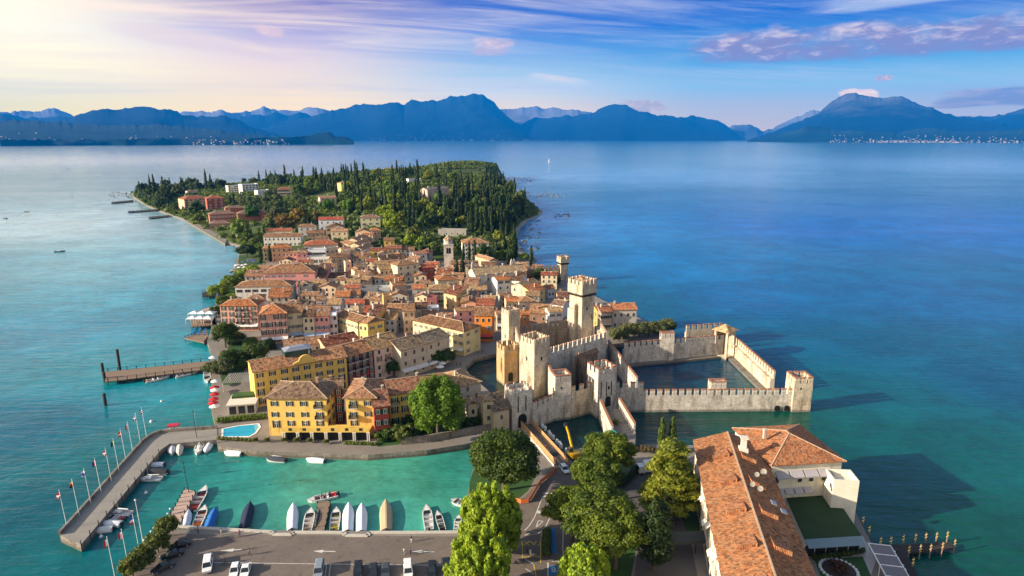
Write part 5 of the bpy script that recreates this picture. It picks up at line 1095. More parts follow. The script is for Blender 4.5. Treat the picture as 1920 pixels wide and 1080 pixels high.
wing = H('f', (1448, 872), (1579, 864), 13.5, 19, 'h', (.68, .63, .50), (.46, .175, .08), 2, 6, 'white hotel wing on the lake with a broad orange hip roof', 'dark', name='hotel_building', cat='hotel', group=HH, z=SZ, chim=1, shut=(.3, .25, .2), ov=.7, pitch=.34, roofmat=M['roof_fine'])
ww = HOUSES[-1][3]
for k in range(4):
    link('awning', AWN, wing, (2.4 + k * 3.6, 0, 10.8), color=(.36, .34, .36)).scale = (.8, 1, 1.3); link('awning', AWN, wing, (2.2 + k * 2.4, 0, 6.4), color=(.4, .38, .4)).scale = (.5, .8, 1.1)
mb = MB(); mb.box(0, 0, 0, 12, 3.5, 3.2); mb.box(0, 3.4, 3.2, 12, 3.5, 3.3); mb.build('glass_veranda', M['metal'], wing, (1, -3.5, 0))
tower = thing('stair_tower', 'plain white stair tower at the lake corner of the near hotel', 'tower', (74.2, 133.4, SZ), R(-6), HH)
mb = MB(); mb.box(0, 0, -2, 5.6, 5.2, 10.6)
for (x0, y0, x1, y1) in ((0, 0, 5.6, .3), (0, 4.9, 5.6, 5.2), (0, .3, .3, 4.9), (5.3, .3, 5.6, 4.9)): mb.box(x0, y0, 10.6, x1, y1, 11.8)
o = mb.build('wall', M['plaster'], tower); o.color = (.70, .66, .54, 1)
gr = [Q('c8', 690, 540, 6.0), Q('c8', 1010, 530, 6.0), Q('c8', 1188, 795, 6.0), Q('c8', 815, 818, 6.0)]
gt = thing('turf_roof_hall', 'low hall with a flat dark green turf roof in the hotel garden', 'hall', (gr[3].x, gr[3].y, SZ), 0, HH)
pl = [(p.x - gr[3].x, p.y - gr[3].y) for p in gr]
mb = MB(); mb.prism(pl, -1, 4.3); mb.build('wall', M['white'], gt)
mb = MB(); mb.prism([(x * 1.01 - .1, y * 1.01 - .1) for x, y in pl], 4.3, 4.62); mb.build('turf_roof', M['darkturf'], gt)
a_, b_ = Vector(pl[3]).to_3d(), Vector(pl[2]).to_3d(); dv = (b_ - a_).normalized(); nv = Vector((dv.y, -dv.x, 0))
mb = MB(); q = [a_ + Vector((0, 0, 4.5)), b_ + Vector((0, 0, 4.5)), b_ + nv * 1.8 + Vector((0, 0, 3.4)), a_ + nv * 1.8 + Vector((0, 0, 3.4))]; mb.solid(q + [p - Vector((0, 0, .12)) for p in q], [(0, 1, 2, 3)[::-1], (4, 5, 6, 7), (0, 1, 5, 4), (1, 2, 6, 5), (2, 3, 7, 6), (3, 0, 4, 7)]); o = mb.build('canopy', M['cloth'], gt); o.color = (.16, .23, .27, 1)
for k in range(5):
    p = a_ + (b_ - a_) * ((k + .5) / 5) + nv * .06; mb = MB(); arch(mb, -1.2, 1.2, .1, 1.9, 0); o = mb.build('arch_opening', M['dark'], gt, p); o.rotation_euler = (0, 0, math.atan2(dv.y, dv.x))
sheet('terrace', [tuple(Q('c8', x, y, SZ))[:2] for x, y in ((830, 850), (1200, 800), (1290, 960), (1240, 1100), (860, 930))], SZ + .012, pmat('white_paving', (.42, .40, .40), var=.12, scale=.4))
sheet('lawn', [tuple(Q('c8', x, y, SZ))[:2] for x, y in ((880, 960), (1200, 935), (1270, 1100), (930, 1100))], SZ + .024, M['lawn'])
fb = Q('c8', 1040, 1030, SZ); bed = thing('flower_bed', 'round flower bed ringed with pale stones on the hotel lawn', 'flower bed', (fb.x, fb.y, SZ + .03))
mb = MB()
for k in range(26): a = 2 * math.pi * k / 26; mb.box(3.6 * math.cos(a) - .25, 3.6 * math.sin(a) - .25, 0, 3.6 * math.cos(a) + .25, 3.6 * math.sin(a) + .25, .35)
mb.build('stone_ring', M['white'], bed); mb = MB(); mb.lathe([(3.3, 0), (3.2, .3), (1.5, .5), (.1, .6)], 18); mb.build('soil', pmat('dark_soil', (.05, .035, .025)), bed)
pr = thing('terrace_pergola', 'white framed pergola with grey fabric panels by the hotel dock', 'pergola', tuple(Q('P', 780, 870, SZ)), math.atan2((Q('P', 890, 1080, SZ) - Q('P', 780, 870, SZ)).y, (Q('P', 890, 1080, SZ) - Q('P', 780, 870, SZ)).x))
mb = MB()
for k in range(5): mb.box(k * 3.6, 0, 2.9, k * 3.6 + .18, 4.4, 3.1)
mb.box(-.1, -.1, 2.9, 14.6, .08, 3.1); mb.box(-.1, 4.35, 2.9, 14.6, 4.5, 3.1); mb.build('frame', M['white'], pr)
for k in range(4): mb = MB(); mb.box(k * 3.6 + .2, .1, 2.96, k * 3.6 + 3.58, 4.33, 3.02); o = mb.build('panel', M['cloth'], pr); o.color = (.17, .16, .17, 1)
for x in (0, 7.2, 14.3):
    for y in (0, 4.3): mb = MB(); mb.box(x, y, 0, x + .15, y + .15, 2.9); mb.build('leg', M['white'], pr)

# ------------------------------------------------------------------ piers, decks, breakwater
def pier(name, label, pts, z, mat, posts=8, ph=1.0, rail=False, thick=.35, cat='pier', mp=None):
    P = [Vector((p.x, p.y)) for p in pts]; c = P[0]
    root = thing(name, label, cat, (c.x, c.y, 0))
    mb = MB(); mb.prism([tuple(p - c) for p in P], z - thick, z); mb.build('deck', mat, root)
    for e in (0, 1):
        a, b_ = (P[0], P[1]) if e == 0 else (P[3], P[2])
        for k in range(posts):
            p = a + (b_ - a) * ((k + .3) / posts) - c; mb = MB(); mb.tube((0, 0, -3), (0, 0, z + ph), .14, n=7); mb.build('post', mp or M['darkwood'], root, (p.x, p.y, 0))
        if rail:
            mb = MB(); a3 = (a - c).to_3d() + Vector((0, 0, z + ph - .1)); b3 = (b_ - c).to_3d() + Vector((0, 0, z + ph - .1)); mb.beam(a3, b3, .07, .09); mb.beam(a3 - Vector((0, 0, .45)), b3 - Vector((0, 0, .45)), .05, .07); mb.build('rail', mp or M['darkwood'], root)
    return root
pier('ferry_pier', 'wooden ferry pier with railings on the lake west of the town', [W(197, 697, 1.6), W(404, 675, 1.6), W(404, 690, 1.6), W(197, 716, 1.6)], 1.6, M['wood'], 12, 1.3, True)
pier('jetty', 'short pink board jetty beside the red open boats', [Q('c5', 900, 528, 1.3), Q('c5', 800, 712, 1.3), Q('c5', 852, 778, 1.3), Q('c5', 970, 545, 1.3)], 1.3, M['pinkwood'], 7, .8)
pier('small_dock', 'small dark wooden dock in the middle of the harbour quay', [Q('c6', 702, 478, 1.2), Q('c6', 690, 706, 1.2), Q('c6', 750, 706, 1.2), Q('c6', 798, 478, 1.2)], 1.2, M['wood'], 5, .5)
pier('lounge_deck', 'dark wooden sun deck at the edge of the near hotel terrace', [Q('P', 850, 800, 1.3), Q('P', 1180, 850, 1.3), Q('P', 1320, 1100, 1.3), Q('P', 1000, 1100, 1.3)], 1.3, M['darkwood'], 3, .2)
dk = pier('hotel_dock', 'dark dock of the near hotel reaching into the lake between lit posts', [Q('P', 850, 775, 1.3), Q('P', 1640, 738, 1.3), Q('P', 1660, 800, 1.3), Q('P', 1180, 850, 1.3)], 1.3, M['darkwood'], 2, .2)
lamp_m, lt, lb = newmat('string_light'); lb.inputs['Base Color'].default_value = (.8, .55, .1, 1); lb.inputs['Emission Color'].default_value = (1, .68, .12, 1); lb.inputs['Emission Strength'].default_value = .45
mb = MB(); mb.tube((0, 0, -2), (0, 0, 2.6), .13, n=7); post_me = mb.mesh('post', M['wood'])
mb = MB()
for k in range(13): a = k * .95; mb.lathe([(.02, -.05), (.055, 0), (.02, .05)], 5, 0, (.17 * math.cos(a), .17 * math.sin(a), .9 + k * .12))
light_me = mb.mesh('light_string', lamp_m)
for (x, y), lab in zip([(918, 775), (1022, 770), (1148, 752), (1270, 746), (1376, 735), (1484, 728), (1594, 718), (1668, 800), (1545, 830), (1425, 850), (1320, 855), (1205, 865), (1245, 990), (742, 560), (803, 660)],
                       ['first', 'second', 'third', 'fourth', 'fifth', 'sixth', 'seventh'] + [''] * 8):
    p = Q('P', x, y, 1.3); far = bool(lab)
    r_ = thing('lit_post', ('%s lit post from the shore along the lake side of the hotel dock' % lab) if far else
               {1668: 'post wound with yellow lights at the outer end of the hotel dock', 1545: 'lit post nearest the end on the garden side of the hotel dock', 1425: 'second lit post from the end on the garden side of the hotel dock', 1320: 'third lit post from the end on the garden side of the hotel dock',
                1205: 'lit post where the hotel dock meets the sun deck', 1245: 'lit post standing beyond the pale blue loungers', 742: 'upper lit post on the hotel lake promenade', 803: 'lower lit post on the hotel lake promenade'}[x], 'post', (p.x, p.y, 1.3 - .3), 0, 'lit posts around the hotel dock')
    link('post', post_me, r_); link('light_string', light_me, r_)
def lounger_mesh():
    mb = MB(); mb.box(-.35, 0, .25, .35, 1.25, .38); mb.solid([(-.35, 1.25, .25), (.35, 1.25, .25), (.35, 2.0, .75), (-.35, 2.0, .75), (-.35, 1.25, .38), (.35, 1.25, .38), (.35, 1.95, .88), (-.35, 1.95, .88)], [(0, 3, 2, 1), (4, 5, 6, 7), (0, 1, 5, 4), (1, 2, 6, 5), (2, 3, 7, 6), (3, 0, 4, 7)])
    for x in (-.32, .25):
        for y in (.1, 1.2): mb.box(x, y, 0, x + .07, y + .07, .25)
    return mb.mesh('lounger', M['cloth'])
LOUNG = lounger_mesh()
def lounger(p, rz, colr, label, group): tag(link('sun_lounger', LOUNG, None, p, rz, color=colr), label, 'sun lounger', group)
LG = 'sun loungers on the near hotel deck'
for (x, y, r_, lab) in ((1070, 850, 40, 'white lounger by a round table on the dark sun deck'), (1110, 915, 70, 'white lounger alone in the middle of the dark sun deck'), (1155, 985, 80, 'pale blue lounger on the dark sun deck, upper of two side by side'), (1180, 1025, 80, 'pale blue lounger on the dark sun deck, lower of two side by side')):
    lounger(Q('P', x, y, 1.31), R(r_), (.50, .60, .70), lab, LG)
for k, (x, y) in enumerate(((955, 880), (975, 915), (1015, 970), (1040, 1015), (1075, 1065))): lounger(Q('P', x, y, 1.52), R(75), (.20, .38, .55), ['first', 'second', 'third', 'fourth', 'fifth'][k] + ' blue lounger in the row beside the white framed pergola', LG)
def piles():
    for px, py, h_, lab in ((225, 694, 8.5, 'tall black mooring pile behind the ferry pier'), (194, 702, 4.5, 'dark mooring pile at the outer corner of the ferry pier'), (197, 716, 3.6, 'dark mooring pile at the near corner of the ferry pier end'), (198, 760, 4.2, 'lone dark mooring pile in the water south of the ferry pier')):
        p = W(px, py, 0); mb = MB(); mb.tube((0, 0, -3), (0, 0, h_), .55, .5, 9); mb.tube((0, 0, h_), (0, 0, h_ + .25), .6, .3, 9); tag(mb.build('mooring_pile', M['darkwood'], None, (p.x, p.y, 0)), lab, 'mooring pile', 'mooring piles around the ferry pier')
piles()
bo = poly_px([(112, 1003), (268, 829), (285, 817), (302, 811), (407, 803)], 1.9); bi = poly_px([(152, 1021), (303, 842), (318, 832), (408, 824)], 1.9)
bw = thing('breakwater', 'stone breakwater curving round the small harbour with a parapet on its lake side', 'breakwater', (0, 0, 0))
mb = MB(); mb.prism(bo + bi[::-1], -5, 1.9, 0, 1); mb.build('mole', [M['quay'], M['concrete']], bw)
mb = MB()
for a, b_ in zip(bo, bo[1:]): mb.beam((a[0], a[1], 2.35), (b_[0], b_[1], 2.35), .6, .9)
mb.build('parapet', M['quay'], bw)
for k in range(12):
    p = Vector(bi[0]) + (Vector(bi[1]) - Vector(bi[0])) * (k / 11.5); mb = MB(); mb.tube((0, 0, 0), (0, 0, 2.9), .1, n=6); mb.build('bollard', M['darkwood'], bw, (p.x, p.y, 0))
# lake restaurant decks west of the pink hotel
pier('restaurant_deck', 'lake deck with blue loungers below the pink hotel', [Q('H', 85, 590, 1.8), Q('H', 330, 500, 1.8), Q('H', 345, 590, 1.8), Q('H', 300, 640, 1.8)], 1.8, M['wood'], 7, .9, True)
rd = pier('canopy_deck', 'lake deck roofed with three rows of white peaked canopies', [Q('H', 150, 400, 1.8), Q('H', 430, 360, 1.8), Q('H', 430, 450, 1.8), Q('H', 170, 470, 1.8)], 1.8, M['wood'], 6, .6)
for i in range(3):
    for j in range(2):
        p = Q('H', 205 + i * 82 - j * 20, 375 + j * 55, 1.8); mb = MB(); mb.solid([(-2.6, -2.4, 2.6), (2.6, -2.4, 2.6), (2.6, 2.4, 2.6), (-2.6, 2.4, 2.6), (0, 0, 3.8)], [(0, 1, 4), (1, 2, 4), (2, 3, 4), (3, 0, 4), (3, 2, 1, 0)])
        for x in (-2.5, 2.4):
            for y in (-2.3, 2.2): mb.box(x, y, 0, x + .1, y + .1, 2.6)
        mb.build('canopy', M['whitewash'], rd, p - rd.location)
pier('wooden_deck', 'pale wooden deck with tables north of the white canopies', [Q('H', 275, 285, 1.6), Q('H', 440, 240, 1.6), Q('H', 440, 300, 1.6), Q('H', 290, 310, 1.6)], 1.6, M['pinkwood'], 5, .8)
pier('awning_pier', 'small dark pier with a pinkish sun awning further up the shore', [Q('H', 275, 110, 1.6), Q('H', 420, 60, 1.6), Q('H', 415, 140, 1.6), Q('H', 280, 150, 1.6)], 1.6, M['darkwood'], 6, 1.6)
for k in range(9): lounger(Q('H', 165 + (k % 3) * 62 + (k // 3) * 9, 560 - (k // 3) * 22, 1.82), R(10), (.03, .14, .42), 'dark blue lounger in the rows on the lake deck below the pink hotel', 'blue loungers on the lake deck')
for (a, z) in (((121, 378), .9), ((243, 397), .9), ((280, 408), .9)):
    ox = W(a[0] + 90 - (a[0] > 200) * 45 - (a[0] > 270) * 12, a[1] + 2, z)
    p0 = W(a[0] + 90 if False else a[0], a[1], z)
pier('bathing_jetty', 'thin bathing jetty on posts, farthest of three at the western cape', [W(209, 379, 1), W(250, 375, 1), W(250, 377.5, 1), W(209, 381.5, 1)], 1.2, M['darkwood'], 6, .6)
pier('bathing_jetty', 'thin bathing jetty on posts, longest of three at the western cape', [W(240, 396, 1), W(300, 392, 1), W(300, 394.5, 1), W(240, 398.5, 1)], 1.2, M['darkwood'], 8, .6)
pier('bathing_jetty', 'short bathing jetty on posts, nearest of three at the western cape', [W(279, 407, 1), W(318, 403, 1), W(318, 406, 1), W(279, 410, 1)], 1.2, M['darkwood'], 6, .6)
slab('promenade', poly_px([(345, 412), (352, 408), (428, 444), (422, 458)], 1.5), -3, 1.6, M['quay'], M['paving'])

# ------------------------------------------------------------------ umbrellas
def umbrella_mesh(): 
    mb = MB(); mb.lathe([(1.7, 2.2), (1.72, 2.12), (1.7, 2.2), (.05, 2.9)], 8, 0); mb.tube((0, 0, 0), (0, 0, 2.8), .04, n=5, m=1)
    return mb.mesh('parasol', [M['cloth'], M['wood']])
UMB = umbrella_mesh()
def parasol(p, colr, label, group): tag(link('parasol', UMB, None, p, 0, color=colr), label, 'parasol', group)
for k, (x, y) in enumerate(((1205, 500), (1205, 570), (1198, 620), (1192, 660))): parasol(Q('I', x, y + 25, 1.8), (.42, .02, .03), ['topmost', 'second', 'third', 'lowest'][k] + ' red parasol in the row on the hotel lake terrace', 'red parasols on the hotel lake terrace')
for x, y in ((1215, 440), (1212, 530), (1205, 700)): parasol(Q('I', x, y + 20, 1.8), (.7, .68, .66), 'white parasol on the hotel lake terrace among the red ones', 'white parasols on the hotel lake terrace')
parasol(Q('I', 1190, 215, 1.8), (.72, .72, .72), 'white parasol where the ferry pier meets the shore', None)
for x, y in ((30, 800), (75, 835), (125, 800), (170, 790), (60, 795), (155, 830)): parasol(Q('A', x, y + 25, 1.8), (.72, .66, .66), 'pale parasol on the garden terrace by the lake above the lime bushes', 'pale parasols on the garden terrace')
for x, y in ((215, 730), (265, 720), (135, 750), (300, 735)): parasol(Q('A', x, y + 25, 1.8), (.10, .09, .32), 'violet blue parasol in the lakeside garden', 'violet parasols in the lakeside garden')
for x, y in ((770, 365), (820, 380), (870, 345), (885, 310), (800, 410)): parasol(Q('c2', x, y + 12, 1.8), (.70, .68, .64), 'white cafe parasol on the moat square', 'white cafe parasols on the moat square')
# ================================================================== BOATS
def hull_rows(L, Bm, Hs, n=9, flare=.82, sternw=.88):
    rows = []
    for i in range(n):
        s = i / (n - 1); w_ = Bm / 2 * (sternw + (1 - sternw) * min(1, s * 2.4)) * (1 - max(0, (s - .5) / .5) ** 2.7) + .03
        zt = Hs * (.82 + .4 * s * s); zb = -.35 + .35 * max(0, (s - .7) / .3) ** 2
        x = s * L; xb = x - .05 * L * s
        rows.append([(x, -w_, zt), (xb, -w_ * flare, zb * .3), (xb, 0, zb), (xb, w_ * flare, zb * .3), (x, w_, zt)])
    return rows
def boat(kind, bow, stern, beam, label, hullc=(.72, .72, .70), coverc=None, name='boat', cat='boat', seatc=(.4, .05, .04), engine=True, L=None):
    d = bow - stern; Ln = L or max(3.5, math.hypot(d.x, d.y)); ang = math.atan2(d.y, d.x)
    root = thing(name, label, cat, (stern.x, stern.y, .0), ang, 'boats in the harbour')
    Hs = .62 if Ln < 6.5 else .8; rows = hull_rows(Ln, beam, Hs)
    mb = MB(); mb.loft(rows, 0, True, False)
    h = mb.build('hull', M['paint'], root, smooth=False); h.color = tuple(hullc) + (1,)
    g = [(r[0], r[-1]) for r in rows]
    if kind == 'cover':
        mb = MB(); R_ = []
        for i, (a, b_) in enumerate(g):
            s = i / (len(g) - 1); hz_ = (.35 + .75 * math.sin(math.pi * min(1, .18 + s * .86)) ** .7) * (Hs * .95)
            w_ = abs(a[1]) * 1.05; R_.append([(a[0], -w_, a[2] - .12), (a[0], -w_ * .8, a[2] + hz_ * .45), (a[0] , -w_ * .12, a[2] + hz_), (a[0], w_ * .12, a[2] + hz_), (a[0], w_ * .8, a[2] + hz_ * .45), (a[0], w_, a[2] - .12)])
        mb.loft(R_, 0, True, True); o = mb.build('cover', M['cloth'], root); o.color = tuple(coverc or (.75, .75, .76)) + (1,)
    else:
        mb = MB(); inn = [(.80 if i < 7 else .5) for i in range(len(g))]
        for i in range(len(g) - 1):                      # side decks
            for sgn in (0, 1):
                a, b_ = g[i][sgn], g[i + 1][sgn]; a2 = (a[0], a[1] * inn[i], a[2]); b2 = (b_[0], b_[1] * inn[i + 1], b_[2])
                q = [a, b_, b2, a2]; mb.face(q if sgn == 0 else q[::-1])
        i0 = 6 if kind == 'open' else 5                  # fore deck
        for i in range(i0, len(g) - 1): mb.face([g[i][0], g[i + 1][0], g[i + 1][1], g[i][1]])
        o = mb.build('deck', M['paint'], root); o.color = (.68, .66, .62, 1)
        mb = MB(); zf = Hs * .35
        mb.face([(g[0][0][0] + .1, g[0][0][1] * .95, zf), (g[i0][0][0], g[i0][0][1] * .9, zf), (g[i0][1][0], g[i0][1][1] * .9, zf), (g[0][1][0] + .1, g[0][1][1] * .95, zf)])
        o = mb.build('floor', M['paint'], root); o.color = tuple(seatc if kind == 'open' else (.5, .48, .45)) + (1,)
        if kind == 'open':
            for u in (.06, .3, .48):
                mb = MB(); w_ = beam * .36; mb.box(Ln * u, -w_, zf, Ln * u + .55, w_, Hs * .85); mb.box(Ln * u, -w_, Hs * .85, Ln * u + .14, w_, Hs * 1.25); o = mb.build('seat', M['cloth'], root); o.color = (.62, .6, .58, 1) if u > .2 else tuple(seatc) + (1,)
            mb = MB(); mb.beam((Ln * .62, -beam * .36, Hs + .25), (Ln * .62, beam * .36, Hs + .25), .05, .55); mb.build('windshield', M['glass'], root)
        if kind == 'sail':
            mb = MB(); mb.loft([[(Ln * .42, -beam * .26, Hs * .9), (Ln * .42, beam * .26, Hs * .9), (Ln * .44, beam * .2, Hs + .5), (Ln * .44, -beam * .2, Hs + .5)], [(Ln * .75, -beam * .16, Hs), (Ln * .75, beam * .16, Hs), (Ln * .7, beam * .12, Hs + .4), (Ln * .7, -beam * .12, Hs + .4)]], 0); mb.build('cabin', M['white'], root)
            mb = MB(); mb.tube((Ln * .56, 0, 0), (Ln * .56, 0, Ln * 1.35), .055, .035, 6); mb.build('mast', M['metal'], root)
            mb = MB(); mb.tube((Ln * .55, 0, 1.5), (Ln * .08, 0, 1.55), .14, .1, 7); mb.build('furled_sail', M['whitewash'], root)
    if engine and kind != 'sail':
        mb = MB(); mb.box(-.45, -.2, -.3, -.1, .2, .35); mb.box(-.55, -.25, .35, -.02, .25, Hs + .35); mb.build('outboard_engine', M['iron'], root)
    return root
def B6(kind, b, s, beam, label, crop='c6', **k): return boat(kind, Q(crop, *b, .4), Q(crop, *s, .4), beam, label, **k)
NAVY, BLUE, BEI, WHT, CHAR = (.018, .03, .06), (.02, .13, .42), (.46, .34, .21), (.74, .75, .78), (.05, .055, .07)
B6('cover', (200, 495), (150, 685), 2.7, 'motorboat under a navy cover, alone between the jetty and the small dock', coverc=NAVY)
B6('cover', (520, 508), (512, 702), 2.5, 'motorboat under a white cover left of the small dock', coverc=WHT)
B6('open', (655, 538), (622, 706), 2.5, 'open motorboat with a dark folded hood left of the small dock', seatc=(.35, .27, .2))
B6('cover', (716, 560), (690, 690), 1.2, 'slim dark dinghy tied against the left side of the small dock', coverc=(.03, .04, .04), engine=False)
B6('open', (845, 533), (825, 703), 2.4, 'blue motorboat with yellow seats right of the small dock', hullc=(.03, .12, .45), seatc=(.55, .42, .05))
B6('cover', (936, 503), (928, 714), 2.6, 'boat under a white cover, left of a matching pair', coverc=WHT)
B6('cover', (1033, 508), (1030, 718), 2.6, 'boat under a white cover, right of a matching pair', coverc=WHT)
B6('cover', (1213, 478), (1218, 705), 2.9, 'large boat under a beige cover', coverc=BEI)
B6('open', (1516, 515), (1540, 698), 2.4, 'white open boat with red cushions at the right end of the quay', seatc=(.62, .58, .55))
B6('open', (1598, 562), (1640, 700), 1.8, 'small dark green rowing boat beside the white open boat', hullc=(.03, .06, .05), seatc=(.12, .10, .08), engine=False)
taxi = B6('open', (622, 482), (850, 428), 2.7, 'white and red motorboat with passengers lying across the head of the small dock', seatc=(.38, .03, .03))
B6('cover', (0, 115), (132, 122), 3.0, 'boat under a wrinkled white cover off the hotel quay', coverc=WHT)
B6('cover', (322, 128), (470, 132), 2.0, 'boat with a grey cover behind the dark covered boat', coverc=(.5, .5, .52))
B6('cover', (314, 160), (460, 172), 2.2, 'boat with a black cover off the hotel quay', coverc=CHAR)
B6('cover', (616, 132), (752, 135), 2.0, 'boat with a dark brown cover off the hotel quay', coverc=(.09, .07, .06))
B6('cover', (616, 168), (752, 178), 2.2, 'boat with a white cover in front of the dark brown covered boat', coverc=WHT)
B6('open', (1700, 470), (1835, 505), 2.8, 'white motorboat half hidden by the trees', seatc=(.6, .58, .55))
B6('open', (1762, 588), (1745, 698), 1.7, 'small light blue boat next to the bright green tree', hullc=(.05, .30, .55), seatc=(.5, .5, .5), engine=False)
B6('open', (744, 246), (692, 340), 2.2, 'long white boat on the inside bend of the breakwater', 'c5', seatc=(.62, .62, .6))
B6('cover', (817, 316), (820, 250), 2.2, 'left of two small boats under grey white covers at the bend', 'c5', coverc=(.6, .58, .56))
B6('cover', (862, 318), (872, 246), 2.0, 'right of two small boats under grey white covers at the bend', 'c5', coverc=(.5, .49, .47))
B6('sail', (975, 314), (1005, 230), 2.5, 'white boat with a short mast by the pier root', 'c5')
B6('cover', (1030, 300), (1062, 240), 2.2, 'small boat under a white cover by the pier root', 'c5', coverc=WHT)
B6('cover', (665, 382), (766, 374), 2.2, 'white covered boat above the black covered sailboat', 'c5', coverc=(.66, .66, .68))
B6('cover', (625, 428), (790, 424), 2.6, 'long black covered boat along the breakwater', 'c5', coverc=(.035, .037, .045))
B6('sail', (604, 464), (752, 462), 2.4, 'white sailboat along the breakwater below the black covered boat', 'c5')
B6('sail', (420, 672), (556, 684), 2.4, 'white sailboat, topmost of the cluster near the breakwater head', 'c5')
B6('open', (395, 708), (516, 716), 2.2, 'open grey inflatable in the cluster near the breakwater head', 'c5', hullc=(.42, .43, .45))
B6('cover', (376, 748), (494, 752), 2.3, 'white boat with a smooth cover near the breakwater head', 'c5', coverc=(.72, .72, .72))
B6('cover', (320, 795), (444, 780), 2.2, 'lowest white covered boat near the breakwater head', 'c5', coverc=(.60, .59, .57))
B6('open', (1036, 515), (948, 668), 2.7, 'red lined open boat moored along the pink jetty', 'c5', seatc=(.42, .05, .025))
B6('cover', (926, 672), (905, 775), 1.9, 'small boat under a pale cover beside the pink jetty', 'c5', coverc=(.66, .68, .74))
B6('open', (1030, 640), (970, 775), 2.4, 'open boat with an orange seat between the pale and the blue covered boats', 'c5', seatc=(.62, .14, .02))
B6('cover', (1097, 658), (1046, 785), 2.3, 'boat under a bright blue cover at the left end of the quay', 'c5', coverc=BLUE)
B6('open', (1040, 300), (800, 358), 2.6, 'long white boat moored along the ferry pier', 'I', seatc=(.6, .6, .58))
B6('open', (750, 352), (500, 408), 2.7, 'wooden decked motorboat moored along the ferry pier', 'I', seatc=(.34, .22, .11), hullc=(.66, .66, .62))
B6('open', (1130, 420), (1120, 312), 2.6, 'white motorboat at the shore end of the ferry pier', 'I', seatc=(.3, .3, .32))
tx = B6('open', (662, 912), (1000, 886), 2.6, 'wooden taxi boat with a red canopy outside the breakwater', 'I', hullc=(.36, .18, .08), seatc=(.3, .2, .12))
mb = MB(); mb.box(0, -1.1, 2.1, 3.2, 1.1, 2.35); [mb.tube((x, y, .6), (x, y, 2.1), .04, n=5) for x in (.2, 3.0) for y in (-.9, .9)]; o = mb.build('canopy', M['cloth'], tx, (4.5, 0, 0)); o.color = (.50, .02, .05, 1)
for (px, py, ang, lab) in ((7, 410, -20, 'small dark speedboat far out on the left with a wake'), (53, 398, 165, 'small speedboat turning on the lake left of the western cape'), (126, 317, 0, 'tiny dark boat far out beyond the western cape'), (103, 473, 40, 'small dark rowing boat alone on the western lake')):
    p = W(px, py, 0); q = p + Vector((math.cos(R(ang)), math.sin(R(ang)), 0)) * 7; boat('open', q, p, 2.4, lab, hullc=(.06, .06, .07), seatc=(.1, .1, .1))
p = W(1027, 304, 0); sb = boat('sail', p + Vector((12, 0, 0)), p, 3.2, 'lone sailing boat far out beyond the wooded point')
mb = MB(); mb.solid([(5.5, .05, 2), (.6, .05, 2.2), (5.5, .05, 15), (5.5, -.05, 2), (.6, -.05, 2.2), (5.5, -.05, 15)], [(0, 1, 2), (5, 4, 3), (0, 3, 4, 1), (1, 4, 5, 2), (2, 5, 3, 0)]); mb.build('sail', M['white'], sb)
p = W(1918, 280, 0); boat('sail', p + Vector((12, 0, 0)), p, 3, 'pale sailing boat at the far right edge of the lake')
for px, py, lab in ((686, 104, 'white mooring buoy in the lake outside the breakwater bend'),):
    for crop, x, y, lb_ in (('c5', 686, 104, lab), ('I', 663, 610, 'white mooring buoy alone in the bay south of the ferry pier'), ('I', 560, 818, 'white double buoy outside the breakwater'), ('c6', 162, 130, 'orange buoy right of the wrinkled white covered boat'), ('c6', 570, 145, 'orange buoy between the covered boats'), ('c6', 795, 150, 'orange buoy right of the brown covered boat'), ('c6', 1102, 158, 'orange buoy alone off the hotel garden wall'), ('c5', 370, 832, 'white buoy off the breakwater head'), ('c5', 655, 555, 'white buoy in the middle of the harbour mouth')):
        p = Q(crop, x, y, 0); mb = MB(); mb.lathe([(.05, -.3), (.4, -.15), (.45, .1), (.3, .4), (.06, .55), (.06, .8)], 9); o = mb.build('buoy', M['cloth'], None, p); o.color = (.7, .25, .06, 1) if 'orange' in lb_ else (.75, .75, .75, 1); tag(o, lb_, 'buoy', 'mooring buoys')
for px, py, lab in ((136, 368, 'thin navigation pole in the lake before the western cape'), (1065, 406, 'thin beacon pole on the rocks off the wooded point'), (717, 322, 'flag mast on the far crest of the hill')):
    p = W(px, py, 0) if px != 717 else Wg(px, py); mb = MB(); mb.tube((0, 0, -2), (0, 0, 11), .22, .12, 6); mb.tube((0, 0, 3), (0, 0, 4.2), .5, .5, 6); tag(mb.build('beacon_pole', M['darkwood'], None, p), lab, 'pole')
# wakes: foam lines lying on the water
foam = pmat('foam', (.38, .50, .54), var=.3, scale=.5)
def wake(pts, w0, w1, label):
    mb = MB(); P = [W(x, y, 0) for x, y in pts]; n = len(P)
    for i in range(n - 1):
        d = (P[i + 1] - P[i]).normalized(); nn = Vector((-d.y, d.x, 0)); a = w0 + (w1 - w0) * i / n; b_ = w0 + (w1 - w0) * (i + 1) / n
        mb.face([P[i] - nn * a + Vector((0, 0, .03)), P[i + 1] - nn * b_ + Vector((0, 0, .03)), P[i + 1] + nn * b_ + Vector((0, 0, .03)), P[i] + nn * a + Vector((0, 0, .03))])
    structure(mb.build('wake', foam))
wake([(8, 416), (14, 421), (30, 424), (55, 430), (85, 437), (106, 444)], 1.2, .2, ''); wake([(7, 418), (7, 424), (18, 422)], 1.0, .3, '')
wake([(53, 398), (44, 402), (34, 409), (24, 416), (12, 420)], 1.1, .5, ''); wake([(56, 398), (75, 401), (100, 402), (130, 404)], 1.1, .15, '')
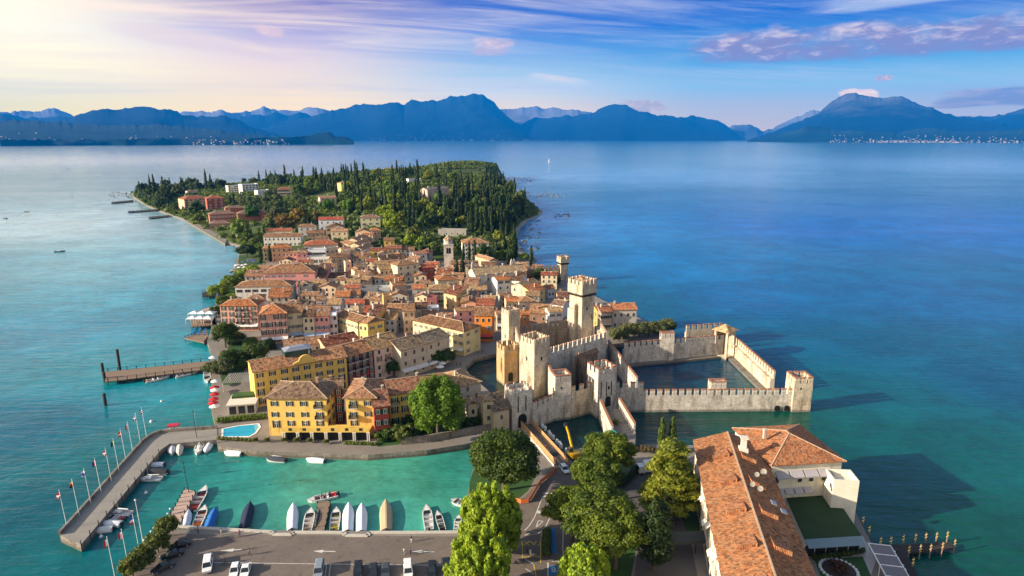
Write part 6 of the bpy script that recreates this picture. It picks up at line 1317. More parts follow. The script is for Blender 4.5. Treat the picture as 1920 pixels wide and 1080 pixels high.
# ================================================================== CARS
def car_mesh(kind):
    L, Wd, Hh = dict(hatch=(4.1, 1.75, 1.48), suv=(4.6, 1.86, 1.72), van=(4.9, 1.9, 1.95), saloon=(4.6, 1.8, 1.45))[kind]
    hood = dict(hatch=.24, suv=.24, van=.17, saloon=.26)[kind]; tail = dict(hatch=.97, suv=.97, van=.985, saloon=.84)[kind]
    bz = Hh * .56
    def sec(x, z0, z1, w0, w1): return [(x, -w0 / 2, z0), (x, w0 / 2, z0), (x, w1 / 2, (z0 + z1) / 2), (x, w1 * .95 / 2, z1), (x, -w1 * .95 / 2, z1), (x, -w1 / 2, (z0 + z1) / 2)]
    body = MB(); body.loft([sec(0, .38, bz * .72, Wd * .8, Wd * .84), sec(.12 * L, .26, bz * .9, Wd * .95, Wd), sec(hood * L + .25, .24, bz, Wd * .97, Wd), sec(tail * L * .95, .24, bz * 1.02, Wd * .97, Wd), sec(L * .985, .32, bz * .98, Wd * .9, Wd * .94), sec(L, .42, bz * .85, Wd * .82, Wd * .88)])
    x0, x1, x2, x3 = hood * L + .1, hood * L + .85 if kind != 'van' else hood * L + .65, tail * L - (.35 if kind in ('hatch', 'suv') else .15 if kind == 'van' else .55), tail * L
    cab = MB(); wa, wb = Wd * .93, Wd * .76
    P = [(x0, -wa / 2, bz - .02), (x3, -wa / 2, bz - .02), (x3, wa / 2, bz - .02), (x0, wa / 2, bz - .02), (x1, -wb / 2, Hh - .05), (x2, -wb / 2, Hh - .05), (x2, wb / 2, Hh - .05), (x1, wb / 2, Hh - .05)]
    cab.solid(P, [(0, 1, 5, 4), (1, 2, 6, 5), (2, 3, 7, 6), (3, 0, 4, 7)])
    roof = MB(); roof.loft([[(x1 - .06, -wb / 2 - .03, Hh - .07), (x1 - .06, wb / 2 + .03, Hh - .07), (x1, wb * .44, Hh), (x1, -wb * .44, Hh)], [(x2 + .06, -wb / 2 - .03, Hh - .07), (x2 + .06, wb / 2 + .03, Hh - .07), (x2, wb * .44, Hh), (x2, -wb * .44, Hh)]])
    for sg in (-1, 1):
        for (xa, xb) in ((x0, x1), (x3, x2), ((x0 + x3) / 2, (x1 + x2) / 2)): roof.beam((xa, sg * (wa / 2 + .0), bz), (xb, sg * (wb / 2 + .02), Hh - .06), .09, .09)
    wh = MB(); wh.tube((0, -.11, 0), (0, .11, 0), .33, n=14); rim = MB(); rim.tube((0, -.13, 0), (0, .13, 0), .2, n=10)
    li = MB(); li.box(-.04, -.2, -.09, .08, .2, .09)
    return dict(L=L, W=Wd, bz=bz, body=body.mesh('body', M['paint']), glass=cab.mesh('windows', M['carglass']), roof=roof.mesh('roof', M['paint']), wheel=wh.mesh('wheel', M['rubber']), rim=rim.mesh('rim', M['metal']), light=li.mesh('light', M['white']))
CARS = {k: car_mesh(k) for k in ('hatch', 'suv', 'van', 'saloon')}
tail_me = MB(); tail_me.box(-.06, -.14, -.12, .04, .14, .12); tail_me = tail_me.mesh('tail_light', pmat('red_lamp', (.35, .01, .01), rough=.3))
def car(kind, front, rear, colr, label, z=SZ, group='parked cars'):
    c = CARS[kind]; d = rear - front; ang = math.atan2(d.y, d.x)            # local +x runs from nose to tail
    r_ = thing('parked_car', label, 'car', (front.x, front.y, z + .02), ang, group)
    link('body', c['body'], r_, color=colr); link('windows', c['glass'], r_); link('roof', c['roof'], r_, color=colr)
    for x in (.19, .81):
        for sg in (-1, 1): wl = link('wheel', c['wheel'], r_, (x * c['L'], sg * (c['W'] / 2 - .1), .33)); link('rim', c['rim'], wl)
    for sg in (-1, 1): link('headlight', c['light'], r_, (.08, sg * c['W'] * .33, c['bz'] * .66)); link('tail_light', tail_me, r_, (c['L'] - .02, sg * c['W'] * .36, c['bz'] * .8))
WH_, BK_, GY_ = (.74, .74, .74), (.012, .013, .016), (.22, .25, .29)
def KC(kind, crop, rear, front, colr, label): car(kind, Q(crop, *front, SZ), Q(crop, *rear, SZ), colr, label)
KC('van', 'c5', (1052, 985), (1040, 1072), WH_, 'white estate car, leftmost of the three white cars on the square')
KC('hatch', 'c5', (1225, 1032), (1205, 1100), WH_, 'white hatchback between the estate car and the other white car')
KC('saloon', 'c5', (1292, 1038), (1272, 1105), WH_, 'white saloon car, rightmost of the three white cars')
KC('van', 'c6', (722, 970), (702, 1075), GY_, 'grey blue car parked alone beside a white bay line')
KC('suv', 'c6', (1010, 955), (1003, 1070), BK_, 'black car, leftmost of three dark cars parked side by side')
KC('hatch', 'c6', (1122, 958), (1117, 1070), (.02, .022, .028), 'charcoal car, middle of three dark cars parked side by side')
KC('hatch', 'c6', (1214, 972), (1210, 1070), (.05, .06, .07), 'dark grey car, rightmost of three dark cars parked side by side')
KC('van', 'c6', (1380, 958), (1384, 1075), WH_, 'white van between the dark cars on the harbour square')
KC('suv', 'c6', (1560, 952), (1556, 1070), BK_, 'black car just left of the big black van')
KC('van', 'c6', (1665, 940), (1668, 1070), (.014, .016, .02), 'big black van parked next to the bright green tree')
KC('saloon', 'K', (885, 495), (690, 555), BK_, 'black car under the quay trees, uppermost of three')
KC('saloon', 'K', (775, 610), (600, 670), (.014, .018, .024), 'black car under the quay trees, middle of three')
KC('saloon', 'K', (715, 730), (500, 830), (.03, .035, .04), 'dark grey car under the quay trees, lowest of three')
KC('hatch', 'c7', (690, 335), (732, 395), WH_, 'white car coming off the bridge'); KC('saloon', 'c7', (628, 258), (668, 302), (.015, .02, .028), 'dark car on the bridge between the timber hoardings')
KC('hatch', 'c7', (1000, 540), (1062, 528), WH_, 'white car parked on the hotel drive beside the dark trees')
tk = thing('box_truck', 'white box truck behind the cedar tree', 'truck', Q('c7', 1250, 385, SZ), R(8)); mb = MB(); mb.box(0, -1.2, .9, 5.2, 1.2, 3.3); mb.build('cargo_box', M['white'], tk); mb = MB(); mb.box(-1.7, -1.1, .6, -.1, 1.1, 2.5); mb.build('cab', M['white'], tk); mb = MB(); mb.box(-1.74, -.95, 1.5, -1.2, .95, 2.3); mb.build('windshield', M['carglass'], tk)
for x in (-1, 3.9):
    for sg in (-1.05, 1.05): link('wheel', CARS['van']['wheel'], tk, (x, sg, .4)).scale = (1.25, 1.3, 1.25)
# ================================================================== PEOPLE
def person_mesh(name, pose):
    me = bpy.data.meshes.new(name)
    s = pose
    J = dict(pelvis=(0, 0, .95), waist=(0, .0, 1.1), chest=(0, .01, 1.33), neck=(0, 0, 1.5), head=(0, -.02, 1.6), top=(0, -.01, 1.74),
             hipL=(.1, 0, .9), kneeL=(.11, -.5 * s, .5), ankL=(.11, -.42 * s if s < .2 else -.28, .09), toeL=(.12, -.16 + (-.42 * s if s < .2 else -.28), .04),
             hipR=(-.1, 0, .9), kneeR=(-.11, -.12 * s, .5), ankR=(-.11, .95 * s, .1), toeR=(-.12, .95 * s - .15, .04),
             shL=(.19, 0, 1.42), elL=(.25, .3 * s, 1.14), wrL=(.26, .1 * s - .06, .9), fiL=(.26, .1 * s - .1, .78), shR=(-.19, 0, 1.42), elR=(-.25, -.2 * s, 1.14), wrR=(-.26, -.55 * s - .04, .9), fiR=(-.26, -.6 * s - .06, .78))
    RAD = dict(pelvis=.15, waist=.13, chest=.155, neck=.06, head=.095, top=.085, hipL=.095, kneeL=.065, ankL=.045, toeL=.04, hipR=.095, kneeR=.065, ankR=.045, toeR=.04, shL=.065, elL=.045, wrL=.032, fiL=.035, shR=.065, elR=.045, wrR=.032, fiR=.035)
    E = [('pelvis', 'waist'), ('waist', 'chest'), ('chest', 'neck'), ('neck', 'head'), ('head', 'top'), ('pelvis', 'hipL'), ('hipL', 'kneeL'), ('kneeL', 'ankL'), ('ankL', 'toeL'), ('pelvis', 'hipR'), ('hipR', 'kneeR'), ('kneeR', 'ankR'), ('ankR', 'toeR'),
         ('chest', 'shL'), ('shL', 'elL'), ('elL', 'wrL'), ('wrL', 'fiL'), ('chest', 'shR'), ('shR', 'elR'), ('elR', 'wrR'), ('wrR', 'fiR')]
    ks = list(J); me.from_pydata([J[k] for k in ks], [(ks.index(a), ks.index(b)) for a, b in E], [])
    o = bpy.data.objects.new(name, me); scene.collection.objects.link(o)
    o.modifiers.new('skin', 'SKIN')
    for i, k in enumerate(ks): me.skin_vertices[0].data[i].radius = (RAD[k], RAD[k])
    me.skin_vertices[0].data[0].use_root = True
    o.modifiers.new('sub', 'SUBSURF').levels = 1
    out = bpy.data.meshes.new_from_object(o.evaluated_get(bpy.context.evaluated_depsgraph_get()))
    bpy.data.objects.remove(o)
    return out
PM = [person_mesh('person', .06), person_mesh('person', .3)]
PCLOTH = {}
def person(p, face, top, leg, label, pose=0, hair=(.04, .025, .015), z=None):
    key = (pose, top, leg)
    if key not in PCLOTH:
        me = PM[pose].copy(); me.materials.clear()
        for nm, c_ in (('shirt', top), ('trousers', leg)): me.materials.append(pmat(nm, c_, var=.08))
        me.materials.append(M['skin'])
        for pl_ in me.polygons:
            c_ = pl_.center; pl_.material_index = 2 if c_.z > 1.47 or (abs(c_.x) > .21 and c_.z < 1.15) else 0 if c_.z > .93 else 1
            pl_.use_smooth = True
        PCLOTH[key] = me
    r_ = tag(link('person', PCLOTH[key], None, (p.x, p.y, z if z is not None else p.z), face), label, 'person', 'people around the harbour')
    mb = MB(); mb.lathe([(.095, 1.62), (.115, 1.7), (.09, 1.79), (.02, 1.82)], 9, 0, (0, .015, 0)); mb.build('hair', pmat('hair', hair, var=.1), r_)
    return r_
GYC, BLK, NVY, WTE = (.3, .3, .32), (.02, .02, .022), (.03, .045, .1), (.62, .6, .58)
person(Q('c6', 190, 885, SZ), 1.2, (.45, .4, .36), BLK, 'person in a light jacket walking alone in the middle of the square', 1)
person(Q('c6', 118, 742, SZ), .4, (.50, .12, .42), NVY, 'person in a pink top at the quay edge below the navy covered boat')
person(Q('c6', 1405, 785, SZ), -.3, BLK, WTE, 'person in pale trousers near the right end of the quay', 1)
person(Q('c6', 1352, 880, SZ), 2.6, (.4, .36, .33), GYC, 'person in grey walking beside someone with a pushchair', 1)
person(Q('c6', 1398, 885, SZ), 2.6, NVY, BLK, 'person in dark blue pushing something on the square', 1)
person(Q('K', 1030, 360, SZ), 0, (.3, .2, .12), BLK, 'person in brown standing on the quay behind the orange seated boat')
person(Q('K', 1295, 380, SZ), 1, WTE, (.35, .3, .25), 'person in white stooping at the quay wall')
person(Q('K', 1330, 705, SZ), 1.7, BLK, BLK, 'person in black next to a bicycle by the white line', 1)
person(Q('N', 238, 885, SZ), 3.0, BLK, BLK, 'person in black walking over the yellow road lettering', 1)
person(Q('N', 268, 890, SZ), 3.0, WTE, (.5, .44, .35), 'person in white walking over the yellow road lettering', 1)
person(Q('c6', 1790, 770, SZ), 0, WTE, NVY, 'person in white at the foot of the bright green tree')
for k, (x, y, c_) in enumerate(((735, 450, BLK), (765, 440, NVY), (795, 435, (.4, .04, .04)))): person(Q('c6', x, y, .45), 1.2 + k, c_, NVY, ['passenger in black nearest the bow of the red and white boat', 'passenger in navy in the middle of the red and white boat', 'passenger in red near the stern of the red and white boat'][k], 0, z=.0)
for k, (x, y, c_) in enumerate(((410, 20, (.3, .36, .5)), (425, 32, WTE), (440, 45, (.2, .26, .4)), (450, 62, (.35, .3, .3)), (500, 110, BLK), (590, 220, (.6, .1, .05)), (655, 350, (.55, .12, .05)), (475, 85, NVY))):
    person(Q('c7', x, y + 12, 2.3), .6, c_, NVY if k % 2 else BLK, ['person in pale blue in the gate arch', 'person in white just outside the gate arch', 'person in blue at the gate end of the bridge', 'person in beige at the gate end of the bridge', 'person in black walking on the bridge', 'worker in red on the bridge', 'person in orange at the foot of the bridge', 'person in navy walking on the bridge'][k], 1, z=2.3 if k < 6 or k == 7 else SZ)
for k, (x, y) in enumerate(((1110, 268), (1142, 272), (935, 372), (965, 372), (1155, 250))): person(Q('c2', x, y, TZ), k * 1.1, [WTE, BLK, NVY, (.4, .1, .08), GYC][k], BLK, ['person in white on the moat square', 'person in black on the moat square', 'person in navy by the moat railing', 'person in dark red by the moat railing', 'person in grey before the orange house'][k], 1)
bk = thing('bicycle', 'bicycle held by a person in black beside the white line', 'bicycle', Q('K', 1318, 715, SZ), .5)
for x in (-.52, .52):
    mb = MB(); [mb.tube((x + .33 * math.cos(a), 0, .34 + .33 * math.sin(a)), (x + .33 * math.cos(a + .4), 0, .34 + .33 * math.sin(a + .4)), .02, n=4) for a in np.arange(0, 6.28, .4)]; mb.build('wheel', M['rubber'], bk)
mb = MB(); [mb.tube(a, b_, .022, n=5) for a, b_ in (((-.52, 0, .34), (-.15, 0, .85)), ((-.15, 0, .85), (.38, 0, .85)), ((-.05, 0, .34), (.38, 0, .85)), ((-.05, 0, .34), (-.18, 0, .95)), ((.52, 0, .34), (.36, 0, 1.0)), ((-.52, 0, .34), (-.05, 0, .34)), ((.36, -.25, 1.0), (.36, .25, 1.0)))]; mb.build('frame', M['iron'], bk)
# ================================================================== FLAGS, LAMPS, ROAD THINGS
FR, FW, FB, FY, FG, FK = (.5, .02, .03), (.72, .72, .72), (.02, .05, .30), (.62, .42, .02), (.02, .22, .06), (.02, .02, .02)
FM = {c_: pmat('flag_cloth', c_, var=.1) for c_ in (FR, FW, FB, FY, FG, FK)}
def flag(base, top, cols, label, vertical=True, cross=None):
    z0 = base.z; d = top - base; d.z = 0
    r_ = thing('flagpole', label, 'flagpole', base, 0, 'flagpoles around the harbour')
    Hh = 9.5; tilt = Vector((-.35, .0, Hh))
    mb = MB(); mb.tube((0, 0, -1), tilt, .07, .045, 6); mb.lathe([(.02, 0), (.1, .1), (.02, .2)], 6, 0, tuple(tilt)); mb.build('pole', M['white'], r_)
    mb = MB(); n = len(cols); w_, h_ = .85, 1.45
    for k in range(6):
        for j, c_ in enumerate(cols):
            x0, x1 = w_ * k / 6, w_ * (k + 1) / 6
            y = lambda x: .18 * math.sin(x * 4.2)
            if vertical: x0, x1 = w_ * j / n + (w_ / n) * k / 6, w_ * j / n + (w_ / n) * (k + 1) / 6; za, zb = 0, h_
            else: za, zb = h_ * j / n, h_ * (j + 1) / n
            mb.solid([(-x0, y(x0), za - x0 * .55), (-x1, y(x1), za - x1 * .55), (-x1, y(x1), zb - x1 * .55), (-x0, y(x0), zb - x0 * .55), (-x0, y(x0) + .03, za - x0 * .55), (-x1, y(x1) + .03, za - x1 * .55), (-x1, y(x1) + .03, zb - x1 * .55), (-x0, y(x0) + .03, zb - x0 * .55)],
                     [(0, 1, 2, 3), (7, 6, 5, 4), (0, 4, 5, 1), (1, 5, 6, 2), (2, 6, 7, 3), (3, 7, 4, 0)], j)
    if cross:
        cm = cross; mb.box(-w_ * .55, -.26, .1, -w_ * .32, .3, h_ - .9, n); mb.box(-w_ + .1, -.26, h_ * .34, 0, .3, h_ * .5, n)
        mats = [FM[c_] for c_ in cols] + [FM[cm]]
    else: mats = [FM[c_] for c_ in cols]
    mb.build('flag', mats, r_, (-.32, 0, Hh - 2.0))
FL = [('c5', (155, 772), [FR], 'red flag with a white cross at the breakwater head', FW), ('c5', (233, 697), [FK, FR, FY], 'black red and yellow flag, second from the breakwater head', None), ('c5', (306, 622), [FW], 'white flag with a blue cross on the breakwater', FB),
      ('c5', (372, 552), [FW, FR, FB], 'white red and blue flag on the breakwater', None), ('c5', (437, 482), [FR], 'plain red and white flag in the middle of the breakwater', FW), ('c5', (485, 417), [FY, FG, FB], 'yellow and green flag on the breakwater', None), ('c5', (529, 352), [FR, FW, FR], 'red white red flag on the breakwater', None),
      ('c5', (573, 302), [FB, FW, FR], 'blue white and red striped flag near the breakwater bend', None), ('c5', (621, 242), [FB, FR, FW, FB], 'blue red and white patterned flag near the breakwater bend', FW), ('c5', (658, 197), [FB, FW, FB, FW, FB], 'blue and white striped flag at the breakwater bend', None),
      ('K', (376, 590), [FR, FW, FB], 'red white and blue flag on the quay corner trees', None), ('K', (255, 770), [FR, FW, FR], 'red and white flag on the quay corner below the others', None), ('K', (95, 860), [FG, FW, FR], 'green white and red flag at the bottom left quay', None)]
for k, (c_, b_, cols, lab, cr) in enumerate(FL):
    p = Q(c_, *b_, 1.9 if c_ == 'c5' else SZ); flag(p, p, cols, lab, vertical=cols[0] not in (FK,) and not (cols[0] == FB and len(cols) == 5) and lab[:9] != 'red white', cross=cr)
p = Q('K', 425, 545, SZ); mb = MB(); mb.tube((0, 0, 0), (-.4, 0, 12), .1, .06, 7); mb.lathe([(.05, 12), (.25, 12.2), (.05, 12.5)], 7, 0, (-.4, 0, 0)); tag(mb.build('mast', M['white'], None, p), 'tall bare white mast on the quay corner beside the shrubs', 'mast')
p = Q('c5', 925, 548, 1.3); mb = MB(); mb.tube((0, 0, 0), (-.5, 0, 9), .09, .05, 6); [mb.box(-.55, -.3, z, -.25, .3, z + .12) for z in (5.5, 6.8, 8.1)]; tag(mb.build('signal_mast', M['iron'], None, p), 'dark signal mast at the head of the pink jetty', 'mast')
p = Q('c5', 975, 205, 1.9); mb = MB(); mb.tube((0, 0, 0), (-.2, 0, 8.5), .09, .06, 6); mb.lathe([(.05, 8.5), (.2, 8.7), (.05, 9)], 7, 0, (-.2, 0, 0)); tag(mb.build('mast', M['iron'], None, p), 'thin dark mast on the breakwater near its root', 'mast')
def lamp(p, lab):
    r_ = thing('quay_lamp', lab, 'lamp', p, 0, 'globe lamps on the quay corner'); mb = MB(); mb.tube((0, 0, 0), (0, 0, 2.3), .06, n=6); mb.build('post', M['iron'], r_); mb = MB(); mb.lathe([(.06, 2.3), (.22, 2.45), (.22, 2.6), (.06, 2.75)], 9); mb.build('globe', M['white'], r_)
for (x, y), lab in zip(((545, 380), (515, 420), (465, 500), (437, 520), (382, 620), (235, 775), (178, 850), (700, 215), (728, 160)), ('globe lamp beside the round quay shrub', 'globe lamp between the two upper quay shrubs', 'globe lamp at the left of the second quay shrub', 'globe lamp under the tall bare mast', 'globe lamp near the foot of the red white and blue flag', 'globe lamp near the foot of the red and white flag', 'lowest globe lamp at the bottom left quay', 'globe lamp at the quay end of the pink jetty', 'globe lamp on the left rail of the pink jetty')): lamp(Q('K', x, y + 30, SZ), lab)
# asphalt and markings
sheet('parking_lot', poly_px([(322, 1001), (620, 1004), (862, 1006), (862, 1100), (214, 1100), (300, 1030)], SZ), SZ + .004, M['asphalt'])
sheet('road', poly_px([(1036, 872), (1074, 870), (1092, 930), (1078, 1000), (1064, 1110), (863, 1110), (863, 1005), (950, 985), (966, 950), (1000, 915)], SZ), SZ + .008, M['asphalt'])
sheet('driveway', poly_px([(1188, 868), (1225, 880), (1240, 930), (1262, 960), (1290, 990), (1312, 1100), (1185, 1110), (1200, 1000), (1150, 930), (1142, 915)], SZ), SZ + .006, pmat('drive_asphalt', (.10, .09, .088), var=.25, scale=.2, fine=1.5))
sheet('lawn', poly_px([(1076, 880), (1140, 870), (1184, 872), (1140, 918), (1198, 1000), (1180, 1100), (1070, 1100), (1090, 950)], SZ), SZ + .010, M['lawn'])
sheet('lawn', poly_px([(1270, 955), (1312, 950), (1318, 1005), (1290, 1000)], SZ), SZ + .012, M['lawn'])
sheet('lawn', poly_px([(880, 905), (900, 845), (960, 838), (1012, 880), (990, 920), (960, 945), (880, 960)], SZ), SZ + .010, M['lawn'])
def stroke(pts, wd, z, mat, crop='f', name='road_marking'):
    mb = MB(); P = [Q(crop, x, y, z) for x, y in pts]
    for a, b_ in zip(P, P[1:]):
        d = (b_ - a).normalized(); n_ = Vector((-d.y, d.x, 0)) * wd / 2; mb.face([a - n_, b_ - n_, b_ + n_, a + n_])
    o = mb.build(name, mat); return structure(o)
zl = SZ + .014
mb = MB()
kerb = [Q('c6', x, y, SZ) for x, y in ((-400, 668), (360, 712), (365, 730), (510, 732), (520, 714), (900, 716), (910, 738), (1080, 740), (1090, 716), (1440, 716), (1780, 712))]
for a, b_ in zip(kerb, kerb[1:]): mb.beam(a + Vector((0, 0, .1)), b_ + Vector((0, 0, .1)), .9, .24)
structure(mb.build('kerb', pmat('pale_kerb', (.48, .44, .38), var=.2)))
stroke([(-160, 938), (400, 945), (800, 950), (1700, 960)], .16, zl, M['line'], 'c6'); stroke([(770, 950), (755, 1060)], .14, zl + .004, M['line'], 'c6'); stroke([(800, 950), (785, 1060)], .14, zl + .004, M['line'], 'c6')
def arrow(c_, tip, tail_, hl, hw):
    a, b_ = Q(c_, *tip, zl), Q(c_, *tail_, zl); d = (b_ - a).normalized(); n_ = Vector((-d.y, d.x, 0))
    mb = MB(); mb.face([a, a + d * hl - n_ * hw, a + d * hl + n_ * hw][::1]); mb.face([a + d * hl - n_ * .14, b_ - n_ * .14, b_ + n_ * .14, a + d * hl + n_ * .14]); structure(mb.build('road_arrow', M['line']))
arrow('c6', (668, 853), (835, 856), 2.2, .55); arrow('c6', (1410, 856), (1578, 858), 2.2, .55); arrow('K', (1270, 556), (1520, 542), 3.0, .55)
for pts in ([(380, 345), (345, 440), (305, 540), (255, 620), (215, 660)], [(440, 360), (430, 430)], [(445, 545), (410, 620), (375, 655), (340, 690)], [(265, 680), (215, 705)], [(340, 570), (385, 575), (318, 635), (340, 570)]): stroke(pts, .22, zl, M['line'], 'N')
for y in (318, 345): stroke([(385, y), (490, y + 3)], .7, zl + .004, M['line'], 'N')
stroke([(330, 490), (365, 492)], 1.2, zl, M['line'], 'N'); stroke([(375, 492), (428, 496)], 1.2, zl, M['line'], 'N')
for pts in ([(372, 660), (360, 780), (360, 960)], [(195, 770), (192, 915)], [(200, 905), (355, 900)], [(295, 965), (320, 1078)]): stroke(pts, .2, zl, M['yline'], 'N')
stroke([(222, 925), (295, 968)], .18, zl, M['line'], 'N'); stroke([(220, 1010), (300, 1060)], .18, zl, M['line'], 'N'); stroke([(570, 640), (565, 800), (572, 940), (465, 945)], .2, zl, M['line'], 'N'); stroke([(428, 955), (430, 1080)], .3, zl, M['line'], 'N')
stroke([(470, 640), (480, 870)], 1.4, zl, M['bline'], 'N'); sheet('road_marking', [tuple(Q('N', x, y, SZ))[:2] for x, y in ((436, 985), (580, 985), (584, 1070), (432, 1072))], zl, M['bline'])
def lettering(txt, c_, x, y, size, mat, name, rz=math.pi):
    cu = bpy.data.curves.new(name, 'FONT'); cu.body = txt; cu.size = size; cu.align_x = 'CENTER'; cu.align_y = 'CENTER'; cu.extrude = .002; cu.materials.append(mat)
    o = bpy.data.objects.new(name, cu); p = Q(c_, x, y, zl + .006); o.location = p; o.rotation_euler = (0, 0, rz); scene.collection.objects.link(o); o['kind'] = 'structure'
lettering('TAXI', 'N', 280, 775, 2.3, M['yline'], 'road_lettering'); lettering('78', 'N', 505, 1018, 2.2, M['line'], 'road_lettering')
pb = thing('planter_bed', 'long kerbed planting bed between the taxi bay and the blue lane', 'planter', Q('N', 372, 890, SZ), 0); a, b_, c_, d_ = [Q('N', x, y, SZ) - pb.location for x, y in ((372, 890), (460, 890), (458, 660), (378, 660))]
mb = MB(); mb.prism([tuple(v)[:2] for v in (a, b_, c_, d_)], 0, .35); mb.build('kerb', pmat('bed_soil', (.06, .045, .03)), pb); PLANTER = [v + pb.location for v in (a, b_, c_, d_)]
# bridge, hoardings, works
brp = [Q('c7', x, y, 2.3) for x, y in ((400, 40), (475, 32), (742, 325), (650, 335))]
slab('bridge_deck', [tuple(p)[:2] for p in brp], .9, 2.3, M['castle_white'], M['asphalt'])
WT = pmat('hoarding_boards', (.46, .27, .12), var=.2, scale=1, fine=5)
for (a, b_), lab in ((((398, 38), (655, 332)), 'left timber hoarding along the bridge'), (((470, 30), (738, 322)), 'right timber hoarding along the bridge')):
    p, q = Q('c7', *a, 2.3), Q('c7', *b_, 2.3); r_ = thing('timber_hoarding', lab, 'hoarding', p, math.atan2(q.y - p.y, q.x - p.x), 'timber hoardings on the bridge'); L_ = (q - p).length
    mb = MB(); mb.box(0, -.06, .1, L_, .06, .5); mb.box(0, -.06, .65, L_, .06, 1.05); mb.box(0, -.06, 1.2, L_, .06, 1.6); mb.build('boards', WT, r_)
    for k in range(10): mb = MB(); mb.box(-.08, -.12, 0, .08, .12, 1.75); mb.build('post', WT, r_, (L_ * (k + .5) / 10, 0, 0))
for k in range(0, 13):
    if k % 4 == 3: continue
    p = Q('c7', 545 + k * 14.5 + (k * 7 % 5) * 2.2, 62 + k * 15, .3); mb = MB(); mb.lathe([(.4, -1.0), (.52, 0), (.55, .9), (.35, 1.25), (.1, 1.35)], 8, 0, (0, 0, 0), 1, .9); tag(mb.build('bulk_bag', M['whitewash'], None, p, smooth=True), 'white bulk bag in the row along the right side of the bridge', 'bag', 'white bulk bags beside the bridge')
slab('work_platform', poly_px([(1062, 846), (1100, 838), (1112, 852), (1070, 864)], 1.2), -3, 1.2, M['quay'], M['concrete'])
ex = thing('excavator', 'yellow excavator working at the moat beside the bridge', 'excavator', Q('c7', 775, 285, 1.3), R(115)); ey = pmat('excavator_yellow', (.62, .36, .02), rough=.4, var=.1)
for sg in (-1, 1): mb = MB(); mb.box(-1.9, sg * 1.1 - .3, 0, 1.9, sg * 1.1 + .3, .8); mb.build('track', M['rubber'], ex)
mb = MB(); mb.box(-2.0, -1.35, .95, 1.2, 1.35, 1.9); mb.box(-2.1, -1.3, 1.9, -.6, 1.3, 2.3); mb.build('body', ey, ex); mb = MB(); mb.box(.0, .2, 1.9, 1.5, 1.3, 3.1); mb.build('cab', M['carglass'], ex)
mb = MB(); mb.beam((1.0, -.4, 1.7), (3.4, -.4, 5.4), .45, .7); mb.build('boom', ey, ex); mb = MB(); mb.beam((3.3, -.4, 5.5), (5.2, -.4, 7.6), .4, .55); mb.build('stick', ey, ex); mb = MB(); mb.solid([(5.0, -.9, 7.2), (5.8, -.9, 7.6), (5.9, -.9, 8.4), (5.2, -.9, 8.1), (5.0, .1, 7.2), (5.8, .1, 7.6), (5.9, .1, 8.4), (5.2, .1, 8.1)], [(0, 1, 2, 3), (7, 6, 5, 4), (0, 4, 5, 1), (1, 5, 6, 2), (2, 6, 7, 3), (3, 7, 4, 0)]); mb.build('bucket', M['iron'], ex)
net = [(650, 378), (600, 420), (550, 458), (525, 500), (500, 545), (470, 588), (420, 592), (360, 572)]
nt_ = thing('safety_net', 'orange plastic safety net strung across the road to the bridge', 'safety net', Q('c7', 470, 588, SZ)); mb = MB(); NP = [Q('c7', x, y, SZ) - nt_.location for x, y in net]
for a, b_ in zip(NP, NP[1:]): mb.beam(a + Vector((0, 0, .62)), b_ + Vector((0, 0, .62)), .04, 1.0)
mb.build('mesh', M['orange_net'], nt_)
for a in NP: mb = MB(); mb.tube((0, 0, 0), (0, 0, 1.3), .04, n=5); mb.build('post', M['metal'], nt_, a)
p = Q('M', 462, 995, 4.0); mb = MB(); mb.lathe([(1.5, 0), (1.6, .1), (1.6, 2.3), (1.5, 2.35), (.2, 2.5)], 16); o = mb.build('tank', M['cloth'], None, p); o.color = (.02, .52, .42, 1); tag(o, 'turquoise covered tank at the near end of the causeway', 'tank')
cn = thing('entrance_canopy', 'long dark entrance canopy on posts beside the near hotel', 'canopy', Q('O', 265, 945, SZ), R(4)); mb = MB(); mb.box(0, 0, 3.0, 12, 3.8, 3.3); mb.box(0, -.05, 2.7, 12, .0, 3.2); o = mb.build('roof_panel', M['cloth'], cn); o.color = (.06, .065, .06, 1)
for x in (.6, 6, 11.4):
    for y in (.3, 3.4): mb = MB(); mb.tube((x, y, 0), (x, y, 3), .1, n=6); mb.build('post', M['iron'], cn)
# scattered low rocks
rk = pmat('shore_rock', (.16, .145, .12), var=.35, scale=.6)
mb = MB(); rr = random.Random(4)
for (x0, x1, y0, y1, n) in ((945, 1000, 330, 346, 60), (985, 1060, 360, 370, 50), (1040, 1075, 402, 408, 20), (968, 1012, 410, 470, 60), (978, 1004, 470, 494, 30), (205, 250, 360, 372, 50), (418, 455, 452, 462, 40)):
    for _ in range(n):
        p = W(rr.uniform(x0, x1), rr.uniform(y0, y1), 0); s_ = rr.uniform(.6, 2.4); mb.lathe([(s_, -.5), (s_ * .8, s_ * .15), (s_ * .3, s_ * .35)], 6, 0, (p.x, p.y, 0), 1, rr.uniform(.5, 1))
tag(mb.build('rocks', rk), 'scattered low rocks breaking the water along the point', 'rocks', kind='stuff')
